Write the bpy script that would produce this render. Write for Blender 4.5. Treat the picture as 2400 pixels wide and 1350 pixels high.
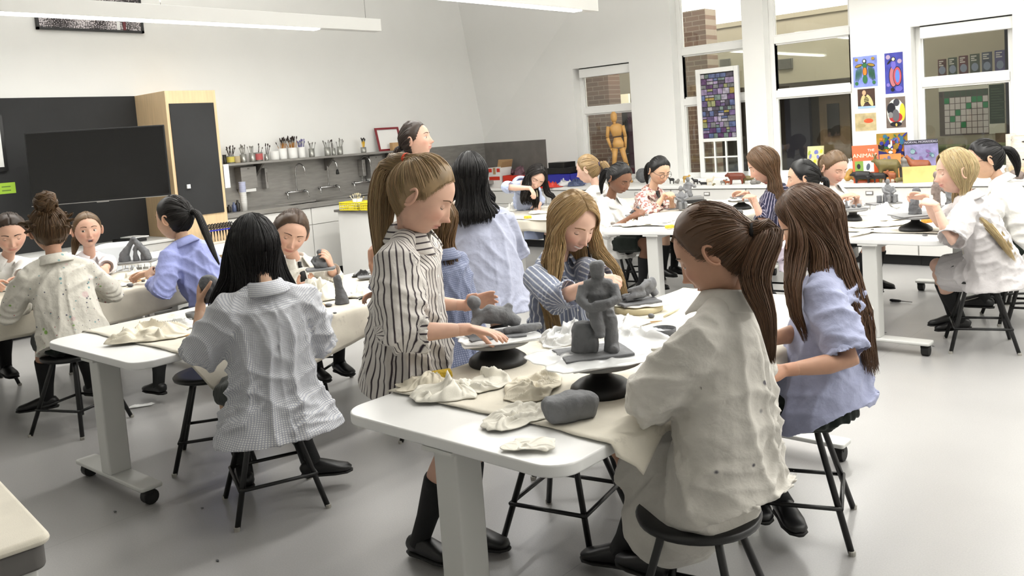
import bpy, bmesh, math, random
import numpy as np
from mathutils import Vector, Matrix, noise as mnoise
random.seed(7); np.random.seed(7)
for o in list(bpy.data.objects): bpy.data.objects.remove(o)
SC = bpy.context.scene; COL = SC.collection
# ------------------------------------------------------------------ camera
CAMZ = 1.5
RM = np.array([[0.75103, 0.00552, -0.66025], [0.65659, -0.11167, 0.74594], [-0.06961, -0.99373, -0.08749]])
FPX, CX, CY = 2011.63, 1247.37, 484.46
cd = bpy.data.cameras.new('camera'); cam = bpy.data.objects.new('camera', cd); COL.objects.link(cam)
cd.sensor_fit = 'HORIZONTAL'; cd.sensor_width = 36.0; cd.lens = FPX / 2400 * 36.0
cd.shift_x = -(CX - 1200) / 2400; cd.shift_y = -(675 - CY) / 2400
cd.clip_start = .05; cd.clip_end = 100
M3 = Matrix(((RM[0][0], -RM[0][1], -RM[0][2]), (RM[1][0], -RM[1][1], -RM[1][2]), (RM[2][0], -RM[2][1], -RM[2][2])))
cam.matrix_world = Matrix.Translation((0, 0, CAMZ)) @ M3.to_4x4()
SC.camera = cam
# ------------------------------------------------------------------ world, colour management
w = bpy.data.worlds.new('world'); SC.world = w; w.use_nodes = True
w.node_tree.nodes['Background'].inputs[0].default_value = (.75, .8, .9, 1)
w.node_tree.nodes['Background'].inputs[1].default_value = .25
SC.view_settings.view_transform = 'Standard'; SC.view_settings.look = 'None'
SC.view_settings.gamma = 1.0; SC.view_settings.use_curve_mapping = False
SC.view_settings.exposure = 0.2
LAMP_W = 12.0
# ------------------------------------------------------------------ pixel helpers (2400x1350 frame)
def _ray(px, py): return RM @ np.array([(px - CX) / FPX, (py - CY) / FPX, 1.0])
def at(px, py, z):
    d = _ray(px, py); t = (z - CAMZ) / d[2]; return Vector((d[0] * t, d[1] * t, z))
def atd(px, py, depth):
    d = _ray(px, py) * depth; return Vector((d[0], d[1], d[2] + CAMZ))
def atY(px, py, Y):
    d = _ray(px, py); t = Y / d[1]; return Vector((d[0] * t, Y, d[2] * t + CAMZ))
def atX(px, py, X):
    d = _ray(px, py); t = X / d[0]; return Vector((X, d[1] * t, d[2] * t + CAMZ))
def R(a): return math.radians(a)
# ------------------------------------------------------------------ materials
MATS = {}
def lin(c):
    if isinstance(c, str):
        c = [int(c[i:i + 2], 16) / 255 for i in (0, 2, 4)]
    return tuple((x / 12.92 if x <= .04045 else ((x + .055) / 1.055) ** 2.4) for x in c[:3]) + (1,)
def mat(name, col, rough=.5, metal=0, nz=None, bump=None, spec=.5, emit=0, sss=0, coat=0, alpha=1, sheen=0, stretch=None):
    """nz=(scale, amount[, detail]) colour mottling, bump=(scale, strength) fine relief"""
    if name in MATS: return MATS[name]
    m = bpy.data.materials.new(name); m.use_nodes = True; nt = m.node_tree; N = nt.nodes; L = nt.links
    b = N['Principled BSDF']; c = lin(col)
    b.inputs['Base Color'].default_value = c; b.inputs['Roughness'].default_value = rough
    b.inputs['Metallic'].default_value = metal; b.inputs['Specular IOR Level'].default_value = spec
    if sss: b.inputs['Subsurface Weight'].default_value = sss; b.inputs['Subsurface Radius'].default_value = (.02, .008, .005)
    if coat: b.inputs['Coat Weight'].default_value = coat
    if sheen: b.inputs['Sheen Weight'].default_value = sheen
    if emit: b.inputs['Emission Color'].default_value = c; b.inputs['Emission Strength'].default_value = emit
    if alpha < 1: b.inputs['Alpha'].default_value = alpha
    if nz or bump:
        tc = N.new('ShaderNodeTexCoord'); mp = N.new('ShaderNodeMapping'); L.new(tc.outputs['Object'], mp.inputs[0])
        if stretch: mp.inputs['Scale'].default_value = stretch
    if nz:
        n = N.new('ShaderNodeTexNoise'); n.inputs['Scale'].default_value = nz[0]; n.inputs['Detail'].default_value = nz[2] if len(nz) > 2 else 4
        L.new(mp.outputs[0], n.inputs['Vector'])
        r = N.new('ShaderNodeValToRGB'); r.color_ramp.elements[0].position = .3; r.color_ramp.elements[1].position = .7
        a = nz[1]
        r.color_ramp.elements[0].color = tuple(x * (1 - a) for x in c[:3]) + (1,); r.color_ramp.elements[1].color = tuple(min(1, x * (1 + a)) for x in c[:3]) + (1,)
        L.new(n.outputs[0], r.inputs[0]); L.new(r.outputs[0], b.inputs['Base Color'])
    if bump:
        n2 = N.new('ShaderNodeTexNoise'); n2.inputs['Scale'].default_value = bump[0]; n2.inputs['Detail'].default_value = 5
        L.new(mp.outputs[0], n2.inputs['Vector'])
        bp = N.new('ShaderNodeBump'); bp.inputs['Strength'].default_value = bump[1]; bp.inputs['Distance'].default_value = .02
        L.new(n2.outputs[0], bp.inputs['Height']); L.new(bp.outputs[0], b.inputs['Normal'])
    MATS[name] = m; return m
def vcol_mat(name, rough=.5, attr='Col', sss=0, spec=.4, noise=.0, nscale=40, bump=None):
    if name in MATS: return MATS[name]
    m = bpy.data.materials.new(name); m.use_nodes = True; N = m.node_tree.nodes; L = m.node_tree.links
    b = N['Principled BSDF']; b.inputs['Roughness'].default_value = rough; b.inputs['Specular IOR Level'].default_value = spec
    a = N.new('ShaderNodeAttribute'); a.attribute_name = attr
    out = a.outputs['Color']
    if noise:
        tc = N.new('ShaderNodeTexCoord'); n = N.new('ShaderNodeTexNoise'); n.inputs['Scale'].default_value = nscale; L.new(tc.outputs['Object'], n.inputs['Vector'])
        mr = N.new('ShaderNodeMapRange'); mr.inputs[1].default_value = .3; mr.inputs[2].default_value = .7; mr.inputs[3].default_value = 1 - noise; mr.inputs[4].default_value = 1 + noise
        L.new(n.outputs[0], mr.inputs[0])
        mx = N.new('ShaderNodeVectorMath'); mx.operation = 'SCALE'; L.new(out, mx.inputs[0]); L.new(mr.outputs[0], mx.inputs['Scale']); out = mx.outputs[0]
    L.new(out, b.inputs['Base Color'])
    if sss: b.inputs['Subsurface Weight'].default_value = sss; b.inputs['Subsurface Radius'].default_value = (.018, .007, .004); b.inputs['Subsurface Scale'].default_value = .5
    MATS[name] = m; return m
# ------------------------------------------------------------------ mesh builder
class MB:
    """collects raw geometry; build() links it as ONE mesh object"""
    def __init__(s): s.v = []; s.f = []; s.c = []
    def add(s, V, F, col=None):
        o = len(s.v); s.v += [tuple(map(float, p)) for p in V]; s.f += [tuple(i + o for i in f) for f in F]
        s.c += [col] * len(F); return s
    def box(s, x0, x1, y0, y1, z0, z1, M=None):
        V = [(x, y, z) for z in (z0, z1) for (x, y) in ((x0, y0), (x1, y0), (x1, y1), (x0, y1))]
        if M is not None: V = [tuple(M @ Vector(p)) for p in V]
        return s.add(V, [(3, 2, 1, 0), (4, 5, 6, 7), (0, 1, 5, 4), (1, 2, 6, 5), (2, 3, 7, 6), (3, 0, 4, 7)])
    def tube(s, pts, r, n=8, cap=True):
        pts = [Vector(p) for p in pts]; rr = r if hasattr(r, '__len__') else [r] * len(pts)
        return s.loft(pts, [(a, a) for a in rr], n, cap=cap)
    def loft(s, pts, rad, n=12, up=None, cap=True, power=2.0, col=None):
        """elliptical rings along a path; rad=(across, along 'up')"""
        pts = [Vector(p) for p in pts]; V = []; k = len(pts)
        prev = None
        for i in range(k):
            t = (pts[min(i + 1, k - 1)] - pts[max(i - 1, 0)])
            t = t.normalized() if t.length > 1e-9 else Vector((0, 0, 1))
            if up is not None:
                u = Vector(up[i] if isinstance(up, list) else up)
            else:
                u = prev if prev is not None else (Vector((0, 0, 1)) if abs(t.z) < .9 else Vector((1, 0, 0)))
            u = u - t * u.dot(t)
            if u.length < 1e-6: u = t.orthogonal()
            u.normalize(); prev = u; a = t.cross(u).normalized()
            rx, ry = rad[i]
            for j in range(n):
                th = 2 * math.pi * j / n; c, sn = math.cos(th), math.sin(th)
                if power != 2.0:
                    c = math.copysign(abs(c) ** (2 / power), c); sn = math.copysign(abs(sn) ** (2 / power), sn)
                V.append(tuple(pts[i] + a * (c * rx) + u * (sn * ry)))
        F = []
        for i in range(k - 1):
            for j in range(n):
                j2 = (j + 1) % n; F.append((i * n + j, i * n + j2, (i + 1) * n + j2, (i + 1) * n + j))
        if cap:
            F.append(tuple(range(n - 1, -1, -1))); F.append(tuple((k - 1) * n + j for j in range(n)))
        return s.add(V, F, col)
    def lathe(s, prof, n=20, c=(0, 0, 0), M=None, cap=True):
        V = []; c = Vector(c)
        for (r, z) in prof:
            for j in range(n):
                th = 2 * math.pi * j / n; p = Vector((r * math.cos(th), r * math.sin(th), z))
                V.append(tuple((M @ p if M is not None else p) + c))
        F = []; k = len(prof)
        for i in range(k - 1):
            for j in range(n):
                j2 = (j + 1) % n; F.append((i * n + j, i * n + j2, (i + 1) * n + j2, (i + 1) * n + j))
        if cap: F.append(tuple(range(n - 1, -1, -1))); F.append(tuple((k - 1) * n + j for j in range(n)))
        return s.add(V, F)
    def ball(s, c, r, n=12, m=8, M=None):
        r = r if hasattr(r, '__len__') else (r, r, r); V = []; c = Vector(c)
        for i in range(m + 1):
            ph = math.pi * i / m
            rr = max(math.sin(ph), .02)
            for j in range(n):
                th = 2 * math.pi * j / n
                p = Vector((r[0] * rr * math.cos(th), r[1] * rr * math.sin(th), -r[2] * math.cos(ph)))
                V.append(tuple((M @ p if M is not None else p) + c))
        F = []
        for i in range(m):
            for j in range(n):
                j2 = (j + 1) % n; F.append((i * n + j, i * n + j2, (i + 1) * n + j2, (i + 1) * n + j))
        F.append(tuple(range(n - 1, -1, -1))); F.append(tuple(m * n + j for j in range(n)))
        return s.add(V, F)
    def prism(s, poly, z0, z1, M=None):
        n = len(poly); V = [(p[0], p[1], z0) for p in poly] + [(p[0], p[1], z1) for p in poly]
        if M is not None: V = [tuple(M @ Vector(p)) for p in V]
        F = [tuple(range(n - 1, -1, -1)), tuple(range(n, 2 * n))] + [(i, (i + 1) % n, n + (i + 1) % n, n + i) for i in range(n)]
        return s.add(V, F)
    def build(s, name, m, parent=None, smooth=False, bevel=0, seg=2, loc=None, colattr=None):
        me = bpy.data.meshes.new(name); me.from_pydata(s.v, [], s.f); me.validate()
        mm = m if isinstance(m, (list, tuple)) else [m]
        for x in mm: me.materials.append(MATS[x] if isinstance(x, str) else x)
        if len(mm) > 1 and any(c is not None for c in s.c):
            me.polygons.foreach_set('material_index', [c or 0 for c in s.c])
        return link(name, me, parent, smooth, bevel, seg, loc)
def link(name, me, parent=None, smooth=False, bevel=0, seg=2, loc=None):
    if smooth: me.polygons.foreach_set('use_smooth', [True] * len(me.polygons))
    o = bpy.data.objects.new(name, me); COL.objects.link(o)
    if loc is not None: o.location = loc
    if bevel:
        b = o.modifiers.new('bevel', 'BEVEL'); b.width = bevel; b.segments = seg; b.limit_method = 'ANGLE'; b.angle_limit = R(40)
        me.polygons.foreach_set('use_smooth', [True] * len(me.polygons))
        wn = o.modifiers.new('wn', 'WEIGHTED_NORMAL'); wn.keep_sharp = True
    if parent is not None:
        o.parent = parent
        if loc is None:          # geometry given in world space
            o.matrix_parent_inverse = parent.matrix_basis.inverted()
    return o
def tag(o, label, cat, group=None):
    o['label'] = label; o['category'] = cat
    if group: o['group'] = group
    return o
def struct(o, label=None):
    o['kind'] = 'structure'
    if label: o['label'] = label
    return o
def thing(name, label, cat, loc=(0, 0, 0), rz=0, group=None):
    o = bpy.data.objects.new(name, None); COL.objects.link(o); o.empty_display_size = .05
    o.location = loc; o.rotation_euler = (0, 0, rz)
    bpy.context.view_layer.update() if False else None
    return tag(o, label, cat, group)
def dup(root, loc, rz, label, group=None):
    r = root.copy(); COL.objects.link(r); r.location = loc; r.rotation_euler = (0, 0, rz); r['label'] = label
    if group: r['group'] = group
    for ch in list(root.children):
        c = ch.copy(); COL.objects.link(c); c.parent = r
        for g in list(ch.children):
            d = g.copy(); COL.objects.link(d); d.parent = c
    return r
def np_mesh(name, V, F4, smooth=True):
    """fast mesh from numpy verts and equal-size faces"""
    V = np.asarray(V, dtype=np.float32); F4 = np.asarray(F4, dtype=np.int32); k = F4.shape[1]
    me = bpy.data.meshes.new(name)
    me.vertices.add(len(V)); me.vertices.foreach_set('co', V.ravel())
    me.loops.add(F4.size); me.loops.foreach_set('vertex_index', F4.ravel())
    me.polygons.add(len(F4)); me.polygons.foreach_set('loop_start', np.arange(0, F4.size, k, dtype=np.int32))
    me.polygons.foreach_set('loop_total', np.full(len(F4), k, dtype=np.int32))
    if smooth: me.polygons.foreach_set('use_smooth', np.ones(len(F4), dtype=bool))
    me.update(); me.validate(); return me
def remesh(mb, vox, smooth=4, fac=.5):
    """union of all closed pieces in an MB into one continuous skin"""
    me = bpy.data.meshes.new('tmp'); me.from_pydata(mb.v, [], mb.f); me.update()
    o = bpy.data.objects.new('tmp', me); COL.objects.link(o)
    r = o.modifiers.new('r', 'REMESH'); r.mode = 'VOXEL'; r.voxel_size = vox; r.adaptivity = 0
    if smooth:
        s = o.modifiers.new('s', 'SMOOTH'); s.iterations = smooth; s.factor = fac
    dg = bpy.context.evaluated_depsgraph_get()
    out = bpy.data.meshes.new_from_object(o.evaluated_get(dg), depsgraph=dg)
    bpy.data.objects.remove(o); bpy.data.meshes.remove(me)
    out.polygons.foreach_set('use_smooth', [True] * len(out.polygons))
    return out
def get_co(me):
    a = np.empty(len(me.vertices) * 3, dtype=np.float32); me.vertices.foreach_get('co', a); return a.reshape(-1, 3)
def set_co(me, a): me.vertices.foreach_set('co', np.asarray(a, dtype=np.float32).ravel()); me.update()
def get_no(me):
    a = np.empty(len(me.vertices) * 3, dtype=np.float32); me.vertices.foreach_get('normal', a); return a.reshape(-1, 3)
def wav(p, seed, n=5, f0=6., gain=.55):
    """cheap smooth 3d noise, vectorised, about -1..1"""
    r = np.random.RandomState(seed); out = np.zeros(len(p)); a = 1.; f = f0; tot = 0
    for i in range(n):
        for _ in range(3):
            k = r.normal(size=3); k /= np.linalg.norm(k)
            k2 = r.normal(size=3); k2 /= np.linalg.norm(k2)
            out += a * np.sin(p @ k * f + r.uniform(0, 6.28) + 1.3 * np.sin(p @ k2 * f * .7 + r.uniform(0, 6.28)))
        tot += a * 1.8; a *= gain; f *= 1.9
    return out / tot
def text_obj(name, body, size, m, parent=None, Mx=None, extrude=.0008, align='CENTER'):
    cu = bpy.data.curves.new(name, 'FONT'); cu.body = body; cu.size = size; cu.extrude = extrude; cu.align_x = align; cu.align_y = 'CENTER'; cu.resolution_u = 2
    t = bpy.data.objects.new('tmp', cu); COL.objects.link(t)
    dg = bpy.context.evaluated_depsgraph_get(); me = bpy.data.meshes.new_from_object(t.evaluated_get(dg), depsgraph=dg)
    bpy.data.objects.remove(t)
    if Mx is not None: me.transform(Mx)
    me.materials.clear(); me.materials.append(MATS[m] if isinstance(m, str) else m)
    return link(name, me, parent)
# ================================================================== STRUCTURE
XL, YW = -8.81, 9.0
mat('wall_paint', (.925, .925, .915), .75, nz=(1.2, .02), bump=(160, .03))
mat('ceiling_paint', (.93, .93, .92), .8, nz=(1.5, .015))
mat('white_frame', (.93, .93, .92), .4)
mat('steel', (.585, .575, .56), .34, metal=.45, nz=(6, .12), stretch=(1, 1, 6))
mat('steel_dark', (.47, .455, .44), .45, metal=.35, nz=(5, .15))
mat('chrome', (.80, .80, .80), .12, metal=1)
mat('black_paint', (.055, .055, .06), .35)
mat('white_lam', (.91, .91, .90), .35, nz=(3, .02))
mat('cab_white', (.86, .855, .84), .5, nz=(2, .02))
mat('toe_black', (.06, .06, .06), .6)
mat('chalkboard', (.135, .138, .142), .75, nz=(2.2, .22), bump=(120, .05))
mat('beech', (.85, .74, .58), .5, nz=(7, .08), stretch=(6, 6, .5))
mat('lamp_on', (1, .99, .96), .5, emit=7)
mat('housing', (.90, .90, .89), .5)
mat('clerestory', (1, 1, 1), .5, emit=2.4)
def floor_material():
    m = mat('floor_lino', (.545, .54, .532), .3, bump=(350, .03)); N = m.node_tree.nodes; L = m.node_tree.links; b = N['Principled BSDF']
    tc = N.new('ShaderNodeTexCoord')
    n1 = N.new('ShaderNodeTexNoise'); n1.inputs['Scale'].default_value = 170; n1.inputs['Detail'].default_value = 3; L.new(tc.outputs['Object'], n1.inputs[0])
    n2 = N.new('ShaderNodeTexNoise'); n2.inputs['Scale'].default_value = 1.6; n2.inputs['Detail'].default_value = 6; L.new(tc.outputs['Object'], n2.inputs[0])
    br = N.new('ShaderNodeTexBrick'); br.offset = .0; br.inputs['Scale'].default_value = 1; br.inputs['Brick Width'].default_value = 1.83; br.inputs['Row Height'].default_value = 9.0
    br.inputs['Mortar Size'].default_value = .0016; br.inputs['Mortar Smooth'].default_value = .3; br.inputs['Color1'].default_value = (1, 1, 1, 1); br.inputs['Color2'].default_value = (1, 1, 1, 1); br.inputs['Mortar'].default_value = (.72, .72, .72, 1)
    L.new(tc.outputs['Object'], br.inputs[0])
    a = N.new('ShaderNodeMath'); a.operation = 'MULTIPLY_ADD'; L.new(n1.outputs[0], a.inputs[0]); a.inputs[1].default_value = .28; a.inputs[2].default_value = .72
    c = N.new('ShaderNodeMath'); c.operation = 'MULTIPLY_ADD'; L.new(n2.outputs[0], c.inputs[0]); c.inputs[1].default_value = .22; L.new(a.outputs[0], c.inputs[2])
    v = N.new('ShaderNodeVectorMath'); v.operation = 'SCALE'; v.inputs[0].default_value = lin((.625, .62, .615))[:3]; L.new(c.outputs[0], v.inputs['Scale'])
    v2 = N.new('ShaderNodeVectorMath'); v2.operation = 'MULTIPLY'; L.new(v.outputs[0], v2.inputs[0]); L.new(br.outputs[0], v2.inputs[1]); L.new(v2.outputs[0], b.inputs['Base Color'])
floor_material()
def glass_material():
    m = bpy.data.materials.new('glass'); m.use_nodes = True; N = m.node_tree.nodes; L = m.node_tree.links; N.clear()
    o = N.new('ShaderNodeOutputMaterial'); mx = N.new('ShaderNodeMixShader'); t = N.new('ShaderNodeBsdfTransparent'); g = N.new('ShaderNodeBsdfGlossy'); f = N.new('ShaderNodeFresnel')
    t.inputs[0].default_value = (.93, .95, .93, 1); g.inputs['Roughness'].default_value = .02; f.inputs[0].default_value = 1.5
    L.new(f.outputs[0], mx.inputs[0]); L.new(t.outputs[0], mx.inputs[1]); L.new(g.outputs[0], mx.inputs[2]); L.new(mx.outputs[0], o.inputs[0]); MATS['glass'] = m
glass_material()
def brick_material():
    m = mat('brick', (.42, .31, .26), .85); N = m.node_tree.nodes; L = m.node_tree.links; b = N['Principled BSDF']
    tc = N.new('ShaderNodeTexCoord'); mp = N.new('ShaderNodeMapping'); mp.inputs['Rotation'].default_value = (R(90), 0, 0); L.new(tc.outputs['Object'], mp.inputs[0])
    br = N.new('ShaderNodeTexBrick'); br.inputs['Scale'].default_value = 1; br.inputs['Brick Width'].default_value = .21; br.inputs['Row Height'].default_value = .068; br.inputs['Mortar Size'].default_value = .006
    br.inputs['Color1'].default_value = lin((.46, .36, .31)); br.inputs['Color2'].default_value = lin((.40, .32, .28)); br.inputs['Mortar'].default_value = lin((.55, .50, .45))
    L.new(mp.outputs[0], br.inputs[0]); L.new(br.outputs[0], b.inputs['Base Color'])
    bp = N.new('ShaderNodeBump'); bp.inputs['Strength'].default_value = .4; L.new(br.outputs['Fac'], bp.inputs['Height']); bp.invert = True; L.new(bp.outputs[0], b.inputs['Normal'])
brick_material()
XR, YN, ZC = 2.2, -2.6, 3.95
struct(MB().box(XL - .2, XR, YN, YW + .25, -.1, 0).build('floor', 'floor_lino'), 'grey speckled sheet floor')
struct(MB().box(XL - .2, XR + .2, YN - .2, YW + .25, ZC, ZC + .1).build('ceiling', 'ceiling_paint'))
struct(MB().box(XL - .2, XL, YN, YW, 0, ZC).build('wall_left', 'wall_paint'))
struct(MB().box(XR, XR + .2, YN, YW + .25, 0, ZC).build('wall_right', 'wall_paint'))
struct(MB().box(XL - .2, XR + .2, YN - .2, YN, 0, ZC).build('wall_near', 'wall_paint'))
# window wall with its four openings
OP = [(-7.09, -6.19, .79, 2.275), (-5.56, -4.63, .79, 3.7), (-4.37, -3.41, .79, 3.7), (-2.81, -1.91, .79, 2.265)]
wb = MB(); x = XL - .2; T = .22
for (a, b, z0, z1) in OP:
    wb.box(x, a, YW, YW + T, 0, ZC); wb.box(a, b, YW, YW + T, 0, z0); wb.box(a, b, YW, YW + T, z1, ZC); x = b
wb.box(x, XR, YW, YW + T, 0, ZC)
struct(wb.build('wall_window', 'wall_paint'))
# wedge added in the far left corner, tilted to shade darker than the wall
A = atY(1140, 337, YW + .01); B = atY(1352, 22, YW + .01)
zt = ZC; k = (zt - A.z) / (B.z - A.z); B2 = Vector((A.x + (B.x - A.x) * k, YW + .01, zt))
s = MB(); s.add([(XL - .01, YW + .01, A.z), tuple(A), tuple(B2), (XL - .01, YW - .42, zt), (XL - .01, YW + .01, zt)], [(0, 1, 2, 3), (0, 3, 4), (1, 4, 2), (2, 4, 3), (0, 4, 1)])
struct(s.build('shading_wedge', 'wall_paint'))
# windows
def window(n, i, bars, valance=False, fw=.055):
    a, b, z0, z1 = OP[i]; y0, y1 = YW + .13, YW + .19
    m = MB(); m.box(a, a + fw, y0, y1, z0, z1); m.box(b - fw, b, y0, y1, z0, z1)
    zs = [z0] + bars + [z1]
    m.box(a + fw, b - fw, y0, y1, z0, z0 + fw); m.box(a + fw, b - fw, y0, y1, z1 - fw, z1)
    for z in bars: m.box(a + fw, b - fw, y0 - .01, y1, z - .042, z + .042)
    o = struct(m.build('window_%d' % n, 'white_frame', bevel=.006))
    ins = MB()
    for q in range(len(zs) - 1):
        lo = zs[q] + (fw if q == 0 else .042); hi = zs[q + 1] - (fw if q == len(zs) - 2 else .042)
        f = MB(); d = .016
        f.box(a + fw, a + fw + d, y0 + .015, y1 - .01, lo, hi); f.box(b - fw - d, b - fw, y0 + .015, y1 - .01, lo, hi)
        f.box(a + fw + d, b - fw - d, y0 + .015, y1 - .01, lo, lo + d); f.box(a + fw + d, b - fw - d, y0 + .015, y1 - .01, hi - d, hi)
        f.build('glazing_bead', 'white_frame', o)
        MB().box(a + fw + d, b - fw - d, y0 + .03, y0 + .034, lo + d, hi - d).build('pane', 'glass', o)
    sl = MB(); sl.box(a, b, YW - .03, y0, z0 - .02, z0 + .012); sl.build('window_sill', 'white_frame', o, bevel=.005)
    if valance:
        v = MB(); v.box(a + .075, b - .004, YW + .035, YW + .12, z1 - .125, z1 - .012); v.build('blind_cassette', 'white_frame', o, bevel=.006)
        MB().box(a + .075, b - .004, YW + .04, YW + .115, z1 - .012, z1 - .001).build('blind_gap_shade', 'toe_black', o)  # black strip stands for the shade in the slot above the cassette
    return o
window(1, 0, [1.715], True); window(2, 1, [2.32, 1.72]); window(3, 2, [2.32, 1.72]); window(4, 3, [1.705], True)
# ------------------------------------------------------------------ beyond the windows
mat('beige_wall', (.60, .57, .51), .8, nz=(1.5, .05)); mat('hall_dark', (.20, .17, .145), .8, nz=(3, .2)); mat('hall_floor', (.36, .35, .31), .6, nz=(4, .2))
mat('door_wood', (.36, .30, .22), .5, nz=(5, .12), stretch=(5, 5, .5)); mat('door_glass', (.10, .095, .09), .25); mat('navy_panel', (.12, .12, .17), .6); mat('vent', (.42, .41, .39), .5, metal=.4)
mat('cream_lit', (.92, .88, .76), .5, emit=.7); mat('purple_curtain', (.24, .13, .20), .8)
YH = 12.2
zd = atY(1900, 190, YH).z; zc = atY(1900, 24, YH).z
struct(MB().box(-12, 3, YW + .25, YH + .4, -.1, 0).build('hall_floor', 'hall_floor'))
struct(MB().box(-12, 3, YH, YH + .2, zd, zc).build('wall_hall', 'beige_wall'), 'beige wall of the hall beyond the windows')
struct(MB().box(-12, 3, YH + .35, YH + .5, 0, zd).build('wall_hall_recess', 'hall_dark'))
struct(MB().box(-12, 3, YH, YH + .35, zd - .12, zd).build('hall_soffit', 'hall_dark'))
struct(MB().box(-12, 3, YH + .2, YH + .25, zc, zc + 1.6).build('window_5', 'clerestory'), 'bright clerestory glazing high in the hall')
struct(MB().box(-12, 3, YH - .02, YH + .19, zc - .07, zc).build('trim_1', 'beige_wall'))
cm = MB()
for q in range(10):
    xq = atY(1912, 8, YH).x + (q - 5) * 1.1; cm.box(xq - .015, xq + .015, YH + .12, YH + .19, zc, zc + 1.6)
struct(cm.build('trim_2', 'white_frame'))
struct(MB().box(-12.2, -12, YW + .25, YH + .5, 0, 5).build('wall_hall_left', 'beige_wall')); struct(MB().box(3, 3.2, YW + .25, YH + .5, 0, 5).build('wall_hall_right', 'beige_wall'))
struct(MB().box(-12, 3, YW + .23, YH + .5, 4.9, 5).build('ceiling_hall', 'ceiling_paint'))
# hall door with dark glass
d0 = atY(1925, 300, YH + .33); d1 = atY(1996, 300, YH + .33)
dr = MB(); dr.box(d0.x, d1.x, YH + .28, YH + .34, 0, zd - .2)
do = struct(dr.build('door_1', 'door_wood')); g0 = atY(1921, 245, YH + .28); g1 = atY(1965, 318, YH + .28)
MB().box(d0.x + .12, d1.x - .15, YH + .265, YH + .28, g1.z, g0.z).build('door_glass', 'door_glass', do)
p0 = atY(1846, 300, YH + .33); p1 = atY(1903, 300, YH + .33)
struct(MB().box(p0.x, p1.x, YH + .25, YH + .34, 0, zd - .15).build('door_2', 'navy_panel'))
for i, (pa, pb) in enumerate([((1824, 140), (1859, 160)), ((1688, 140), (1713, 158))]):
    a = atY(*pa, YH); b = atY(*pb, YH); v = MB(); v.box(a.x, b.x, YH - .02, YH, b.z, a.z)
    o = tag(v.build('air_vent', 'vent'), ['grey air vent grille in the hall wall seen through the wide tall window', 'grey air vent grille above the stained glass sash'][i], 'vent', 'hall vents')
    n = 9
    for q in range(n):
        z = b.z + (a.z - b.z) * (q + .5) / n; MB().box(a.x + .02, b.x - .02, YH - .03, YH - .02, z - .006, z + .006).build('slat', 'vent', o)
# brick piers between hall and classroom
a = atY(1590, 30, 10.6); b = atY(1652, 30, 10.6)
struct(MB().box(a.x - .35, b.x, 10.6, 10.9, 0, a.z).build('wall_brick_pier', 'brick'))
a = atY(1370, 170, 10.6); b = atY(1424, 170, 10.6)
struct(MB().box(a.x - .5, b.x, 10.6, 10.9, 0, 4.5).build('wall_brick_end', 'brick'))
a = atY(1424, 215, 11.4); b = atY(1437, 300, 11.4)
struct(MB().box(a.x - .6, b.x, 11.4, 11.5, 0, 2.6).build('wall_hall_grey', mat('grey_panel', (.33, .33, .34), .6)))
a = atY(1437, 223, 11.6); b = atY(1474, 250, 11.6)
struct(MB().box(a.x, b.x, 11.6, 11.65, b.z, a.z).build('window_6', 'cream_lit'), 'glowing cream patch for a lit area deep in the hall')  # emissive cream patch stands in for a lit area of the hall
a = atY(1472, 258, 10.9); struct(MB().box(a.x - .02, a.x + .35, 10.9, 11.0, 0, a.z).build('curtain_panel', 'purple_curtain'), 'dark purple curtain beyond the narrow window')
# near wall behind the right window, carrying posters
YP = 10.3; a = atY(2100, 100, YP)
struct(MB().box(a.x - .25, .8, YP, YP + .15, 0, 4.4).build('wall_hall_poster', 'beige_wall'), 'beige corridor wall with posters behind the right window')
a = atY(2354, 80, 9.75); b = atY(2385, 80, 9.75)
struct(MB().box(a.x, b.x + .1, 9.75, 9.95, 0, 4.4).build('trim_3', 'navy_panel'), 'dark blue post behind the right window')
def hall_light(x, y, sx, sy, e):
    l = bpy.data.lights.new('hall_light', 'AREA'); l.shape = 'RECTANGLE'; l.size = sx; l.size_y = sy; l.energy = e; l.color = (1, .93, .82)
    o = bpy.data.objects.new('hall_light', l); COL.objects.link(o); o.location = (x, y, 4.8)
hall_light(-4.5, 10.9, 9, 1.2, 420); hall_light(-2.3, 9.8, 1.4, .4, 75)
# ------------------------------------------------------------------ wall finishes on the left wall
MBs = MB; Yb0 = -1.0; zb = 2.135; z_low = .70
struct(MB().box(XL, XL + .015, Yb0, 4.05, z_low, zb).build('wall_chalkboard', 'chalkboard'), 'large black chalkboard panel on the left wall')
sp = MB(); sp.box(XL, XL + .008, 4.5, YW, .80, 1.375)
struct(sp.build('trim_4', 'steel'), 'stainless steel splashback behind the sinks')
struct(MB().box(XL + .008, -7.635, YW - .01, YW, .77, 1.375).build('trim_5', 'steel_dark'), 'brown grey metal splashback on the window wall')
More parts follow.
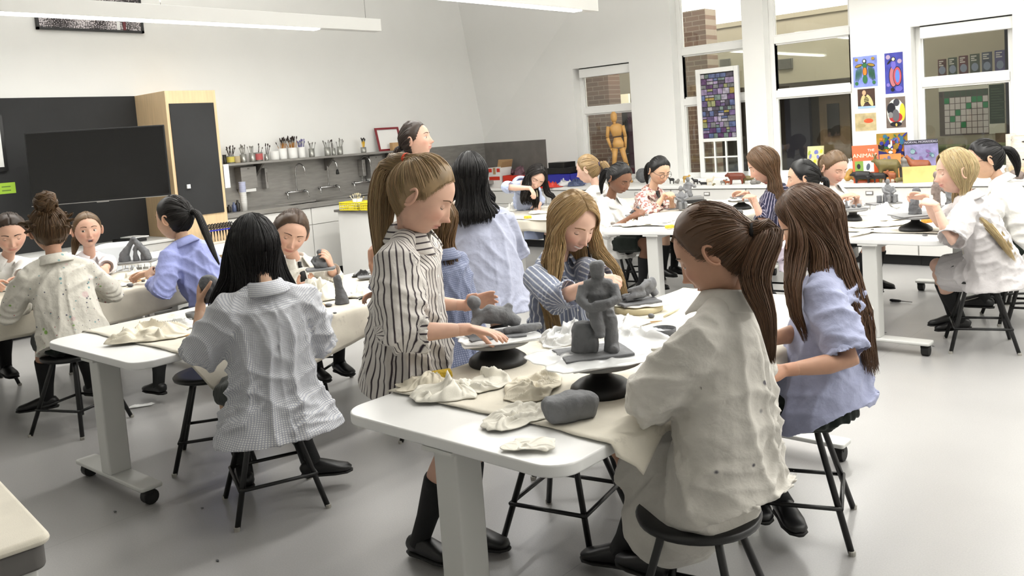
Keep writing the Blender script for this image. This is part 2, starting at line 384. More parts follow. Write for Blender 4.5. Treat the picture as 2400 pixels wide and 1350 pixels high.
# ------------------------------------------------------------------ suspended linear lamps
def fixture(X, y0, y1, label, z=2.625, lit_end=None, hgt=.125, wd=.11):
    le = y1 if lit_end is None else lit_end
    t = thing('linear_ceiling_lamp', label, 'lamp', (X, (y0 + y1) / 2, z), 0, 'suspended linear lamps')
    h = MB(); h.box(X - wd / 2, X + wd / 2, y0, y1, z, z + hgt); h.build('housing', 'housing', t, bevel=.004)
    MB().box(X - wd / 2 + .006, X + wd / 2 - .006, y0 + .03, le, z - .012, z).build('diffuser', 'lamp_on', t)
    n = max(2, int((y1 - y0) / 1.8))
    for i in range(n + 1):
        yy = y0 + .15 + (y1 - y0 - .3) * i / n; MB().tube([(X, yy, z + hgt), (X, yy, ZC)], .003, 6).build('suspension_cable', 'steel', t)
    L = le - y0
    for up in (0, 1):
        l = bpy.data.lights.new('lamp_light', 'AREA'); l.shape = 'RECTANGLE'; l.size = .12; l.size_y = L; l.energy = LAMP_W * L * (.85 if up else 1); l.color = (1, .985, .95)
        o = bpy.data.objects.new('lamp_light', l); COL.objects.link(o); o.location = (X, (y0 + le) / 2, z + hgt + .03 if up else z - .03)
        if up: o.rotation_euler = (math.pi, 0, 0)
    return t
fixture(-7.03, 1.2, 5.75, 'white linear lamp hanging nearest the chalkboard wall', lit_end=5.0)
fixture(-5.14, 2.4, 6.93, 'white linear lamp hanging in the middle, ending short of the window wall', lit_end=6.67)
fixture(-3.2, 2.4, 8.3, 'linear lamp hanging over the middle tables')
fixture(-1.2, 2.4, 8.3, 'linear lamp hanging over the right tables')
fixture(.9, 2.4, 8.3, 'linear lamp hanging along the right wall')
# ================================================================== FURNITURE
def canvas_material():
    m = mat('canvas', (.84, .815, .755), .9, nz=(9, .07, 8), bump=(420, .12), sheen=.2); N = m.node_tree.nodes; L = m.node_tree.links; b = N['Principled BSDF']
    src = b.inputs['Base Color'].links[0].from_socket
    tc = N.new('ShaderNodeTexCoord'); n = N.new('ShaderNodeTexNoise'); n.inputs['Scale'].default_value = 5.5; n.inputs['Detail'].default_value = 9; n.inputs['Roughness'].default_value = .68; L.new(tc.outputs['Object'], n.inputs[0])
    r = N.new('ShaderNodeValToRGB'); r.color_ramp.elements[0].position = .30; r.color_ramp.elements[0].color = (.62, .61, .6, 1); r.color_ramp.elements[1].position = .40; r.color_ramp.elements[1].color = (1, 1, 1, 1); L.new(n.outputs[0], r.inputs[0])
    v = N.new('ShaderNodeVectorMath'); v.operation = 'MULTIPLY'; L.new(src, v.inputs[0]); L.new(r.outputs[0], v.inputs[1]); L.new(v.outputs[0], b.inputs['Base Color'])
canvas_material()
mat('table_white', (.90, .90, .895), .3, nz=(4, .015)); mat('table_leg', (.80, .80, .785), .4); mat('rubber', (.035, .035, .035), .6)
mat('stool_black', (.04, .04, .042), .38, nz=(30, .2)); mat('stool_foot', (.62, .61, .58), .6)
def rrect(x0, x1, y0, y1, r, n=6):
    P = []
    for (cx, cy, a0) in ((x1 - r, y1 - r, 0), (x0 + r, y1 - r, 90), (x0 + r, y0 + r, 180), (x1 - r, y0 + r, 270)):
        for i in range(n + 1):
            a = R(a0 + 90 * i / n); P.append((cx + r * math.cos(a), cy + r * math.sin(a)))
    return P
TBL = {}
def table(key, x0, x1, y0, y1, z, label, rz=0):
    cx, cy = (x0 + x1) / 2, (y0 + y1) / 2; w, l = (x1 - x0) / 2, (y1 - y0) / 2
    t = thing('rolling_table', label, 'table', (cx, cy, 0), rz, 'white rolling art tables')
    MB().prism(rrect(-w, w, -l, l, .085), z - .034, z).build('tabletop', 'table_white', t, bevel=.006, loc=(0, 0, 0))
    for s in (-1, 1):
        yc = s * (l - .075)
        MB().box(-.045, .045, yc - .05, yc + .05, .085, z - .034).build('column', 'table_leg', t, bevel=.008, loc=(0, 0, 0))
        MB().box(-.06, .06, yc - .075, yc + .075, z - .045, z - .034).build('bracket', 'table_leg', t, loc=(0, 0, 0))
        b = MB(); b.prism(rrect(-.335, .335, yc - .05, yc + .05, .015, 3), .068, .088); bo = b.build('base_bar', 'table_leg', t, bevel=.006, loc=(0, 0, 0))
        for sx in (-1, 1):
            c = MB(); c.tube([(sx * .30 - .022, yc, .034), (sx * .30 + .022, yc, .034)], .034, 16); c.tube([(sx * .30, yc, .03), (sx * .30, yc, .07)], .011, 8); c.box(sx * .30 - .026, sx * .30 + .026, yc - .022, yc + .012, .045, .066)
            c.build('caster', 'rubber', bo, bevel=.004, loc=(0, 0, 0))
    MB().box(-.03, .03, -l + .12, l - .12, z - .075, z - .036).build('beam', 'table_leg', t, loc=(0, 0, 0))
    TBL[key] = (x0, x1, y0, y1, z); return t
table('F', -2.175, -1.30, 1.50, 3.58, .69, 'white rolling table nearest the camera, end bare, rags and clay on it')
table('B', -4.52, -3.585, 1.475, 3.9, .66, 'white rolling table with a canvas cloth where the grey checked shirt sits', R(1.5))
table('L', -6.45, -5.515, .75, 2.95, .675, 'canvas covered table at the far left beside the paint splattered shirt')
table('M', -4.1625, -3.2975, 5.27, 7.47, .708, 'white rolling table in the middle distance under clay figures', R(10))
table('R', -2.36, -1.475, 5.21, 7.25, .708, 'white rolling table on the right beside the blonde seated girl')
table('T', -5.86, -4.93, 5.78, 7.7, .70, 'far canvas covered table below the red and blue bins')
def drape(key, y0, y1, ohL, ohR, label, seed=1, far_drop=0, rz=0, xin=None):
    """canvas runner lying over a table, hanging down both long sides; ohL/ohR = functions of 0..1 along it"""
    x0, x1, Y0, Y1, z = TBL[key]; NU, NV = 64, 80; w = (x1 - x0) / 2; cx = (x0 + x1) / 2; cyt = (Y0 + Y1) / 2
    V = np.zeros((NV, NU, 3)); rb = .018
    for j in range(NV):
        v = j / (NV - 1); y = y0 + (y1 - y0) * v
        oL, oR = ohL(v), ohR(v)
        xl = -(w + oL); xr = w + oR
        for i in range(NU):
            u = i / (NU - 1); t = xl + (xr - xl) * u; sg = -1 if t < 0 else 1; a = abs(t) - w - .003
            if a <= 0: V[j, i] = (t, y, z + .004)
            elif a < rb * 1.57:
                th = a / rb; V[j, i] = (sg * (w + .003 + rb * math.sin(th)), y, z + .004 - rb + rb * math.cos(th))
            else:
                dn = a - rb * 1.57; V[j, i] = (sg * (w + .003 + rb + .06 * dn), y, z + .004 - rb - dn * .995)
    P = V.reshape(-1, 3); nz_ = wav(P, seed, 4, 9.); hang = np.clip((z - P[:, 2]) / .12, 0, 1)
    edge = np.minimum(np.abs(P[:, 1] - y0), np.abs(P[:, 1] - y1))
    P[:, 2] += np.where(hang < .02, np.clip(nz_, 0, 1) * .005 + .006 * np.exp(-edge / .03) * np.clip(wav(P, seed + 9, 3, 14.), 0, 1), 0)
    P[:, 0] += np.sign(P[:, 0]) * hang * (.010 + .016 * wav(P * np.array([0, 1, .3]), seed + 3, 3, 16.))
    P[:, 1] += .012 * wav(P * np.array([1, 0, 1]), seed + 5, 3, 11.) * np.exp(-edge / .1)
    c, s = math.cos(rz), math.sin(rz); Q = P.copy(); yy = P[:, 1] - cyt; Q[:, 0] = cx + P[:, 0] * c - yy * s; Q[:, 1] = cyt + P[:, 0] * s + yy * c
    I = np.arange(NV * NU).reshape(NV, NU); F = np.stack([I[:-1, :-1], I[:-1, 1:], I[1:, 1:], I[1:, :-1]], -1).reshape(-1, 4)
    me = np_mesh('canvas_cloth', Q, F); me.materials.append(MATS['canvas'])
    o = link('canvas_cloth', me); so = o.modifiers.new('thick', 'SOLIDIFY'); so.thickness = .003; so.offset = 1
    return tag(o, label, 'cloth', 'canvas table cloths')
drape('F', 1.70, 3.52, lambda v: .02 + .02 * v, lambda v: .015 + .095 * max(0, 1 - abs(v - .05) / .07) + .06 * (v > .05) * min(1, v / .2), 'canvas cloth with clay stains on the nearest table, its corner hanging down', 3)
drape('B', 1.66, 3.85, lambda v: .02, lambda v: .20 + .05 * math.sin(v * 9) - .19 * max(0, 1 - v / .06), 'canvas cloth hanging low beside the grey checked shirt', 5, rz=R(1.5))
drape('L', .78, 2.9, lambda v: .1, lambda v: .185 + .02 * math.sin(v * 12), 'canvas cloth on the far left table behind the splattered shirt', 7)
drape('M', 5.5, 7.44, lambda v: .02, lambda v: .05 + .2 * v, 'canvas cloth on the middle table hanging beside the navy striped shirt', 11, rz=R(10))
drape('R', 5.45, 7.15, lambda v: .03, lambda v: .13 + .03 * math.sin(v * 7), 'canvas cloth on the right table hanging at the blonde girl\'s lap', 13)
drape('T', 5.76, 7.6, lambda v: .12, lambda v: .1, 'canvas cloth on the far table below the red bin', 17)
# front flap of the far table cloth
fl = MB(); n = 24; V = []; F = []
for j in range(5):
    for i in range(n + 1):
        u = i / n; V.append((-5.88 + .97 * u, 5.765 - .006 * math.sin(u * 17) * j, .703 - (.13 + .03 * math.sin(u * 6)) * j / 4))
for j in range(4):
    for i in range(n): a = j * (n + 1) + i; F.append((a, a + 1, a + n + 2, a + n + 1))
fo = fl.add(V, F).build('canvas_flap', 'canvas', smooth=True); fo.modifiers.new('s', 'SOLIDIFY').thickness = .003
tag(fo, 'front flap of canvas hanging off the far table end', 'cloth', 'canvas table cloths')
# ------------------------------------------------------------------ stools
def make_stool(label, loc, rz, seat=.435, group='black metal stools'):
    t = thing('stool', label, 'stool', (0, 0, 0), 0, group)
    MB().lathe([(.02, seat - .028), (.150, seat - .028), (.168, seat - .02), (.172, seat - .006), (.165, seat + .001), (.12, seat - .003), (.0, seat - .004)], 36).build('seat', 'stool_black', t, smooth=True, loc=(0, 0, 0))
    zr = .145; rt, rb_ = .118, .185
    cs = []
    for i in range(4):
        a = R(45 + 90 * i); d = Vector((math.cos(a), math.sin(a), 0))
        p = [d * .05 + Vector((0, 0, seat - .035)), d * .095 + Vector((0, 0, seat - .036)), d * .113 + Vector((0, 0, seat - .045)), d * .12 + Vector((0, 0, seat - .07)), d * (.255) + Vector((0, 0, .008))]
        MB().tube(p, .0115, 10).build('leg', 'stool_black', t, smooth=True, loc=(0, 0, 0))
        MB().lathe([(.012, 0), (.0128, .012), (.0118, .016)], 10, d * .258).build('foot_cap', 'stool_foot', t, loc=(0, 0, 0))
        f = (zr - .008) / (seat - .078); cs.append(d * (.255 - .135 * f + .012) + Vector((0, 0, zr)))
    for i in range(4):
        a, b = cs[i], cs[(i + 1) % 4]; e = (b - a).normalized() * .01
        MB().tube([a - e * .2, b + e * .2], .008, 8).build('rung', 'stool_black', t, smooth=True, loc=(0, 0, 0))
    t.location = loc; t.rotation_euler = (0, 0, rz)
    return t
STOOL = None
def stool(x, y, rz, label, z=0):
    global STOOL
    if STOOL is None: STOOL = make_stool(label, (x, y, 0), R(rz)); return STOOL
    return dup(STOOL, (x, y, 0), R(rz), label, 'black metal stools')
# ------------------------------------------------------------------ window-side counter and its cabinet units
ZK, YK = .775, 8.22
def label_holder(x, z, y, par):
    h = MB(); h.box(x - .035, x + .035, y - .008, y, z - .018, z + .018); ho = h.build('label_holder', 'steel_dark', par)
    MB().box(x - .027, x + .027, y - .011, y - .008, z - .01, z + .012).build('label_card', 'white_lam', ho); return ho
xs = [-8.0, -7.05, -6.1, -5.2, -4.28, -3.42, -2.56, -1.68, -.8, .1, 1.0]
nm = ['left of the tall blue bin', 'under the red bin', 'under the wooden mannequin', 'behind the kneeling clay figure', 'under the elephant carving', 'behind the navy striped shirt', 'under the orange book', 'under the deer carving', 'behind the glasses girl at the right', 'right of the birch logs', 'at the right end of the counter']
for i in range(len(xs) - 1):
    a, b = xs[i], xs[i + 1]
    t = thing('drawer_cabinet', 'white base cabinet with a wide drawer, ' + nm[i], 'cabinet', ((a + b) / 2, YK + .3, 0), 0, 'cabinets under the window counter')
    MB().box(a + .002, b - .002, YK + .035, YW - .01, .1, ZK - .03).build('carcass', 'cab_white', t)
    MB().box(a + .002, b - .002, YK + .09, YW - .05, 0, .1).build('toe_kick', 'toe_black', t)
    d = MB().box(a + .006, b - .006, YK + .015, YK + .035, ZK - .20, ZK - .04).build('drawer', 'cab_white', t, bevel=.002); label_holder((a + b) / 2, ZK - .085, YK + .015, d)
    for s in (0, 1):
        c = (a + b) / 2; x0, x1 = (a + .006, c - .002) if s == 0 else (c + .002, b - .006)
        dd = MB().box(x0, x1, YK + .015, YK + .035, .105, ZK - .206).build('door', 'cab_white', t, bevel=.002)
        xk = c - .03 if s == 0 else c + .03; MB().ball((xk, YK + .003, ZK - .26), .011, 8, 6).build('knob', 'steel', dd)
struct(MB().box(XL + .01, XR - .01, YK, YW - .011, ZK - .03, ZK).build('worktop_window', 'white_lam', bevel=.003), 'white worktop running under the windows')
# ------------------------------------------------------------------ sink wall
ZS, XS = .87, -8.2
ys = [4.52, 5.55, 6.55, 7.55, 8.15]; nms = ['beside the tall wood cabinet', 'with the scratched lock, behind the girl in white', 'behind the yellow baskets', 'in the far sink corner']
for i in range(4):
    a, b = ys[i], ys[i + 1]
    t = thing('sink_cabinet', 'pale grey cabinet under the steel sinks ' + nms[i], 'cabinet', (-8.5, (a + b) / 2, 0), 0, 'sink cabinets')
    MB().box(XL + .01, XS - .04, a, b - .002, .1, ZS - .055).build('carcass', 'cab_white', t)
    MB().box(XL + .05, XS - .1, a, b - .002, 0, .1).build('toe_kick', 'toe_black', t)
    MB().box(XS - .04, XS - .02, a + .003, b - .005, ZS - .24, ZS - .06).build('panel', 'cab_white', t, bevel=.002)
    for s in (0, 1):
        c = (a + b) / 2; y0, y1 = (a + .003, c - .002) if s == 0 else (c + .002, b - .005)
        dd = MB().box(XS - .04, XS - .02, y0, y1, .105, ZS - .246).build('door', 'cab_white', t, bevel=.002)
        yk = c - .09 if s == 0 else c + .02
        MB().box(XS - .02, XS - .008, yk, yk + .07, ZS - .262, ZS - .25).build('handle', 'steel', dd)
st = MB()
y0, y1 = 4.5, YW - .02
st.box(XL + .01, XS - .0, y0, y1, ZS - .012, ZS) if False else None
sinks = [(5.35, 5.95), (6.15, 6.75), (6.95, 7.5)]
x0, x1 = XL + .01, XS; xi0, xi1 = XL + .12, XS - .09; yy = y0
for (a, b) in sinks:
    st.box(x0, x1, yy, a, ZS - .05, ZS); st.box(x0, xi0, a, b, ZS - .05, ZS); st.box(xi1, x1, a, b, ZS - .05, ZS)
    st.box(xi0, xi1, a, b, ZS - .22, ZS - .2); st.box(xi0 - .004, xi0, a, b, ZS - .22, ZS - .02); st.box(xi1, xi1 + .004, a, b, ZS - .22, ZS - .02); st.box(xi0, xi1, a - .004, a, ZS - .22, ZS - .02); st.box(xi0, xi1, b, b + .004, ZS - .22, ZS - .02)
    yy = b
st.box(x0, x1, yy, y1, ZS - .05, ZS)
tag(st.build('sink_counter', 'steel', bevel=.004), 'long stainless steel counter with three sink bowls', 'counter')
for i, (py, zc_, kn) in enumerate([(5.62, 0, 'nearest the paper cups'), (6.10, .02, 'with the black spray head in the middle'), (6.62, .02, 'furthest along, above the yellow baskets')]):
    py_ = [atX(690, 455, XL).y, atX(765, 442, XL).y, atX(843, 432, XL).y][i]; z = [.985, 1.0, 1.01][i]
    t = thing('wall_faucet', 'chrome gooseneck wall faucet ' + kn, 'faucet', (XL + .01, py_, z), 0, 'sink faucets'); X = XL + .06
    MB().tube([(X, py_ - .13, z), (X, py_ + .13, z)], .011, 10).build('bridge', 'chrome', t, smooth=True)
    for s in (-1, 1):
        MB().tube([(XL + .008, py_ + s * .11, z), (X, py_ + s * .11, z)], .017, 12).build('inlet', 'chrome', t, smooth=True)
        h = MB(); h.tube([(X, py_ + s * .13, z), (X + .012, py_ + s * .135, z - .012), (X + .03, py_ + s * .145, z - .075)], [.012, .008, .006], 8); h.build('lever', 'chrome', t, smooth=True)
    pts = [(X, py_, z), (X, py_, z + .25)]
    for q in range(1, 11):
        a = math.pi * q / 10 * 1.03; pts.append((X + .075 - .075 * math.cos(a), py_ + .03 * q / 10, z + .25 + .075 * math.sin(a)))
    pts.append((pts[-1][0] + .004, pts[-1][1], pts[-1][2] - .05))
    MB().tube(pts, .0085, 10).build('spout', 'chrome', t, smooth=True)
    if i == 1: e = Vector(pts[-1]); MB().tube([e + Vector((0, 0, .01)), e + Vector((0, 0, -.03)), e + Vector((0, 0, -.045))], [.012, .02, .02], 12).build('spray_head', 'rubber', t, smooth=True)
# shelf over the sinks
sh = thing('wall_shelf', 'long stainless steel shelf above the sinks, carrying pots of brushes', 'shelf', (XL, 6.3, 1.36))
ysl, ysr = 4.70, 7.55
MB().box(XL + .008, XL + .25, ysl, ysr, 1.352, 1.378).build('board', 'steel', sh, bevel=.003)
for y in (5.25, 6.2, 7.15):
    MB().add([(XL + .008, y - .012, 1.352), (XL + .2, y - .012, 1.352), (XL + .008, y - .012, 1.2), (XL + .008, y + .012, 1.352), (XL + .2, y + .012, 1.352), (XL + .008, y + .012, 1.2)], [(0, 1, 2), (5, 4, 3), (0, 3, 4, 1), (1, 4, 5, 2), (2, 5, 3, 0)]).build('bracket', 'steel_dark', sh)
def dispenser(pa, pb, label):
    a = atX(*pa, XL + .14); b = atX(*pb, XL + .14)
    t = thing('towel_dispenser', label, 'dispenser', (XL + .01, a.y, b.z), 0, 'towel dispensers')
    MB().box(XL + .009, XL + .14, a.y, b.y, b.z, a.z).build('body', 'steel', t, bevel=.006); MB().box(XL + .02, XL + .13, a.y + .02, b.y - .02, b.z - .035, b.z).build('paper_towel', 'white_lam', t)
    MB().box(XL + .14, XL + .145, (a.y + b.y) / 2 - .01, (a.y + b.y) / 2 + .01, a.z - .03, a.z - .015).build('lock', 'steel_dark', t)
dispenser((563, 392), (605, 440), 'steel towel dispenser nearest the tall wood cabinet'); dispenser((866, 366), (900, 415), 'steel towel dispenser under the red picture frame')
for (pa, pb, lb) in [((620, 394), (632, 442), 'steel soap dispenser right of the near towel dispenser'), ((848, 374), (859, 412), 'steel soap dispenser beside the far towel dispenser')]:
    a = atX(*pa, XL + .1); b = atX(*pb, XL + .1); t = thing('soap_dispenser', lb, 'dispenser', (XL + .01, a.y, b.z), 0, 'soap dispensers')
    MB().box(XL + .009, XL + .1, a.y, b.y, b.z, a.z).build('body', 'steel', t, bevel=.006); MB().box(XL + .1, XL + .103, (a.y + b.y) / 2 - .006, (a.y + b.y) / 2 + .006, a.z - .16, a.z - .05).build('sight_window', 'steel_dark', t)
# ------------------------------------------------------------------ tall wood cabinet, screen, low cabinets
t = thing('tall_cabinet', 'tall pale wood cabinet with a chalkboard door', 'cabinet', (-8.5, 4.2, 0)); XC = -8.15
MB().box(XL + .01, XC, 3.975, 4.50, .0, 2.135).build('carcass', 'beech', t, bevel=.003)
MB().box(XC, XC + .012, 4.005, 4.465, .9, 2.01).build('door', 'chalkboard', t)
MB().box(XC + .012, XC + .02, 4.12, 4.135, 1.30, 1.315) if 0 else None
a = atX(441, 437, XC + .013); MB().box(XC + .012, XC + .03, a.y - .017, a.y + .017, a.z - .02, a.z + .02).build('switch', 'white_lam', t)
# flat screen on its arm
c = atd(232, 386, 7.75); ang = R(32)
t = thing('television', 'large black flat screen on a wall arm in front of the chalkboard', 'television', c, 0)
Mx = Matrix.Translation(c) @ Matrix.Rotation(-ang, 4, 'Z') @ Matrix.Rotation(R(-2), 4, 'Y')
hw, hh = .575, .325
MB().box(-.03, .0, -hw, hw, -hh, hh, Mx).build('bezel', 'black_paint', t, bevel=.004)
MB().box(.0, .002, -hw + .012, hw - .012, -hh + .02, hh - .012, Mx).build('screen', mat('screen_glass', (.035, .033, .036), .12, spec=.6), t)
MB().box(-.002, .003, -hw, hw, -hh - .006, -hh, Mx).build('trim_strip', 'steel', t); MB().box(-.002, .004, -.05, .05, -hh - .014, -hh - .004, Mx).build('logo_bar', 'steel', t)
e = Mx @ Vector((-.03, 0, 0)); MB().tube([e, (e.x - .15, e.y - .05, e.z), (XL + .016, e.y - .02, e.z)], .025, 8).build('wall_arm', 'black_paint', t)
# low cabinets below the chalkboard
nn = ['at the left edge, behind the tied-back dark hair', 'behind the bun', 'behind the white chair', 'behind the lavender shirt']
yl = [.2, 1.3, 2.35, 3.2, 3.97]
for i in range(4):
    a, b = yl[i], yl[i + 1]; t = thing('low_cabinet', 'low white cabinet under the chalkboard ' + nn[i], 'cabinet', (-8.55, (a + b) / 2, 0), 0, 'low white cabinets')
    MB().box(XL + .02, -8.28, a, b - .003, .08, .67).build('carcass', 'cab_white', t); MB().box(XL + .02, -8.34, a, b - .003, 0, .08).build('toe_kick', 'toe_black', t)
    for q in range(2):
        c = a + (b - a) * q / 2; d = MB().box(-8.28, -8.262, c + .004, c + (b - a) / 2 - .006, .48, .665).build('drawer', 'cab_white', t, bevel=.002); MB().box(-8.262, -8.25, c + (b - a) / 4 - .03, c + (b - a) / 4 + .03, .585, .60).build('handle', 'steel', d)
        MB().box(-8.28, -8.262, c + .004, c + (b - a) / 2 - .006, .09, .474).build('door', 'cab_white', t, bevel=.002)
tag(MB().box(XL + .02, -8.25, .2, 3.97, .67, .70).build('low_worktop', 'white_lam', bevel=.003), 'white top over the low cabinets under the chalkboard', 'worktop')
# teacher's desk with papers
t = thing('desk', 'white topped desk behind the left table, with papers', 'desk', (-7.5, 3.3, 0))
MB().box(-7.95, -7.1, 3.12, 4.6, .60, .63).build('top', 'white_lam', t, bevel=.004)
for (x_, y_) in ((-7.9, 3.17), (-7.15, 3.17), (-7.9, 4.55), (-7.15, 4.55)): MB().box(x_ - .02, x_ + .02, y_ - .02, y_ + .02, 0, .60).build('leg', 'steel_dark', t)
MB().box(-7.92, -7.14, 3.6, 4.5, .3, .32).build('shelf', 'steel_dark', t)
# white chair back
c = atd(262, 545, 6.95)
t = thing('white_chair', 'white plastic chair behind the girl with the open mouth', 'chair', (c.x, c.y, 0), R(-30))
bk = MB(); V = []; F = []
for j in range(9):
    for i in range(9):
        u = i / 8 * 2 - 1; v = j / 8; z = .42 + .40 * v; wdt = .20 * (1 - .06 * v ** 3) * (1 if j < 8 else .88); V.append((-.18 - .05 * v + .03 * u * u, u * wdt, z - (.02 * u ** 4 if j == 8 else 0)))
for j in range(8):
    for i in range(8): a = j * 9 + i; F.append((a, a + 1, a + 10, a + 9))
mat('plastic_white', (.82, .83, .84), .4)
bo = bk.add(V, F).build('backrest', 'plastic_white', t, smooth=True, loc=(0, 0, 0)); bo.modifiers.new('s', 'SOLIDIFY').thickness = .012
MB().prism(rrect(-.2, .2, -.2, .2, .06), .40, .42).build('seat', 'plastic_white', t, bevel=.006, loc=(0, 0, 0))
for (x_, y_) in ((-.17, -.17), (.17, -.17), (-.17, .17), (.17, .17)): MB().tube([(x_, y_, .40), (x_ * 1.2, y_ * 1.2, 0)], .012, 8).build('leg', 'steel', t, smooth=True, loc=(0, 0, 0))
# white island block with yellow baskets
t = thing('island_cabinet', 'white island cabinet with a grey top by the sinks', 'cabinet', (-7.1, 5.9, 0))
MB().box(-7.74, -6.6, 5.56, 6.3, .08, .775).build('carcass', 'white_lam', t, bevel=.003); MB().box(-7.70, -6.64, 5.6, 6.26, 0, .08).build('toe_kick', 'toe_black', t)
MB().box(-7.77, -6.57, 5.53, 6.33, .775, .80).build('top', 'steel_dark', t, bevel=.003)
# ================================================================== PEOPLE
vcol_mat('skin', .5, 'Col', sss=.06, spec=.35, noise=.05, nscale=25)
vcol_mat('hair', .46, 'Col', spec=.4); vcol_mat('eye', .15, 'Col', spec=.6)
mat('sock', (.085, .087, .09), .9, bump=(300, .2)); mat('shoe', (.03, .03, .032), .4, nz=(20, .2)); mat('shoe_sole', (.05, .045, .04), .7)
def cloth_mat(name, base, kind=None, c2=None, period=.02, width=.12, nzamt=.05, spots=None, rough=.85):
    m = bpy.data.materials.new(name); m.use_nodes = True; N = m.node_tree.nodes; L = m.node_tree.links; b = N['Principled BSDF']
    b.inputs['Roughness'].default_value = rough; b.inputs['Specular IOR Level'].default_value = .2; b.inputs['Sheen Weight'].default_value = .15
    at_ = N.new('ShaderNodeAttribute'); at_.attribute_name = 'cloth'; tc = N.new('ShaderNodeTexCoord')
    rgb = N.new('ShaderNodeRGB'); rgb.outputs[0].default_value = lin(base); out = rgb.outputs[0]
    sx = N.new('ShaderNodeSeparateXYZ'); L.new(at_.outputs['Vector'], sx.inputs[0])
    def line(sock, per, wd, soft=.12):
        d = N.new('ShaderNodeMath'); d.operation = 'DIVIDE'; L.new(sock, d.inputs[0]); d.inputs[1].default_value = per
        p = N.new('ShaderNodeMath'); p.operation = 'PINGPONG'; L.new(d.outputs[0], p.inputs[0]); p.inputs[1].default_value = .5
        r = N.new('ShaderNodeMapRange'); r.inputs[1].default_value = wd / 2; r.inputs[2].default_value = wd / 2 + soft; r.inputs[3].default_value = 1; r.inputs[4].default_value = 0; L.new(p.outputs[0], r.inputs[0]); return r.outputs[0]
    fac = None
    if kind == 'stripe': fac = line(sx.outputs[0], period, width)
    if kind == 'check':
        a = line(sx.outputs[0], period, width, .2); c = line(sx.outputs[1], period, width, .2)
        mm = N.new('ShaderNodeMath'); mm.operation = 'ADD'; L.new(a, mm.inputs[0]); L.new(c, mm.inputs[1]); mm.use_clamp = True; fac = mm.outputs[0]
    if kind == 'floral':
        v = N.new('ShaderNodeTexVoronoi'); v.inputs['Scale'].default_value = 45; L.new(tc.outputs['Object'], v.inputs[0]); n0 = N.new('ShaderNodeTexNoise'); n0.inputs['Scale'].default_value = 38; n0.inputs['Detail'].default_value = 5; L.new(tc.outputs['Object'], n0.inputs[0])
        r = N.new('ShaderNodeMapRange'); r.inputs[1].default_value = .47; r.inputs[2].default_value = .55; L.new(n0.outputs[0], r.inputs[0]); fac = r.outputs[0]
    if fac is not None:
        mx = N.new('ShaderNodeMix'); mx.data_type = 'RGBA'; L.new(fac, mx.inputs[0]); L.new(out, mx.inputs[6]); mx.inputs[7].default_value = lin(c2); out = mx.outputs[2]
    n = N.new('ShaderNodeTexNoise'); n.inputs['Scale'].default_value = 14; n.inputs['Detail'].default_value = 6; L.new(tc.outputs['Object'], n.inputs[0])
    mr = N.new('ShaderNodeMapRange'); mr.inputs[1].default_value = .3; mr.inputs[2].default_value = .7; mr.inputs[3].default_value = 1 - nzamt; mr.inputs[4].default_value = 1 + nzamt * .6; L.new(n.outputs[0], mr.inputs[0])
    v = N.new('ShaderNodeVectorMath'); v.operation = 'SCALE'; L.new(out, v.inputs[0]); L.new(mr.outputs[0], v.inputs['Scale']); out = v.outputs[0]
    for i, (sc, th, col) in enumerate(spots or []):
        vo = N.new('ShaderNodeTexVoronoi'); vo.inputs['Scale'].default_value = sc; vo.inputs['Randomness'].default_value = 1
        mp = N.new('ShaderNodeMapping'); mp.inputs['Location'].default_value = (i * 3.7, i * 1.3, i * 2.1); L.new(tc.outputs['Object'], mp.inputs[0]); L.new(mp.outputs[0], vo.inputs[0])
        n1 = N.new('ShaderNodeTexNoise'); n1.inputs['Scale'].default_value = 3.1 + i; L.new(mp.outputs[0], n1.inputs[0])
        sub = N.new('ShaderNodeMath'); sub.operation = 'MULTIPLY_ADD'; L.new(n1.outputs[0], sub.inputs[0]); sub.inputs[1].default_value = -.55; L.new(vo.outputs['Distance'], sub.inputs[2])
        r = N.new('ShaderNodeMapRange'); r.inputs[1].default_value = th; r.inputs[2].default_value = th + .05; r.inputs[3].default_value = .85; r.inputs[4].default_value = 0; L.new(sub.outputs[0], r.inputs[0])
        mx = N.new('ShaderNodeMix'); mx.data_type = 'RGBA'; L.new(r.outputs[0], mx.inputs[0]); L.new(out, mx.inputs[6]); mx.inputs[7].default_value = lin(col); out = mx.outputs[2]
    L.new(out, b.inputs['Base Color'])
    n2 = N.new('ShaderNodeTexNoise'); n2.inputs['Scale'].default_value = 38; n2.inputs['Detail'].default_value = 5; n2.inputs['Distortion'].default_value = .25; L.new(tc.outputs['Object'], n2.inputs[0])
    bp = N.new('ShaderNodeBump'); bp.inputs['Strength'].default_value = .22; bp.inputs['Distance'].default_value = .02; L.new(n2.outputs[0], bp.inputs['Height']); L.new(bp.outputs[0], b.inputs['Normal'])
    MATS[name] = m; return m
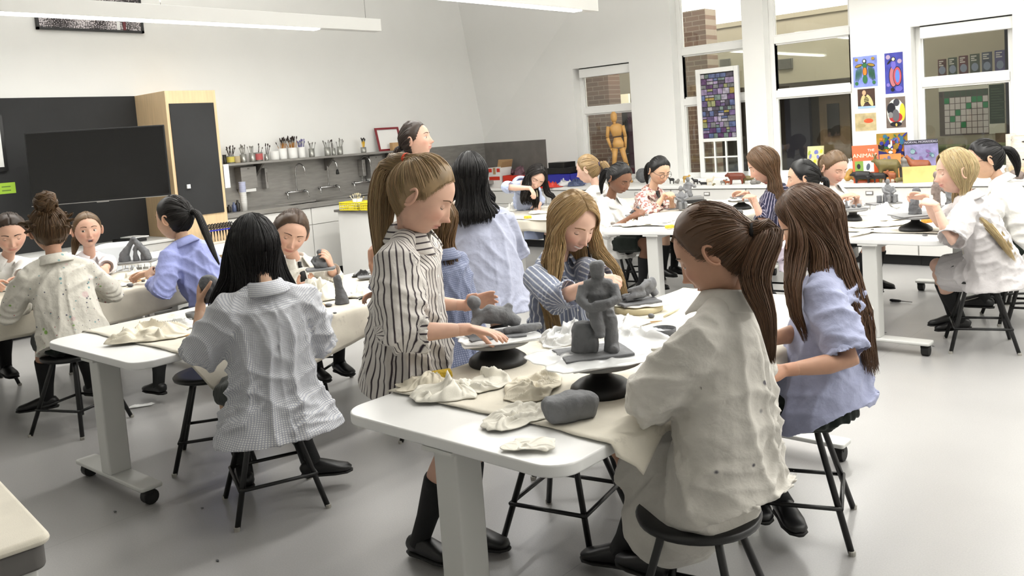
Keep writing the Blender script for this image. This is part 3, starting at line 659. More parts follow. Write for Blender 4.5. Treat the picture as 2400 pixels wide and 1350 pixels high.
# ---------------------------------------------------------------- head shape
def sstep(a, b, x): t = np.clip((x - a) / (b - a + 1e-12), 0, 1); return t * t * (3 - 2 * t)
def skull(D):
    """unit directions (N,3) in head space (x right, y face, z up) -> plain head surface, metres"""
    x, y, z = D[:, 0], D[:, 1], D[:, 2]
    a, b, c = .0745, .0900, .1065
    P = np.stack([x * a, y * b, z * c], 1)
    low = np.clip(-z, 0, 1); fr = sstep(-.1, .5, y); bk = sstep(.1, -.6, y)
    P[:, 0] *= 1 - .25 * low ** 1.7 * (.6 + .4 * fr) + .03 * np.exp(-((z - .25) / .4) ** 2)
    P[:, 1] -= bk * low ** 1.2 * -.035                                 # tuck the nape in
    P[:, 1] += .006 * fr * sstep(.25, .85, low) - .004 * fr * np.exp(-((z - .1) / .3) ** 2)
    P[:, 1] *= 1 + .06 * bk * np.exp(-((z - .25) / .45) ** 2)
    P[:, 2] += .004 * sstep(.5, 1, z) * sstep(.3, -.5, y)
    return P
def face(D, mouth='closed', smile=0):
    P = skull(D); fr = sstep(.15, .45, D[:, 1]); x, z = P[:, 0].copy(), P[:, 2].copy()
    def g(cx, cz, sx, sz): return np.exp(-((x - cx) / sx) ** 2 - ((z - cz) / sz) ** 2)
    dy = np.zeros(len(P))
    for s in (-1, 1):
        dy += -.0075 * g(s * .030, .005, .017, .0125) + .003 * g(s * .030, .026, .020, .007) + .0045 * g(s * .040, -.026, .018, .020) + .0035 * smile * g(s * .034, -.034, .014, .013)
        dy += .005 * g(s * .0085, -.034, .006, .006) - .0035 * g(s * .018, -.036, .006, .012)
    dy += .0045 * g(0, .002, .008, .014) + .0105 * g(0, -.016, .0085, .013) + .0175 * g(0, -.0285, .0085, .0078)
    zm = z - smile * 13 * x * x * np.exp(-(x / .04) ** 2)
    def gm(cz, sx, sz): return np.exp(-(x / sx) ** 4 - ((zm - cz) / sz) ** 2)
    dy += .004 * np.exp(-(x / .026) ** 2 - ((z + .054) / .018) ** 2)
    dy += .0040 * gm(-.0505, .021, .0045) + .0050 * gm(-.0605, .018, .005) - .0050 * gm(-.0555, .024, .0022)
    dy += .0065 * g(0, -.088, .018, .013) - .003 * g(0, -.073, .02, .006) + .002 * g(0, .06, .04, .025)
    if mouth == 'open': dy += -.014 * np.exp(-(x / .0135) ** 4 - ((z + .060) / .0075) ** 4)
    if mouth == 'teeth': dy += -.006 * np.exp(-(x / .020) ** 4 - ((zm + .0565) / .0042) ** 2)
    P[:, 1] += dy * fr
    return P, x, z, zm, fr
def sphere_dirs(na, ne):
    az = np.linspace(0, 2 * np.pi, na, endpoint=False); el = np.linspace(-np.pi / 2, np.pi / 2, ne)
    # denser in front
    az = az - .38 * np.sin(az)
    A, E = np.meshgrid(az, el); A = A.ravel(); E = E.ravel()
    return np.stack([np.sin(A) * np.cos(E), np.cos(A) * np.cos(E), np.sin(E)], 1), A, E
def grid_faces(na, ne):
    F = []
    I = np.arange(na * ne).reshape(ne, na); J = np.roll(I, -1, 1)
    return np.stack([I[:-1], J[:-1], J[1:], I[1:]], -1).reshape(-1, 4)
# hairlines: |azimuth| (deg) -> lowest elevation (deg) that carries hair
HL = {'back': ([0, 25, 45, 60, 72, 86, 98, 112, 130, 150, 180], [45, 42, 35, 18, -2, -8, -18, -36, -46, -51, -55]),
      'loose': ([0, 20, 38, 52, 62, 75, 90, 120, 180], [50, 46, 34, 14, -6, -34, -56, -62, -64]),
      'bun': ([0, 25, 45, 60, 72, 86, 98, 112, 130, 150, 180], [45, 42, 35, 18, -2, -8, -18, -34, -42, -46, -48])}
def hairline(kind, A):
    d = np.degrees(np.abs((A + np.pi) % (2 * np.pi) - np.pi)); return np.radians(np.interp(d, *HL[kind]))
def strands_mesh(S, width, cols, rnd):
    """S (N,K,3) polylines -> thin tapered prisms with per-strand colour"""
    N, K, _ = S.shape
    T = np.gradient(S, axis=1); T /= np.linalg.norm(T, axis=2, keepdims=True) + 1e-9
    q = rnd.normal(size=(N, 1, 3)); n1 = np.cross(T, q); n1 /= np.linalg.norm(n1, axis=2, keepdims=True) + 1e-9; n2 = np.cross(T, n1)
    w = width[None, :, None] if width.ndim == 1 else width[:, :, None]
    V = np.stack([S + n1 * w, S + (-.5 * n1 + .6 * n2) * w, S + (-.5 * n1 - .6 * n2) * w], 2)      # N,K,3,3
    I = np.arange(N * K * 3).reshape(N, K, 3); J = np.roll(I, -1, 2)
    F = np.stack([I[:, :-1], J[:, :-1], J[:, 1:], I[:, 1:]], -1).reshape(-1, 4)
    C = np.repeat(cols, K * 3, axis=0) if cols.ndim == 2 else np.repeat(cols.reshape(-1, 3), 3, axis=0)
    return V.reshape(-1, 3), F, C
def set_col(me, C, name='Col'):
    C = np.asarray(C, dtype=np.float32); a = me.color_attributes.new(name, 'FLOAT_COLOR', 'POINT')
    a.data.foreach_set('color', np.concatenate([C, np.ones((len(C), 1), np.float32)], 1).ravel())
def catmull(P, n):
    P = np.asarray([list(p) for p in P], float); k = len(P); E = np.vstack([2 * P[0] - P[1], P, 2 * P[-1] - P[-2]])
    t = np.linspace(0, k - 1, n); i = np.clip(t.astype(int), 0, k - 2); f = (t - i)[:, None]
    p0, p1, p2, p3 = E[i], E[i + 1], E[i + 2], E[i + 3]
    return .5 * (2 * p1 + (p2 - p0) * f + (2 * p0 - 5 * p1 + 4 * p2 - p3) * f ** 2 + (3 * p1 - p0 - 3 * p2 + p3) * f ** 3)
def merge(parts):
    V, F, C = [], [], []; o = 0
    for v, f, c in parts: V.append(v); F.append(f + o); C.append(c); o += len(v)
    return np.vstack(V), np.vstack(F), np.vstack(C)
def tube_np(path, rad, n=12):
    P = np.asarray(path, float); K = len(P); T = np.gradient(P, axis=0); T /= np.linalg.norm(T, axis=1, keepdims=True) + 1e-9
    q = np.array([.3, .9, .2]); n1 = np.cross(T, q); n1 /= np.linalg.norm(n1, axis=1, keepdims=True); n2 = np.cross(T, n1)
    th = np.linspace(0, 2 * np.pi, n, endpoint=False)
    V = P[:, None] + (np.cos(th)[None, :, None] * n1[:, None] + np.sin(th)[None, :, None] * n2[:, None]) * np.asarray(rad)[:, None, None]
    return V.reshape(-1, 3), grid_faces(n, K)
class Bundle:
    """lock of hair: guide polyline + radius profile (root, mid, tip)"""
    def __init__(s, pts, r, n, wave=0, wl=.08): s.pts, s.r, s.n, s.wave, s.wl = pts, r, n, wave, wl
def hair_object(root, Mh, hs, color, style, bundles=(), tie=None, tie_col=None, thick=.012, seed=0, na=64, scalp_n=260, sw=.0022, flatten=None, name='hair', streak=.5, part=0):
    rnd = np.random.RandomState(seed); base = np.array(lin(color)[:3]); parts = []
    M = np.array(Mh.to_3x3()); T = np.array(Mh.translation)
    ne = int(na * .75); D, A, E = sphere_dirs(na, ne)
    P = skull(D); eh = hairline('back' if style == 'pony' else style, A)
    k = sstep(-.03, .10, E - eh); tk = .3 + .7 * sstep(.02, .5, E - eh)
    nrm = D / np.linalg.norm(D, axis=1, keepdims=True)
    th = thick * (.75 + .25 * sstep(-.2, .6, D[:, 2]))
    bumps = .0022 * wav(P, seed + 5, 3, 60.)
    P = P + nrm * (k * (th * tk + bumps) - (1 - k) * .016)[:, None]
    if part is not None: P[:, 2] -= .004 * np.exp(-((P[:, 0] - part) / .004) ** 2) * sstep(.5, .8, D[:, 2]) * sstep(-.3, .2, D[:, 1])
    C = base[None] * (.75 + .28 * wav(D * np.array([1, .3, 1]), seed + 1, 4, 9.)[:, None])
    parts.append(((P * hs) @ M.T + T, grid_faces(na, ne), np.clip(C, 0, 1)))
    def surf(d, extra):
        d = d / np.linalg.norm(d, axis=-1, keepdims=True); sh = d.shape; q = skull(d.reshape(-1, 3)) + d.reshape(-1, 3) * extra; return q.reshape(sh)
    K = 9
    if tie is not None:      # combed back to the tie
        td = np.array(tie, float); tdn = td / np.linalg.norm(td)
        a = rnd.uniform(-np.pi, np.pi, scalp_n * 2); e0 = hairline('back' if style == 'pony' else style, a); e = e0 + np.abs(rnd.normal(0, .25, len(a))) * (rnd.rand(len(a)) < .6) + .03
        d0 = np.stack([np.sin(a) * np.cos(e), np.cos(a) * np.cos(e), np.sin(e)], 1); ok = (d0 @ tdn) < .9; d0 = d0[ok][:scalp_n]
        t = np.linspace(0, 1, K)[None, :, None]; om = np.arccos(np.clip(d0 @ tdn, -1, 1))[:, None, None]
        d = (np.sin((1 - t) * om) * d0[:, None] + np.sin(t * om) * tdn) / np.sin(om)
        S = surf(d, (.0012 + thick * (.3 + .7 * sstep(.0, .45, t)) + 0 * om).reshape(-1, 1)) + rnd.normal(0, .0012, (len(d0), 1, 3)) * sstep(0, .3, t)
        S[:, -1] = td + rnd.normal(0, .006, (len(d0), 3)); S[:, -2] = .6 * S[:, -2] + .4 * S[:, -1]
    else:                    # falls from the parting over the sides
        a = rnd.uniform(-np.pi, np.pi, scalp_n); y0 = rnd.uniform(-.75, .62, scalp_n); sd = np.sign(np.sin(a))
        d0 = np.stack([np.full(scalp_n, part / .07 if part else 0.) + sd * .03, y0, np.ones(scalp_n) * .9], 1); d0 /= np.linalg.norm(d0, axis=1, keepdims=True)
        a1 = sd * np.radians(np.interp(y0, [-.75, .2, .62], [165, 95, 52])) + rnd.normal(0, .12, scalp_n); e1 = hairline(style, a1) + .05
        d1 = np.stack([np.sin(a1) * np.cos(e1), np.cos(a1) * np.cos(e1), np.sin(e1)], 1)
        t = np.linspace(0, 1, K)[None, :, None]; om = np.arccos(np.clip((d0 * d1).sum(1), -1, 1))[:, None, None]
        d = (np.sin((1 - t) * om) * d0[:, None] + np.sin(t * om) * d1[:, None]) / np.sin(om)
        S = surf(d, thick + .001) + rnd.normal(0, .001, (scalp_n, 1, 3))
    cs = base[None] * rnd.uniform(.74, 1 + streak * .6, (len(S), 1)) * (1 + rnd.normal(0, .03, (len(S), 3)))
    V, F, Cc = strands_mesh((S * hs) @ M.T + T, sw * np.interp(np.linspace(0, 1, K), [0, .25, 1], [.15, 1, 1]), np.clip(cs, 0, 1), rnd); parts.append((V, F, Cc))
    for bi, B in enumerate(bundles):
        K2 = 13; G = catmull(B.pts, K2); rad = np.interp(np.linspace(0, 1, K2), [0, .14, .3, .5, .85, 1], [B.r[0], B.r[0] * .55 + B.r[1] * .45, B.r[0] * .15 + B.r[1] * .85, B.r[1], B.r[1] * .35 + B.r[2] * .65, B.r[2]])
        v, f = tube_np(G[:-2], rad[:-2] * .72, 10); parts.append((v, f, np.repeat((base * .72)[None], len(v), 0)))
        nS = int(B.n * (1.55 if sw < .002 else 1.2)); th = rnd.uniform(0, 2 * np.pi, nS); rr = np.sqrt(rnd.rand(nS)) * .7 + .3
        Tn = np.gradient(G, axis=0); Tn /= np.linalg.norm(Tn, axis=1, keepdims=True); q = np.array([.2, .3, .93]) if abs(Tn[:, 2]).mean() < .7 else np.array([.9, .3, .1])
        n1 = np.cross(Tn, q); n1 /= np.linalg.norm(n1, axis=1, keepdims=True) + 1e-9; n2 = np.cross(Tn, n1)
        ln = rnd.uniform(.86, 1.0, nS); tt = np.linspace(0, 1, K2)
        tw = rnd.normal(0, .25, nS)[:, None] * tt[None]
        off = (np.cos(th[:, None] + tw)[..., None] * n1[None] + np.sin(th[:, None] + tw)[..., None] * n2[None]) * (rr[:, None] * rad[None])[..., None]
        if B.wave:
            arc = np.concatenate([[0], np.cumsum(np.linalg.norm(np.diff(G, axis=0), axis=1))]); ph = rnd.normal(0, .5, nS)[:, None]
            off += (np.sin(arc[None] / B.wl * 6.28 + ph) * tt[None] * B.wave)[..., None] * n1[None] + (np.cos(arc[None] / B.wl * 5.5 + ph) * tt[None] * B.wave)[..., None] * n2[None]
        S = G[None] + off; S[:, :, :] = S[:, 0:1] + (S - S[:, 0:1]) * 1.0
        # shorten individually
        idx = ln[:, None] * (K2 - 1) * tt[None]; i0 = np.clip(idx.astype(int), 0, K2 - 2); fr = (idx - i0)[..., None]
        ar = np.arange(nS)[:, None]; S = S[ar, i0] * (1 - fr) + S[ar, i0 + 1] * fr
        cs = base[None] * rnd.uniform(.70, 1 + streak * .6, (nS, 1)) * (1 + rnd.normal(0, .03, (nS, 3)))
        wd = sw * 1.15 * np.interp(tt, [0, .2, .8, 1], [.9, 1.15, .9, .25]); V, F, Cc = strands_mesh(S, wd, np.clip(cs, 0, 1), rnd); parts.append((V, F, Cc))
    V, F, C = merge(parts); me = np_mesh(name, V, F); set_col(me, C); me.materials.append(MATS['hair'])
    h = link(name, me, root)
    if tie is not None and tie_col is not None:
        tw_ = Vector(T + M @ (np.array(tie) * hs)); g = bundles[0].pts; ax = (Vector(g[1]) - Vector(g[0])).normalized() if bundles else Vector((0, -1, 0))
        Mt = Matrix.Translation(tw_ + ax * .006) @ ax.to_track_quat('Z', 'Y').to_matrix().to_4x4(); pr = []
        tb = MB(); ring = [(.0175 * math.cos(q * .3927), .0175 * math.sin(q * .3927), 0) for q in range(17)]; tb.tube([Mt @ Vector(p) for p in ring], .0065, 8, cap=False)
        tb.build('hair_tie', mat('tie_' + str(tie_col), tie_col, .8), h, smooth=True)
    return h
# ---------------------------------------------------------------- hands
def hand_parts(mb, W, d, n, side, s=1.0, curl=(25, 30, 25), spread=4, thumb=.6, pinch=0):
    """W wrist, d finger direction, n palm normal (out of the palm), side=+1 right hand"""
    d = Vector(d).normalized(); n = Vector(n); n = (n - d * n.dot(d)).normalized(); w = d.cross(n) * side   # toward thumb
    W = Vector(W)
    def pt(a, b, c): return W + (d * a + w * b + n * c) * s
    mb.loft([pt(-.02, 0, 0), pt(.004, .0, 0), pt(.03, .001, .001), pt(.058, .0, .002), pt(.078, -.001, .003)], [(.0215 * s, .0165 * s), (.0235 * s, .016 * s), (.034 * s, .0145 * s), (.037 * s, .0125 * s), (.035 * s, .0105 * s)], 12, up=n, power=2.6)
    for k, (off, ln, sp) in enumerate(((.026, .062, 1), (.0085, .069, .3), (-.0095, .064, -.4), (-.026, .050, -1.2))):
        a = R(sp * spread); dd = (d * math.cos(a) + w * math.sin(a)); p = pt(.072, off, .002); pts = [p - dd * .012 * s, p]; ang = 0; f = 1 - .12 * pinch * k
        for j, q in enumerate((.46, .30, .24)):
            ang += R(curl[j] * (1 + .12 * k)); p = p + (dd * math.cos(ang) + n * math.sin(ang)) * (ln * q * s); pts.append(p)
        r = .0082 * s * (1, 1.02, .98, .88)[k]; mb.tube(pts, [r * 1.05, r * 1.08, r, r * .93, r * .78], 8); mb.ball(pts[-1], r * .8, 8, 6)
    p = pt(.012, .020, .006); t1 = (d * .62 + w * (.95 - .5 * pinch) + n * (.25 + thumb)).normalized(); t2 = (d * .9 + w * (.25 - .4 * pinch) + n * (.2 + thumb)).normalized()
    q = p + t1 * .040 * s; e = q + t2 * .030 * s; e2 = e + (t2 + d * .3).normalized() * .020 * s
    mb.tube([p - t1 * .012 * s, p, q, e, e2], [.013 * s, .0135 * s, .0105 * s, .0095 * s, .0075 * s], 8); mb.ball(e2, .0078 * s, 8, 6)
def ik(a, b, l1, l2, pole):
    d = b - a; L = d.length; mx = (l1 + l2) * .999
    if L > mx: b = a + d * (mx / L); d = b - a; L = mx
    u = d / L; x = (l1 * l1 - l2 * l2 + L * L) / (2 * L); h = math.sqrt(max(l1 * l1 - x * x, 0)); p = Vector(pole); p = p - u * p.dot(u)
    p = p.normalized() if p.length > 1e-6 else u.orthogonal().normalized()
    return a + u * x + p * h, b
SKIN = {'fair': ((.795, .640, .560), (.70, .44, .41)), 'tan': ((.72, .555, .46), (.62, .38, .34)), 'pale': ((.83, .685, .61), (.74, .48, .46)), 'brown': ((.46, .325, .25), (.40, .24, .21)), 'asian': ((.79, .645, .545), (.68, .43, .39))}
PEOPLE = []
def person(label, pos, face_deg, hipz=.51, lean=12, side=0, twist=0, s=1.0, head=None, hyaw=None, hpitch=25, hroll=0, neck_fwd=.03, headpos=None, neckpos=None,
           LW=None, RW=None, Lh=None, Rh=None, Lpole=None, Rpole=None, LA=None, RA=None, Lknee=None, Rknee=None, stand=False,
           shirt=None, cuff=(.55, .55), hem=.16, hem_r=(.185, .165), hem_back=0, lap=.0, ease=1.0, collar=True, skirt='skirt_dark', sock=True, legs=True, skin='fair', hair=None, mouth='closed', smile=0,
           gaze='down', detail=1, glasses=False, hs=1.0, tie_neck=False, wr=1.0, seed=1, brow=(.25, .17, .12), arms=(1, 1), handcurl=((25, 30, 25), (25, 30, 25)), pinch=(0, 0), shirt_name='shirt', hips_fwd=0, sleeve_r=1.0, lapw=1.0, lapdrop=0, toes=None, ears=True):
    """builds one figure in world space"""
    F = Vector((math.cos(R(face_deg)), math.sin(R(face_deg)), 0)); Rt = Vector((F.y, -F.x, 0)); U = Vector((0, 0, 1))
    Ft = Matrix.Rotation(R(twist), 3, 'Z') @ F; Rs = Vector((Ft.y, -Ft.x, 0))
    root = thing('person', label, 'person', (pos[0], pos[1], 0))
    hip = Vector((pos[0], pos[1], hipz))
    th = R(lean); sd = R(side); spine = (U * math.cos(th) + F * math.sin(th) + Rt * math.sin(sd)).normalized()
    th2 = R(lean * 1.5 + 4); spine2 = (U * math.cos(th2) + F * math.sin(th2) + Rt * math.sin(sd)).normalized()
    mid = hip + spine * .21 * s; chest = mid + spine * .10 * s; neckb = chest + spine2 * .125 * s
    if neckpos is not None:
        neckb = Vector(neckpos); dv = neckb - hip; spine = spine2 = dv.normalized(); mid = hip + dv * .48; chest = hip + dv * .715
    sk, lipc = [np.array(lin(c)[:3]) for c in SKIN[skin]]
    hy = R(face_deg + twist if hyaw is None else hyaw); hf = Vector((math.cos(hy), math.sin(hy), 0)); hr = Vector((hf.y, -hf.x, 0)); p_ = R(hpitch)
    fw = hf * math.cos(p_) - U * math.sin(p_); up = U * math.cos(p_) + hf * math.sin(p_); ro = R(hroll)
    hr2 = hr * math.cos(ro) - up * math.sin(ro); up2 = up * math.cos(ro) + hr * math.sin(ro)
    hc = Vector(headpos) if headpos is not None else neckb + (U * .9 + F * .35).normalized() * .155 * s + F * neck_fwd
    Mh = Matrix(((hr2.x, fw.x, up2.x, hc.x), (hr2.y, fw.y, up2.y, hc.y), (hr2.z, fw.z, up2.z, hc.z), (0, 0, 0, 1)))
    SL = neckb - spine2 * .048 * s - Rs * .138 * s; SR = neckb - spine2 * .048 * s + Rs * .138 * s
    HLp = hip - Rt * .078 * s; HRp = hip + Rt * .078 * s
    la, lb, l1, l2 = .255 * s, .225 * s, .36 * s, .36 * s
    out = {}
    if LW is None: LW = SL + F * .28 - U * .25
    if RW is None: RW = SR + F * .28 - U * .25
    EL, LW = ik(SL, Vector(LW), la, lb, Lpole or (-Rs * .5 - U * .8 - F * .3)); ER, RW = ik(SR, Vector(RW), la, lb, Rpole or (Rs * .5 - U * .8 - F * .3))
    if stand: dl, dr = HLp + Vector((0, 0, -hipz + .07)), HRp + Vector((0, 0, -hipz + .07))
    else: dl, dr = HLp + F * .30 * s + Vector((0, 0, -hipz + .17)), HRp + F * .30 * s + Vector((0, 0, -hipz + .17))
    LA = Vector(LA) if LA is not None else dl; RA = Vector(RA) if RA is not None else dr
    KL, LA = ik(HLp, LA, l1, l2, Lknee or (F + U * .6)); KR, RA = ik(HRp, RA, l1, l2, Rknee or (F + U * .6))
    # ---- body
    vox = .009 if detail >= 2 else .011
    b = MB()
    b.loft([hip - U * .03, hip + spine * .05 * s, mid, chest, neckb - spine2 * .03 * s, neckb], [(.10 * s, .075 * s), (.105 * s, .08 * s), (.095 * s, .07 * s), (.11 * s, .075 * s), (.085 * s, .05 * s), (.045 * s, .045 * s)], 14, up=F)
    nk = hc - up2 * .055 * hs - fw * .018 * hs
    b.loft([neckb - spine2 * .02, neckb.lerp(nk, .5), nk, nk + up2 * .05], [(.046 * s, .044 * s), (.040 * s, .040 * s), (.042 * s, .043 * s), (.04 * s, .045 * s)], 12, up=hf)
    b.tube([SL, neckb - spine2 * .035, SR], [.029 * s, .044 * s, .029 * s], 10)
    for on, S, E, Wp in ((arms[0], SL, EL, LW), (arms[1], SR, ER, RW)):
        if on: b.tube([S, S.lerp(E, .5), E, E.lerp(Wp, .35), E.lerp(Wp, .75), Wp], [.036 * s, .036 * s, .031 * s, .033 * s, .025 * s, .0165 * s], 12)
    if legs:
        for Hh, K, An in ((HLp, KL, LA), (HRp, KR, RA)):
            b.tube([Hh, Hh.lerp(K, .5), K, K.lerp(An, .3), K.lerp(An, .7), An], [.075 * s, .064 * s, .048 * s, .050 * s, .037 * s, .030 * s], 14); b.ball(K + (F * .006), .049 * s, 10, 8)
    me = remesh(b, vox, 5)
    V0 = get_co(me); n0 = len(V0); Fp = [tuple(p.vertices) for p in me.polygons]; C0 = np.repeat(sk[None], n0, 0); bpy.data.meshes.remove(me)
    VV = [V0]; CC = [C0]
    def addm(mesh):
        nonlocal Fp
        o = sum(len(v) for v in VV); v = get_co(mesh); VV.append(v); Fp += [tuple(i + o for i in p.vertices) for p in mesh.polygons]; CC.append(np.repeat(sk[None] * np.array([1.02, .97, .95]), len(v), 0)); bpy.data.meshes.remove(mesh)
    for i, (on, Wp, E, hd, sd_) in enumerate(((arms[0], LW, EL, Lh, -1), (arms[1], RW, ER, Rh, 1))):
        if not on: continue
        fd = (Wp - E).normalized(); d_, n_ = hd if hd else (fd * .9 - U * .1, (Rs * -sd_) * .6 - U * .6)
        hb = MB(); hb.tube([E.lerp(Wp, .66), E.lerp(Wp, .84), Wp], [.0185 * s, .0222 * s, .0205 * s], 12); hand_parts(hb, Wp, d_, n_, sd_, s * .93, handcurl[i], pinch=pinch[i]); addm(remesh(hb, .004 if detail >= 2 else .006, 3))
    # head
    na, ne = {0: (60, 48), 1: (96, 76), 2: (150, 120)}[detail]
    D, A, E_ = sphere_dirs(na, ne); P, x, z, zm, fr = face(D, mouth, smile)
    c = np.repeat(sk[None], len(P), 0)
    lips = np.exp(-(x / (.0225 + .006 * smile)) ** 6 - ((zm + .0555) / .0085) ** 4) * fr; blush = (np.exp(-((np.abs(x) - .04) / .02) ** 2 - ((z + .024) / .02) ** 2) + .8 * np.exp(-(x / .012) ** 2 - ((z + .03) / .012) ** 2)) * fr
    c = c * (1 - .75 * lips[:, None]) + lipc[None] * .75 * lips[:, None]; c = c * (1 - .16 * blush[:, None] * np.array([.2, 1, 1])[None])
    if mouth == 'open': mo = np.exp(-(x / .0135) ** 6 - ((z + .060) / .0075) ** 6) * fr; c = c * (1 - mo[:, None]) + np.array([.06, .015, .015])[None] * mo[:, None]; te = np.exp(-(x / .011) ** 6 - ((z + .0545) / .0022) ** 4) * fr; c = c * (1 - te[:, None]) + .6 * te[:, None]
    if mouth == 'teeth': te = np.exp(-(x / .0235) ** 6 - ((zm + .0560) / .0040) ** 4) * fr; c = c * (1 - te[:, None]) + np.array([.75, .72, .68])[None] * te[:, None]
    Mn = np.array(Mh.to_3x3()); Tn = np.array(hc)
    o = sum(len(v) for v in VV); VV.append((P * hs) @ Mn.T + Tn); CC.append(c); Fp += [tuple(int(i) + o for i in f) for f in grid_faces(na, ne)]
    # ears
    for sx in ((-1, 1) if ears else ()):
        eb = MB()
        Me = Mh @ Matrix.Translation(Vector((sx * .0795, -.008, -.006)) * hs) @ Matrix.Rotation(R(sx * -22), 4, 'Z') @ Matrix.Rotation(R(-8), 4, 'X')
        pts = []
        for q in range(15):
            a_ = R(-100 + 250 * q / 14); pts.append(Me @ (Vector((sx * .006, .014 * math.cos(a_) - .004, .026 * math.sin(a_) * (1.0 if a_ > 0 else .95))) * hs))
        eb.tube(pts, [.0042 * hs] * 15, 6); eb.ball(Me @ Vector((0, -.004 * hs, 0)), (.006 * hs, .015 * hs, .027 * hs), 10, 8, (Me.to_3x3()))
        mshe = bpy.data.meshes.new('t'); mshe.from_pydata(eb.v, [], eb.f); addm(mshe)
    V = np.vstack(VV); C = np.vstack(CC); bm_ = bpy.data.meshes.new('body'); bm_.from_pydata(V.tolist(), [], Fp); bm_.polygons.foreach_set('use_smooth', [True] * len(bm_.polygons))
    set_col(bm_, np.clip(C, 0, 1)); bm_.materials.append(MATS['skin']); body = link('body', bm_, root)
    # eyes and brows
    fr_i = np.where(D[:, 1] > .2)[0]
    def ysurf(x_, z_): j = fr_i[np.argmin((P[fr_i, 0] - x_) ** 2 + (P[fr_i, 2] - z_) ** 2)]; return float(P[j, 1])
    for sx in (-1, 1):
        D2, A2, E2 = sphere_dirs(36, 50); r = .0128
        ys = ysurf(sx * .030, .004); ec = Vector((sx * .030, ys - r + .0046, .004)); pit = {'down': -38, 'front': -2, 'side': -4}[gaze]; yw = {'side': 22}.get(gaze, 0)
        gz = np.array([math.sin(R(yw)) * math.cos(R(pit)), math.cos(R(yw)) * math.cos(R(pit)), math.sin(R(pit))]); lid = {'down': -20, 'front': 22, 'side': 24}[gaze]; low = {'down': -36, 'front': -24, 'side': -24}[gaze]
        if smile > .7: lid, low = -12, -24
        el = np.degrees(np.arctan2(D2[:, 2], np.hypot(D2[:, 1], .0) + 1e-6)) ; el = np.where(D2[:, 1] < 0, 80, el) + 14 * np.abs(D2[:, 0]) ** 2 * np.where(D2[:, 2] > 0, -1, .5)
        cc = np.repeat(sk[None] * .93, len(D2), 0); opn = (el < lid) & (el > low); cc[opn] = (.62, .60, .57); ca = D2 @ gz
        cc[opn & (ca > .86)] = (.10, .065, .04); cc[opn & (ca > .955)] = (.006, .005, .005); cc[np.abs(el - lid) < 6] = np.array(lin(brow)[:3]) * .35
        q = (D2 * r + np.array(ec)) * hs; em = np_mesh('eye', q @ Mn.T + Tn, grid_faces(36, 50)); set_col(em, cc); em.materials.append(MATS['eye']); link('eye', em, body)
        bp = MB(); pts = [Mh @ (Vector((sx * (.013 + .034 * q / 6), ysurf(sx * (.013 + .034 * q / 6), .024) + .0004, .0250 + .0045 * math.sin(q / 6 * 3.0) - .0015 * q / 6 + (.0 if gaze == 'down' else .003))) * hs) for q in range(7)]
        bp.loft(pts, [(.0019 * hs * (1 - .5 * q / 6), .0030 * hs * (1 - .55 * q / 6)) for q in range(7)], 6, up=up2); bp.build('eyebrow', mat('brow_%s' % (brow,), brow, .8), body, smooth=True)
    if glasses:
        g = MB()
        for sx in (-1, 1):
            ring = [Mh @ (Vector((sx * .031 + .0215 * math.cos(a_), .094 - .1 * (.0215 * math.cos(a_)) ** 2 * 30, .002 + .0165 * math.sin(a_))) * hs) for a_ in [2 * math.pi * q / 20 for q in range(21)]]
            g.tube(ring, .0016 * hs, 6, cap=False); g.tube([Mh @ (Vector((sx * .0525, .093, .008)) * hs), Mh @ (Vector((sx * .071, .06, .009)) * hs), Mh @ (Vector((sx * .076, .0, .006)) * hs)], .0016 * hs, 6)
        g.tube([Mh @ (Vector((-.0095, .094, .006)) * hs), Mh @ (Vector((0, .096, .009)) * hs), Mh @ (Vector((.0095, .094, .006)) * hs)], .0015 * hs, 6)
        g.build('glasses', mat('glasses_frame', (.05, .04, .05), .3), root, smooth=True)
    # ---- shirt
    if shirt:
        m = MB(); e = ease
        hemc = hip - U * hem + F * (-.015 + hips_fwd) - F * hem_back
        m.loft([hemc, hip - U * min(.02, hem * .4) + F * hips_fwd * .5, hip + spine * .10 * s, mid + spine * .02, chest - spine * .01, chest + spine * .06 * s, neckb - spine2 * .035 * s, neckb + spine2 * .004],
               [(hem_r[0] * e, hem_r[1] * e), (.158 * e * s, .132 * e * s), (.146 * e * s, .112 * e * s), (.142 * e * s, .102 * e * s), (.138 * e * s, .095 * e * s), (.125 * e * s, .086 * e * s), (.092 * e * s, .066 * s), (.055 * s, .052 * s)], 20, up=[F, F, F, F, Ft, Ft, Ft, Ft])
        m.tube([SL - spine2 * .004 + Rs * .0, SL.lerp(neckb, .55), neckb - spine2 * .02, SR.lerp(neckb, .55), SR - spine2 * .004], [.05 * s, .052 * s, .056 * s, .052 * s, .05 * s], 12)
        cuffs = [(hemc, (hemc - hip).normalized(), min(hem_r) * e)] if lap == 0 and hem > .06 else []; bones = [(hip - U * .1, neckb, .147, Ft)]
        for on, S, E, Wp, cf in ((arms[0], SL, EL, LW, cuff[0]), (arms[1], SR, ER, RW, cuff[1])):
            k_ = cf * (la + lb)
            sr = sleeve_r * s * (.85 + .15 * e)
            S = S - spine2 * .012; inn = S.lerp(neckb, .25) - spine2 * .02
            if k_ <= la:
                t_ = k_ / la; pts = [inn, S, S.lerp(E, t_ * .5), S.lerp(E, t_ * .95), S.lerp(E, t_)]; rd = [.050, .060, .067, .070, .072]
            else:
                t_ = (k_ - la) / lb; pts = [inn, S, S.lerp(E, .55), E, E.lerp(Wp, t_ * .6), E.lerp(Wp, t_)]; rd = [.050, .060, .066, .064, .056, .048 + .012 * (1 - t_)]
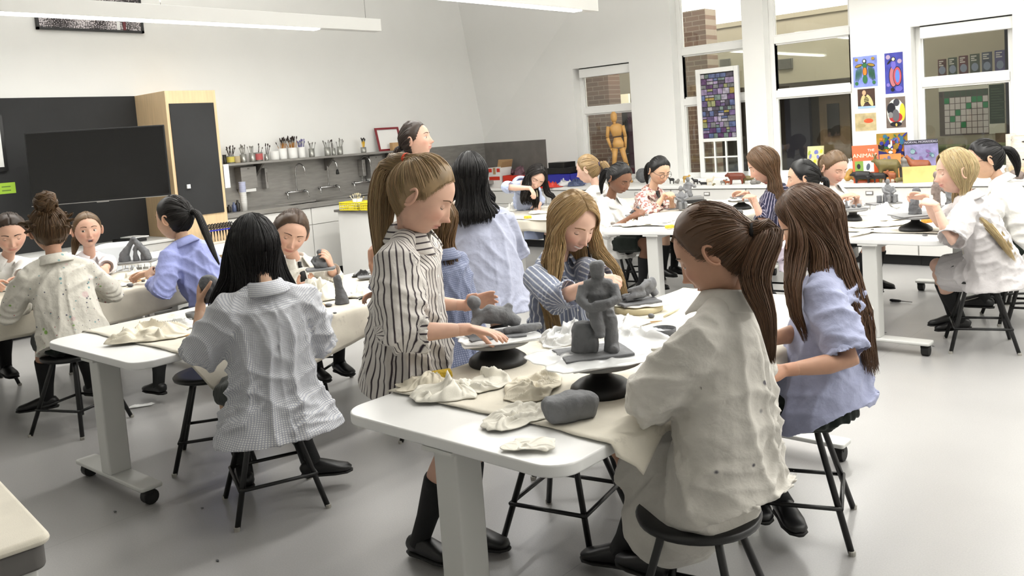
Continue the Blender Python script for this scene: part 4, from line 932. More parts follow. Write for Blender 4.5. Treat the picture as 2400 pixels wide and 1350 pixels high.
            cuffs.append((pts[-1], (pts[-1] - pts[-2]).normalized(), rd[-1] * sr)); m.tube(pts, [q * sr for q in rd], 16); bones.append((S, E, .066, Ft)); bones.append((E, Wp, .055, Ft))
        if lap > 0:
            for Hh, K in ((HLp, KL), (HRp, KR)):
                e1 = Hh.lerp(K, lap); ld = U * lapdrop; m.loft([Hh - F * .03 - ld * .3, Hh.lerp(K, lap * .6) - ld, e1 - ld, e1 + (K - Hh).normalized() * .012 - ld], [(.100 * s * lapw, .095 * s), (.098 * s * lapw, .088 * s + lapdrop), (.096 * s * lapw, .084 * s + lapdrop), (.09 * s * lapw, .078 * s + lapdrop)], 14, up=U)
            c1 = HLp.lerp(HRp, .5); c2 = KL.lerp(KR, .5); m.loft([c1, c1.lerp(c2, lap * .9)], [(.09 * s, .07 * s), (.085 * s, .055 * s)], 12, up=U)
        sm = remesh(m, .0078 if detail >= 2 else .0095, 5); Pv = get_co(sm); Nv = get_no(sm)
        # hollow out cuffs and hem
        for (cp, cd_, cr) in cuffs:
            q = Pv - np.array(cp); h_ = q @ np.array(cd_); rho = np.linalg.norm(q - h_[:, None] * np.array(cd_), axis=1) / cr
            k_ = (np.abs(h_) < .022) & (rho < .9); Pv[k_] -= np.array(cd_)[None] * (.05 * (1 - (rho[k_] / .9) ** 3))[:, None]
        set_co(sm, Pv); Nv = get_no(sm)
        # drape folds
        nlow = wav(Pv, seed * 7 + 1, 2, 8.); nl2 = wav(Pv, seed * 7 + 2, 2, 10.); msk = sstep(-.35, .5, wav(Pv, seed * 7 + 5, 2, 7.)); msk2 = sstep(-.3, .5, wav(Pv, seed * 7 + 6, 2, 9.))
        RsN, FN, UN = np.array(Rs), np.array(Ft), np.array([0, 0, 1.])
        def ridge(ph): return (1 - np.abs(np.sin(ph))) ** 1.4
        around = np.arctan2((Pv - np.array(chest)) @ RsN, (Pv - np.array(chest)) @ FN)
        dn = sstep(0, .45, (np.array(neckb)[None] - Pv) @ UN)
        f1 = ridge(around * 4.2 + 2.6 * nlow + 1.0 * nl2) * (.3 + .9 * dn) * .011
        f2 = ridge((Pv @ (UN * .75 + RsN * .55 + FN * .2)) * 42 + 3.0 * nl2) * msk * .0085; f3 = ridge((Pv @ (UN * .7 - RsN * .6 + FN * .3)) * 47 + 3.0 * nlow) * msk2 * .0085
        f4 = ridge((Pv @ (UN * .9 + FN * .35 - RsN * .2)) * 75 + 4 * nlow) * msk * msk2 * .005
        a1 = nlow; a3 = wav(Pv, seed * 7 + 3, 2, 80.)
        amp = sstep(-.06, .10, (np.array(neckb)[None] - Pv) @ UN) * .9 + .1
        fold = f1 + f2 + f3 + f4 - .010 + a3 * .0012
        fold *= .3 + .7 * sstep(0., .09, (Pv - np.array(hemc)) @ np.array((hip - hemc).normalized()))
        # bunching at the elbow bends
        for S, E, Wp in ((SL, EL, LW), (SR, ER, RW)):
            dE = np.linalg.norm(Pv - np.array(E), axis=1); ax = np.array((Wp - S).normalized()); fold += .006 * np.exp(-(dE / .07) ** 2) * np.sin((Pv @ ax) * 210 + 2 * a1)
        Pv = Pv + Nv * (amp * fold * wr * s * 1.3)[:, None]; set_co(sm, Pv)
        # cloth coordinates for stripes and checks
        best = np.full(len(Pv), 1e9); uv = np.zeros((len(Pv), 3), np.float32)
        for bi, (A_, B_, r_, ref) in enumerate(bones):
            A_ = np.array(A_); B_ = np.array(B_); t_ = B_ - A_; Lb = np.linalg.norm(t_); t_ /= Lb; h0_ = (Pv - A_) @ t_; h_ = np.clip(h0_, -.4 if bi == 0 else -.02, Lb + .05); q = Pv - A_ - h_[:, None] * t_; dist = np.linalg.norm(q, axis=1) / r_
            rf = np.array(ref, float); rf -= t_ * (rf @ t_); rf /= np.linalg.norm(rf); r2 = np.cross(t_, rf); ang = np.arctan2(q @ r2, q @ rf)
            if bi == 0: uu = np.where(np.abs(ang) < np.pi / 2, ang, np.sign(ang) * (np.pi - np.abs(ang))) * r_; nb_ = sstep(.72, .95, h_ / Lb); uu = uu * (1 - nb_) + (q @ r2) * nb_
            else: uu = ang * r_ * 1.05
            k = dist < best; best[k] = dist[k]; uv[k, 0] = uu[k]; uv[k, 1] = h0_[k] + bi * .3
        at_ = sm.attributes.new('cloth', 'FLOAT_VECTOR', 'POINT'); at_.data.foreach_set('vector', uv.ravel()); sm.materials.clear(); sm.materials.append(MATS[shirt]); so = link(shirt_name, sm, root)
        out['shirt'] = so
        if collar:
            cb = MB(); Vc = []; Fc = []; n_ = 28; c0 = neckb + spine2 * .004; cu = (spine2 * .9 + (nk - neckb).normalized() * .4).normalized(); cf_ = Ft - cu * Ft.dot(cu); cf_.normalize(); cr_ = cf_.cross(cu)
            prof = [(.058, -.012, 0), (.056, .024, 0), (.059, .033, 0), (.066, .029, 0), (.093, -.012, .35), (.091, -.017, .35)]
            for i in range(n_ + 1):
                a_ = R(22 + 316 * i / n_); dd = cf_ * math.cos(a_) + cr_ * math.sin(a_); fr_ = max(0, math.cos(a_))
                for (rr, zz, fl_) in prof:
                    ex = 1 + fl_ * fr_ ** 2 * .55; dz = zz - fl_ * fr_ ** 3 * .085 - .012 * fr_; Vc.append(tuple(c0 + dd * (rr * s * ex) + cu * (dz * s)))
            k_ = len(prof)
            for i in range(n_):
                for j in range(k_ - 1): a_ = i * k_ + j; Fc.append((a_, a_ + 1, a_ + k_ + 1, a_ + k_))
            co = cb.add(Vc, Fc).build('collar', MATS[shirt], so, smooth=True); sl_ = co.modifiers.new('s', 'SOLIDIFY'); sl_.thickness = .003
            at2 = co.data.attributes.new('cloth', 'FLOAT_VECTOR', 'POINT'); q = get_co(co.data); at2.data.foreach_set('vector', (np.stack([q[:, 2], q[:, 0] + q[:, 1], q[:, 0] * 0], 1)).astype(np.float32).ravel())
            if detail >= 1:
                for i in range(5):
                    p0 = neckb.lerp(hip, .2 + .16 * i); 
                    jj = np.argmax((Pv - np.array(p0)) @ FN - 6 * np.abs((Pv - np.array(p0)) @ RsN) - 6 * np.abs((Pv - np.array(p0)) @ UN)); pb = Vector(Pv[jj].tolist())
                    MB().lathe([(.0055, -.001), (.0055, .0012)], 8, pb, Ft.to_track_quat('Z', 'Y').to_matrix()).build('button', 'white_lam', so)
        if tie_neck:
            tb = MB(); p0 = neckb + Ft * .06 * s - U * .012; tb.loft([p0 + U * .012, p0 - U * .012, p0 + Ft * .028 - U * .05, p0 + Ft * .045 - U * .13], [(.012, .012), (.011, .01), (.018, .006), (.024, .005)], 8, up=Ft); tb.build('necktie', mat('tie_black', (.03, .03, .035), .6), root, smooth=True)
    # ---- skirt, socks, shoes
    if legs:
        if skirt:
            m = MB(); kk = .86
            if stand: m.loft([hip + U * .05, hip - U * .05, hip - U * .22], [(.11 * s, .085 * s), (.13 * s, .10 * s), (.165 * s, .135 * s)], 18, up=F)
            else:
                m.loft([hip + U * .05, hip - U * .06], [(.12 * s, .095 * s), (.14 * s, .115 * s)], 18, up=F)
                for Hh, K in ((HLp, KL), (HRp, KR)): m.loft([Hh - F * .04, Hh.lerp(K, .5), Hh.lerp(K, kk), Hh.lerp(K, kk + .02)], [(.09 * s, .085 * s), (.088 * s, .080 * s), (.084 * s, .072 * s), (.08 * s, .068 * s)], 14, up=U)
                c1 = HLp.lerp(HRp, .5); c2 = KL.lerp(KR, .5); m.loft([c1, c1.lerp(c2, .75)], [(.085, .06), (.08, .05)], 12, up=U)
            km = remesh(m, .012, 4); Pv = get_co(km); Pv += get_no(km) * (.004 * np.sin(Pv @ np.array(Rt) * 160) + .004 * wav(Pv, seed + 31, 3, 20.))[:, None]; set_co(km, Pv); km.materials.clear(); km.materials.append(MATS[skirt]); link('skirt', km, root)
        for i, (K, An) in enumerate(((KL, LA), (KR, RA))):
            if sock:
                sb = MB(); sb.tube([K.lerp(An, .33), K.lerp(An, .36), K.lerp(An, .48), K.lerp(An, .75), An + (An - K).normalized() * .02], [.0535 * s, .0545 * s, .050 * s, .038 * s, .033 * s], 16); sb.build('sock', 'sock', root, smooth=True)
            td = Vector(toes[i]) if toes else F; td = td.normalized(); sl = U - td * U.dot(td); sl.normalize(); hl = An - td * .05 * s - sl * .052 * s
            def fp(a, z_): return hl + td * (a * s) + sl * (z_ * s)
            sh_ = MB(); sh_.loft([fp(-.004, .026), fp(.012, .033), fp(.05, .040), fp(.10, .032), fp(.15, .023), fp(.19, .0185), fp(.207, .014)], [(.018 * s, .016 * s), (.030 * s, .030 * s), (.033 * s, .037 * s), (.036 * s, .030 * s), (.040 * s, .021 * s), (.033 * s, .016 * s), (.014 * s, .008 * s)], 14, up=sl, power=2.4)
            sho = sh_.build('shoe', 'shoe', root, smooth=True)
            so_ = MB(); so_.loft([fp(-.006, .003), fp(.02, .003), fp(.07, .003), fp(.14, .003), fp(.19, .003), fp(.212, .004)], [(.018 * s, .006 * s), (.032 * s, .007 * s), (.032 * s, .006 * s), (.042 * s, .006 * s), (.034 * s, .006 * s), (.012 * s, .005 * s)], 12, up=sl, power=3); so_.build('sole', 'shoe_sole', sho, smooth=True)
    out.update(root=root, body=body, Mh=Mh, hc=hc, neckb=neckb, SL=SL, SR=SR, LW=LW, RW=RW, EL=EL, ER=ER, F=F, Rt=Rt, KL=KL, KR=KR, hip=hip, hf=hf, up2=up2, hr2=hr2, fw=fw)
    PEOPLE.append(out); return out
def hp(o, x, y, z, hs=1.0): return o['Mh'] @ (Vector((x, y, z)) * hs)
def pony(o, color, tail, r=(.016, .032, .006), n=170, tie=(0, -.102, .035), tie_col=(.05, .04, .04), seed=0, hs=1.0, wave=0, detail=1, thick=.011, scalp_n=None, sw=None, streak=.5):
    """tail: world points after the tie"""
    t0 = hp(o, *tie, hs); B = Bundle([t0] + [Vector(p) for p in tail], r, n, wave)
    return hair_object(o['root'], o['Mh'], hs, color, 'pony', [B], tie, tie_col, thick, seed, {0: 44, 1: 64, 2: 96}[detail], scalp_n or {0: 120, 1: 320, 2: 1100}[detail], sw or {0: .0028, 1: .0021, 2: .0012}[detail], streak=streak)
def loose(o, color, length=.40, seed=0, hs=1.0, detail=1, wave=.004, wl=.09, thick=.013, spread=1.0, az=(62, 180), locks=11, r=.026, fall=None, part=.0, n=70, fwd=0.0, endr=.008, streak=.5, sidemix=1.0, length_side=None):
    """long hair: locks start at the head and hang to the given length"""
    rnd = random.Random(seed); Bs = []; Mh = o['Mh']; nb = o['neckb']; bf = o['F']
    for i in range(locks):
        u = i / (locks - 1) * 2 - 1; a = R(180 - abs(u) * (180 - az[0])) * (1 if u >= 0 else -1)
        e = math.radians(float(np.interp(abs(math.degrees(a)), HL['loose'][0], HL['loose'][1]))) + .9
        d = np.array([[math.sin(a) * math.cos(e), math.cos(a) * math.cos(e), math.sin(e)]]); e2 = e - .75; d2 = np.array([[math.sin(a) * math.cos(e2), math.cos(a) * math.cos(e2), math.sin(e2)]])
        p0 = Mh @ Vector((skull(d)[0] + d[0] * thick * .75) * hs); p1 = Mh @ Vector((skull(d2)[0] * 1.04 + d2[0] * thick) * hs)
        hd = (p1 - Mh.translation); hd.z = 0; hd = hd.normalized() if hd.length > 1e-4 else -bf
        L = (length if length_side is None or abs(u) < .75 else length_side) * rnd.uniform(.92, 1.04)
        # keep outside shoulders: distance from neck axis grows as it drops
        p2 = p1 + Vector((0, 0, -.09)) + hd * .012 * spread; back = max(0, -hd.dot(bf)); 
        p3 = p1 + Vector((0, 0, -.09 - (L - .09) * .45)) + hd * (.03 + .04 * (1 - back)) * spread + bf * fwd * .5; p4 = p1 + Vector((0, 0, -L)) + hd * (.03 + .02 * (1 - back)) * spread + bf * fwd
        if fall is not None: p3 += Vector(fall) * .45; p4 += Vector(fall)
        Bs.append(Bundle([p0, p1, p2, p3, p4], (r * .22, r, endr), n, wave, wl))
    return hair_object(o['root'], Mh, hs, color, 'loose', Bs, None, None, thick, seed, {0: 44, 1: 64, 2: 96}[detail], {0: 140, 1: 320, 2: 1100}[detail], {0: .0028, 1: .0021, 2: .0013}[detail], part=part, streak=streak)
# ================================================================== THE CLASS
cloth_mat('shirt_stripe', (.83, .81, .79), 'stripe', (.20, .16, .19), .0205, .12)
cloth_mat('shirt_cream', (.80, .785, .755), nzamt=.06, spots=[(13, -.262, (.25, .24, .30))])
cloth_mat('shirt_chambray', (.645, .665, .775), nzamt=.08)
cloth_mat('shirt_bluestripe', (.46, .49, .57), 'stripe', (.80, .81, .83), .024, .14)
cloth_mat('shirt_bluecheck', (.60, .62, .70), 'check', (.42, .45, .55), .009, .3)
cloth_mat('shirt_greyblue', (.63, .645, .715)); cloth_mat('shirt_white', (.88, .875, .86)); cloth_mat('shirt_offwhite', (.86, .855, .825))
cloth_mat('shirt_paleblue', (.70, .74, .85)); cloth_mat('shirt_floral', (.84, .78, .74), 'floral', (.60, .40, .38))
cloth_mat('shirt_navy', (.13, .13, .22), 'stripe', (.62, .60, .66), .024, .08); cloth_mat('shirt_pink', (.87, .83, .88)); cloth_mat('shirt_palegrey', (.77, .755, .755))
cloth_mat('shirt_splatter', (.82, .805, .765), nzamt=.08, spots=[(26, -.21, (.60, .12, .18)), (30, -.21, (.16, .18, .32)), (15, -.235, (.50, .70, .25)), (9, -.19, (.83, .74, .73)), (20, -.225, (.40, .60, .62))])
cloth_mat('shirt_pinkstain', (.87, .85, .86), spots=[(7, -.22, (.80, .66, .70))])
cloth_mat('shirt_lavender', (.60, .63, .83)); cloth_mat('shirt_tattersall', (.87, .87, .865), 'check', (.66, .67, .71), .0068, .2)
cloth_mat('skirt_dark', (.06, .065, .085), 'check', (.10, .13, .11), .05, .2); cloth_mat('skirt_green', (.06, .10, .08), 'check', (.12, .16, .12), .05, .2)
BLK = (.055, .045, .045); DBR = (.20, .145, .11); BRN = (.33, .245, .165); LBR = (.42, .33, .235); BLD = (.60, .50, .35); FBL = (.70, .62, .46)
def hp(o, x, y, z, hs=1.15): return o['Mh'] @ (Vector((x, y, z)) * hs)
def V3(*a): return Vector(a)
def sitter(label, pos, fd, head, neck, hd, **k):
    """head=(px,py,depth), neck=(px,py,depth)"""
    k.setdefault('hs', 1.15); k.setdefault('ease', 1.2)
    return person(label, pos, fd, headpos=atd(*head), neckpos=atd(*neck), **k)
# 1 standing girl, striped shirt
o = sitter('girl standing at the nearest table in a striped shirt, ponytail with orange tie', (-2.40, 1.97), 30, (988, 458, 2.93), (962, 552, 2.98), 0, hipz=.74, stand=True, hyaw=38, hpitch=33, hs=1.2, s=1.02,
  RW=at(1103, 771, .855), LW=at(1096, 716, .86), Rh=((.80, .30, -.10), (.1, -.1, -1)), Lh=((.8, .5, .25), (.35, -.8, -.25)), Rpole=(-.35, -.75, -.55), Lpole=(-.3, .25, -1), handcurl=((12, 14, 10), (10, 12, 10)),
  shirt='shirt_stripe', hem=.14, hem_r=(.155, .135), cuff=(.66, .70), ease=1.22, sleeve_r=1.38, skin='fair', detail=2, seed=3, LA=(-2.24, 2.06, .07), RA=(-2.33, 1.90, .07), toes=((1, .25, 0), (1, .1, 0)), brow=(.40, .30, .22), skirt='skirt_dark')
pony(o, (.60, .50, .365), [atd(917, 385, 3.0), atd(897, 440, 3.0), atd(893, 520, 2.99), atd(893, 590, 2.97), atd(888, 625, 2.96)], r=(.02, .05, .008), n=420, tie=(0, -.082, .072), tie_col=(.85, .25, .10), detail=2, hs=1.2, seed=2)
# 2 seated girl with her back to us, white shirt
o = sitter('girl seated on the nearest stool in a white shirt, brown ponytail down her back', (-1.15, 2.02), 186, (1674, 588, 2.33), (1706, 704, 2.33), 0, hipz=.515, hyaw=196, hpitch=30, s=1.02,
  LW=at(1545, 900, .74), RW=at(1600, 840, .75), Lh=((-.7, .35, .35), (.3, .5, -.8)), Lpole=(-.1, -1, -.55), handcurl=((35, 40, 30), (30, 30, 30)), shirt='shirt_cream', hem=.055, hem_r=(.17, .16), lap=.86, lapw=1.3, lapdrop=.045, cuff=(.74, .8), ease=1.2, sleeve_r=1.08,
  skin='tan', detail=2, seed=5, LA=at(1452, 1288, .09), RA=(-1.45, 2.1, .16), toes=((-1, -.05, -.10), (-1, .1, 0)), brow=(.2, .13, .1), wr=1.0, skirt=None)
pony(o, (.37, .265, .185), [hp(o, 0, -.135, -.03), atd(1768, 650, 2.23), atd(1797, 740, 2.19), atd(1812, 855, 2.16)], r=(.02, .042, .006), n=420, tie=(-.01, -.098, .0), tie_col=(.05, .04, .05), detail=2, seed=4, hs=1.15)
stool(-1.21, 1.965, 12, 'black stool under the girl in the white shirt nearest the camera')
# 3 seated girl, blue shirt, long hair
o = sitter('girl with long brown hair in a pale blue shirt at the nearest table', (-1.20, 2.80), 188, (1902, 520, 2.98), (1948, 622, 2.97), 0, hipz=.515, hyaw=205, hpitch=32, s=1.02,
  LW=at(1838, 868, .70), RW=at(1790, 800, .75), Lpole=(.6, -.2, -.9), shirt='shirt_chambray', hem=.05, hem_r=(.165, .15), cuff=(.50, .5), collar=False, ease=1.27, sleeve_r=1.1, skin='tan', detail=2, ears=False, seed=8,
  LA=at(1835, 1175, .12), RA=at(1760, 1150, .14), toes=((.7, -.7, 0), (.7, -.7, 0)), skirt='skirt_dark')
loose(o, (.37, .265, .185), .44, seed=6, detail=2, hs=1.15, locks=17, n=130, r=.04, wave=.006, az=(62, 180), fall=(.06, -.01, 0), length_side=.36, spread=1.5)
stool(-1.33, 2.85, 20, 'black stool under the long haired girl in the pale blue shirt')
# 4 smiling blonde
o = sitter('smiling girl with long wavy blonde hair in a blue striped shirt facing the camera', (-2.46, 2.93), -6, (1342, 520, 3.72), (1305, 612, 3.80), 0, hipz=.515, hyaw=-14, hpitch=33, hroll=-4, hs=1.2,
  RW=at(1398, 660, .90), LW=at(1448, 672, .88), Rh=((.75, .45, .05), (-.1, .6, -.8)), Lh=((.5, -.7, .1), (-.3, -.5, -.8)), Rpole=(-.3, -.5, -.8), Lpole=(-.2, .6, -.8), handcurl=((35, 40, 30), (35, 45, 30)), pinch=(.8, .8),
  shirt='shirt_bluestripe', hem=.08, lap=.3, cuff=(.72, .72), ease=1.15, sleeve_r=1.1, skin='pale', detail=2, ears=False, seed=9, mouth='teeth', smile=1, brow=(.48, .36, .24))
loose(o, (.64, .53, .37), .46, seed=9, detail=2, hs=1.2, locks=13, n=120, r=.036, wave=.012, wl=.085, az=(68, 180), fwd=.05, part=.012, spread=1.5)
stool(-2.42, 2.90, 40, 'black stool under the smiling blonde girl')
# 5 girl hidden behind the standing one
o = sitter('girl in a fine checked blue shirt partly hidden behind the standing girl', (-3.10, 2.84), 178, (1020, 520, 4.22), (1035, 600, 4.2), 0, hipz=.515, hyaw=190, hpitch=12,
  LW=atd(872, 618, 4.25), RW=at(900, 690, .75), Lh=((-.15, .1, 1), (.2, .9, 0)), Lpole=(0, -.3, -1), handcurl=((30, 35, 30), (25, 30, 25)), shirt='shirt_bluecheck', hem=.14, cuff=(.80, .8), skin='tan', detail=1, ears=False, seed=12, LA=(-3.33, 2.70, .11), RA=(-3.35, 2.9, .11))
loose(o, (.40, .30, .19), .36, seed=11, locks=10, n=80, hs=1.15, r=.034)
stool(-3.16, 2.84, 10, 'black stool under the girl hidden behind the standing one')
# 6 standing, black hair
q = atd(1135, 600, 5.2)
o = sitter('girl standing with straight black hair in a grey blue shirt, back turned', (q.x, q.y), 150, (1103, 408, 5.12), (1132, 492, 5.2), 0, hipz=.78, stand=True, hyaw=158, hpitch=10, s=1.05, shirt='shirt_greyblue', hem=.36, hem_r=(.23, .19), cuff=(.7, .7), ease=1.25, skin='asian', ears=False, seed=14, LW=None, RW=None)
loose(o, BLK, .20, seed=13, locks=13, n=70, hs=1.15, r=.036, wave=0, endr=.016, az=(66, 180), streak=.9)
# 7 teacher
q = atd(985, 420, 6.0)
o = sitter('teacher with a dark low ponytail looking to the right', (q.x, q.y), 35, (975, 328, 6.0), (965, 395, 6.02), 0, hipz=.88, stand=True, hyaw=32, hpitch=-6, s=1.12, hs=1.17, shirt='shirt_offwhite', hem=.1, skin='fair', gaze='front', seed=15, skirt='skirt_dark', cuff=(.9, .9))
pony(o, (.21, .16, .13), [hp(o, 0, -.13, -.05), hp(o, 0, -.13, -.12), hp(o, 0, -.11, -.2)], r=(.016, .028, .01), tie=(0, -.100, -.030), tie_col=(.05, .05, .05), hs=1.17, seed=15)
# 8 leaning over the far table
o = sitter('dark haired girl leaning low over the far table in a pale blue shirt', (-6.15, 6.95), -10, (1256, 415, 8.25), (1222, 432, 8.45), 0, hipz=.52, hyaw=-42, hpitch=35, hroll=-30, RW=atd(1243, 441, 8.1), Rh=((.7, -.2, -.6), (0, -.3, -.9)), Rpole=(-.4, -.7, .1), LW=at(1262, 482, .76), shirt='shirt_paleblue', cuff=(.55, .6), skin='pale', detail=1, ears=False, seed=17, tie_neck=True)
loose(o, (.10, .08, .07), .22, seed=17, locks=9, n=50, hs=1.15, r=.034, wave=.006)
# 9 blonde ponytail
o = sitter('girl with a blonde ponytail in a white shirt facing left at the far table', (-4.72, 6.35), 180, (1378, 397, 7.72), (1400, 440, 7.72), 0, hipz=.54, hyaw=198, hpitch=15, shirt='shirt_white', hem=.12, skin='pale', seed=19, cuff=(.85, .85), brow=(.55, .45, .35))
pony(o, BLD, [hp(o, 0, -.14, -.0), hp(o, 0, -.15, -.08), hp(o, 0, -.12, -.2)], tie=(0, -.1, .01), tie_col=(.2, .2, .35), hs=1.15, seed=19)
stool(-4.72, 6.35, 0, 'black stool under the blonde ponytail girl at the far table')
# 10 girl with black hair, white shirt
o = sitter('girl with black hair in a white shirt modelling at the left of the middle table', (-4.30, 5.88), 2, (1452, 418, 7.05), (1428, 468, 7.15), 0, hipz=.515, hyaw=-8, hpitch=32, RW=atd(1480, 508, 6.86), LW=atd(1494, 500, 7.02), Rpole=(-.3, -.5, -.9), shirt='shirt_white', hem=.10, lap=.25, cuff=(.68, .68), sleeve_r=1.15, skin='brown', seed=21, smile=.4, brow=(.06, .05, .05))
pony(o, BLK, [hp(o, 0, -.14, -.03), hp(o, .0, -.14, -.12), hp(o, 0, -.10, -.2)], tie=(0, -.1, .0), hs=1.15, seed=21)
stool(-4.30, 5.88, 15, 'black stool under the girl in white at the left of the middle table')
# 11 glasses, floral
o = sitter('girl with glasses in a floral shirt at the middle table', (-4.52, 6.62), -8, (1545, 400, 7.72), (1528, 447, 7.8), 0, hipz=.515, hyaw=-22, hpitch=28, RW=atd(1558, 456, 7.55), LW=atd(1574, 468, 7.6), Rh=((.7, -.4, .2), (0, .3, -.9)), shirt='shirt_floral', lap=.7, hem=.1, cuff=(.8, .8), skin='asian', seed=23, glasses=True, brow=(.06, .05, .05), tie_neck=True)
pony(o, BLK, [hp(o, 0, -.14, -.03), hp(o, .0, -.14, -.12), hp(o, 0, -.10, -.18)], tie=(0, -.1, .0), hs=1.15, seed=23)
stool(-4.52, 6.62, 30, 'black stool under the girl in the floral shirt')
# 12 navy striped shirt
o = sitter('girl with long brown hair in a navy striped shirt facing left', (-3.0, 6.25), 182, (1790, 386, 6.70), (1820, 442, 6.74), 0, hipz=.53, hs=1.27, hyaw=208, hpitch=28, LW=atd(1766, 462, 6.55), RW=atd(1750, 452, 6.72), Lh=((-.8, .1, .1), (.2, .3, -.8)), Rh=((-.8, -.2, .1), (.2, -.4, -.8)), Lpole=(.1, -.6, -.9), shirt='shirt_navy', hem=.14, cuff=(.5, .5), sleeve_r=1.1, skin='fair', ears=False, seed=25, skirt='skirt_green')
loose(o, (.36, .265, .175), .32, seed=25, locks=11, n=80, hs=1.27, r=.034, wave=.009, fwd=-.03, az=(88, 180))
stool(-3.0, 6.25, 5, 'black stool under the girl in the navy striped shirt')
# 13 black hair, pink shirt
o = sitter('girl with smooth black hair in a pale pink shirt half hidden by long brown hair', (-2.60, 5.84), 186, (1882, 418, 6.12), (1888, 468, 6.1), 0, hipz=.515, hyaw=205, hpitch=8, shirt='shirt_pink', lap=.6, hem=.12, cuff=(.6, .6), skin='asian', seed=27, LW=at(1835, 560, .72), RW=None, brow=(.06, .05, .05), legs=True)
pony(o, (.045, .04, .042), [hp(o, 0, -.13, -.04), hp(o, 0, -.12, -.10), hp(o, 0, -.10, -.15)], tie=(0, -.098, -.02), hs=1.15, seed=27, thick=.014, r=(.016, .022, .008), n=90)
stool(-2.60, 5.84, 25, 'black stool under the girl in the pale pink shirt')
# 14 facing us, white shirt
o = sitter('smiling girl in a white shirt facing us, rolling clay in her fingers', (-2.70, 6.62), -12, (1955, 393, 6.66), (1945, 440, 6.78), 0, hipz=.515, hyaw=-26, hpitch=26, RW=atd(1974, 462, 6.50), LW=atd(2008, 460, 6.52), Rh=((.8, .4, .25), (0, .3, -.9)), Lh=((-.2, -.8, .2), (-.2, 0, -.9)), pinch=(.6, .6), shirt='shirt_white', cuff=(.85, .85), skin='fair', seed=29, smile=.8, brow=(.4, .3, .22))
pony(o, LBR, [hp(o, -.02, -.14, .0), hp(o, -.03, -.14, -.08), hp(o, -.04, -.1, -.18)], tie=(-.02, -.1, .02), hs=1.15, seed=29)
stool(-2.70, 6.62, 40, 'black stool under the smiling girl facing us')
# 15 blonde at right
o = sitter('girl with long straight blonde hair seated at the right table in a pale grey shirt', (-1.30, 5.58), 183, (2240, 402, 5.12), (2268, 464, 5.10), 0, hipz=.515, hyaw=212, hpitch=8, hs=1.2, RW=atd(2168, 462, 5.12), LW=atd(2192, 480, 4.95), Lh=((-.75, .2, .25), (.3, .35, -.8)), Rh=((-.7, -.3, .2), (.1, -.6, -.5)), Lpole=(.2, -.4, -.9), Rpole=(0, .5, -.9), handcurl=((30, 35, 30), (30, 35, 30)),
  shirt='shirt_palegrey', hem=.13, hem_r=(.185, .17), lap=.88, lapw=1.15, lapdrop=.015, cuff=(.52, .5), sleeve_r=1.15, skin='pale', detail=2, seed=31, smile=.7, gaze='down', brow=(.6, .5, .38), LA=at(2252, 752, .11), RA=at(2235, 742, .13), toes=((-.95, -.25, -.12), (-.9, -.1, -.1)))
loose(o, FBL, .42, seed=31, detail=2, hs=1.2, locks=12, n=80, r=.03, wave=.003, az=(100, 180), fall=(.20, .0, 0), spread=2.0)
stool(-1.40, 5.62, 20, 'black stool under the blonde girl at the right')
# 16 glasses at right
o = sitter('girl with dark ponytail and glasses behind the blonde girl at the right', (-1.22, 6.30), 185, (2308, 374, 5.68), (2345, 425, 5.66), 0, hipz=.515, hyaw=205, hpitch=15, hs=1.17, shirt='shirt_white', hem=.14, cuff=(.7, .7), skin='asian', seed=33, glasses=True, brow=(.06, .05, .05))
pony(o, BLK, [hp(o, 0, -.14, .0), hp(o, 0, -.15, -.08), hp(o, 0, -.13, -.15)], tie=(0, -.1, .03), hs=1.17, seed=33)
stool(-1.22, 6.30, 10, 'black stool under the dark haired girl with glasses at the right')
q = at(2386, 600, .435); stool(q.x, q.y, 30, 'empty black stool at the right edge, round seat clear in view')
q = at(2402, 573, .435); stool(q.x + .05, q.y + .1, 10, 'empty black stool behind the other empty one at the right edge')
# 17 far left
o = sitter('girl with dark hair tied back in a white shirt at the left edge', (-6.75, 1.78), 0, (24, 548, 5.82), (18, 612, 5.9), 0, hipz=.515, hs=1.25, hyaw=-14, hpitch=22, RW=at(12, 690, .75), LW=at(38, 672, .76), shirt='shirt_white', cuff=(.85, .85), skin='fair', seed=35, brow=(.15, .1, .08))
pony(o, (.22, .165, .125), [hp(o, 0, -.14, .0), hp(o, 0, -.15, -.08), hp(o, 0, -.12, -.15)], tie=(0, -.1, .02), hs=1.25, seed=35)
stool(-6.75, 1.78, 0, 'black stool under the girl at the left edge')
# 18 bun, splattered shirt
o = sitter('girl with a curly bun in a paint splattered cream shirt, back turned', (-5.14, 1.84), 172, (116, 540, 4.86), (128, 612, 4.84), 0, hipz=.52, hyaw=176, hpitch=6, s=1.05, hs=1.17, LW=(-5.50, 1.76, .73), RW=(-5.47, 2.02, .73), Lpole=(.2, -.7, -.6), Rpole=(.2, .7, -.6), shirt='shirt_splatter', hem=.05, hem_r=(.18, .16), cuff=(.92, .92), ease=1.17, skin='tan', detail=2, seed=37, LA=at(110, 935, .10), RA=at(215, 905, .10), toes=((-.3, -.5, 0), (.6, .2, 0)), skirt='skirt_dark')
bc = hp(o, -.015, -.06, .135, 1.17); rn = random.Random(4); Bs = []
for i in range(26):
    a = rn.uniform(0, 6.28); e = rn.uniform(-1.2, 1.2); pts = []
    ax = Vector((rn.gauss(0, 1), rn.gauss(0, 1), rn.gauss(0, 1))).normalized(); b1 = ax.orthogonal().normalized(); b2 = ax.cross(b1)
    for k in range(7): t = a + k * .75; pts.append(bc + (b1 * math.cos(t) + b2 * math.sin(t)) * (.042 + .014 * rn.random()) + ax * rn.uniform(-.018, .018))
    Bs.append(Bundle(pts, (.010, .014, .008), 26, .004, .03))
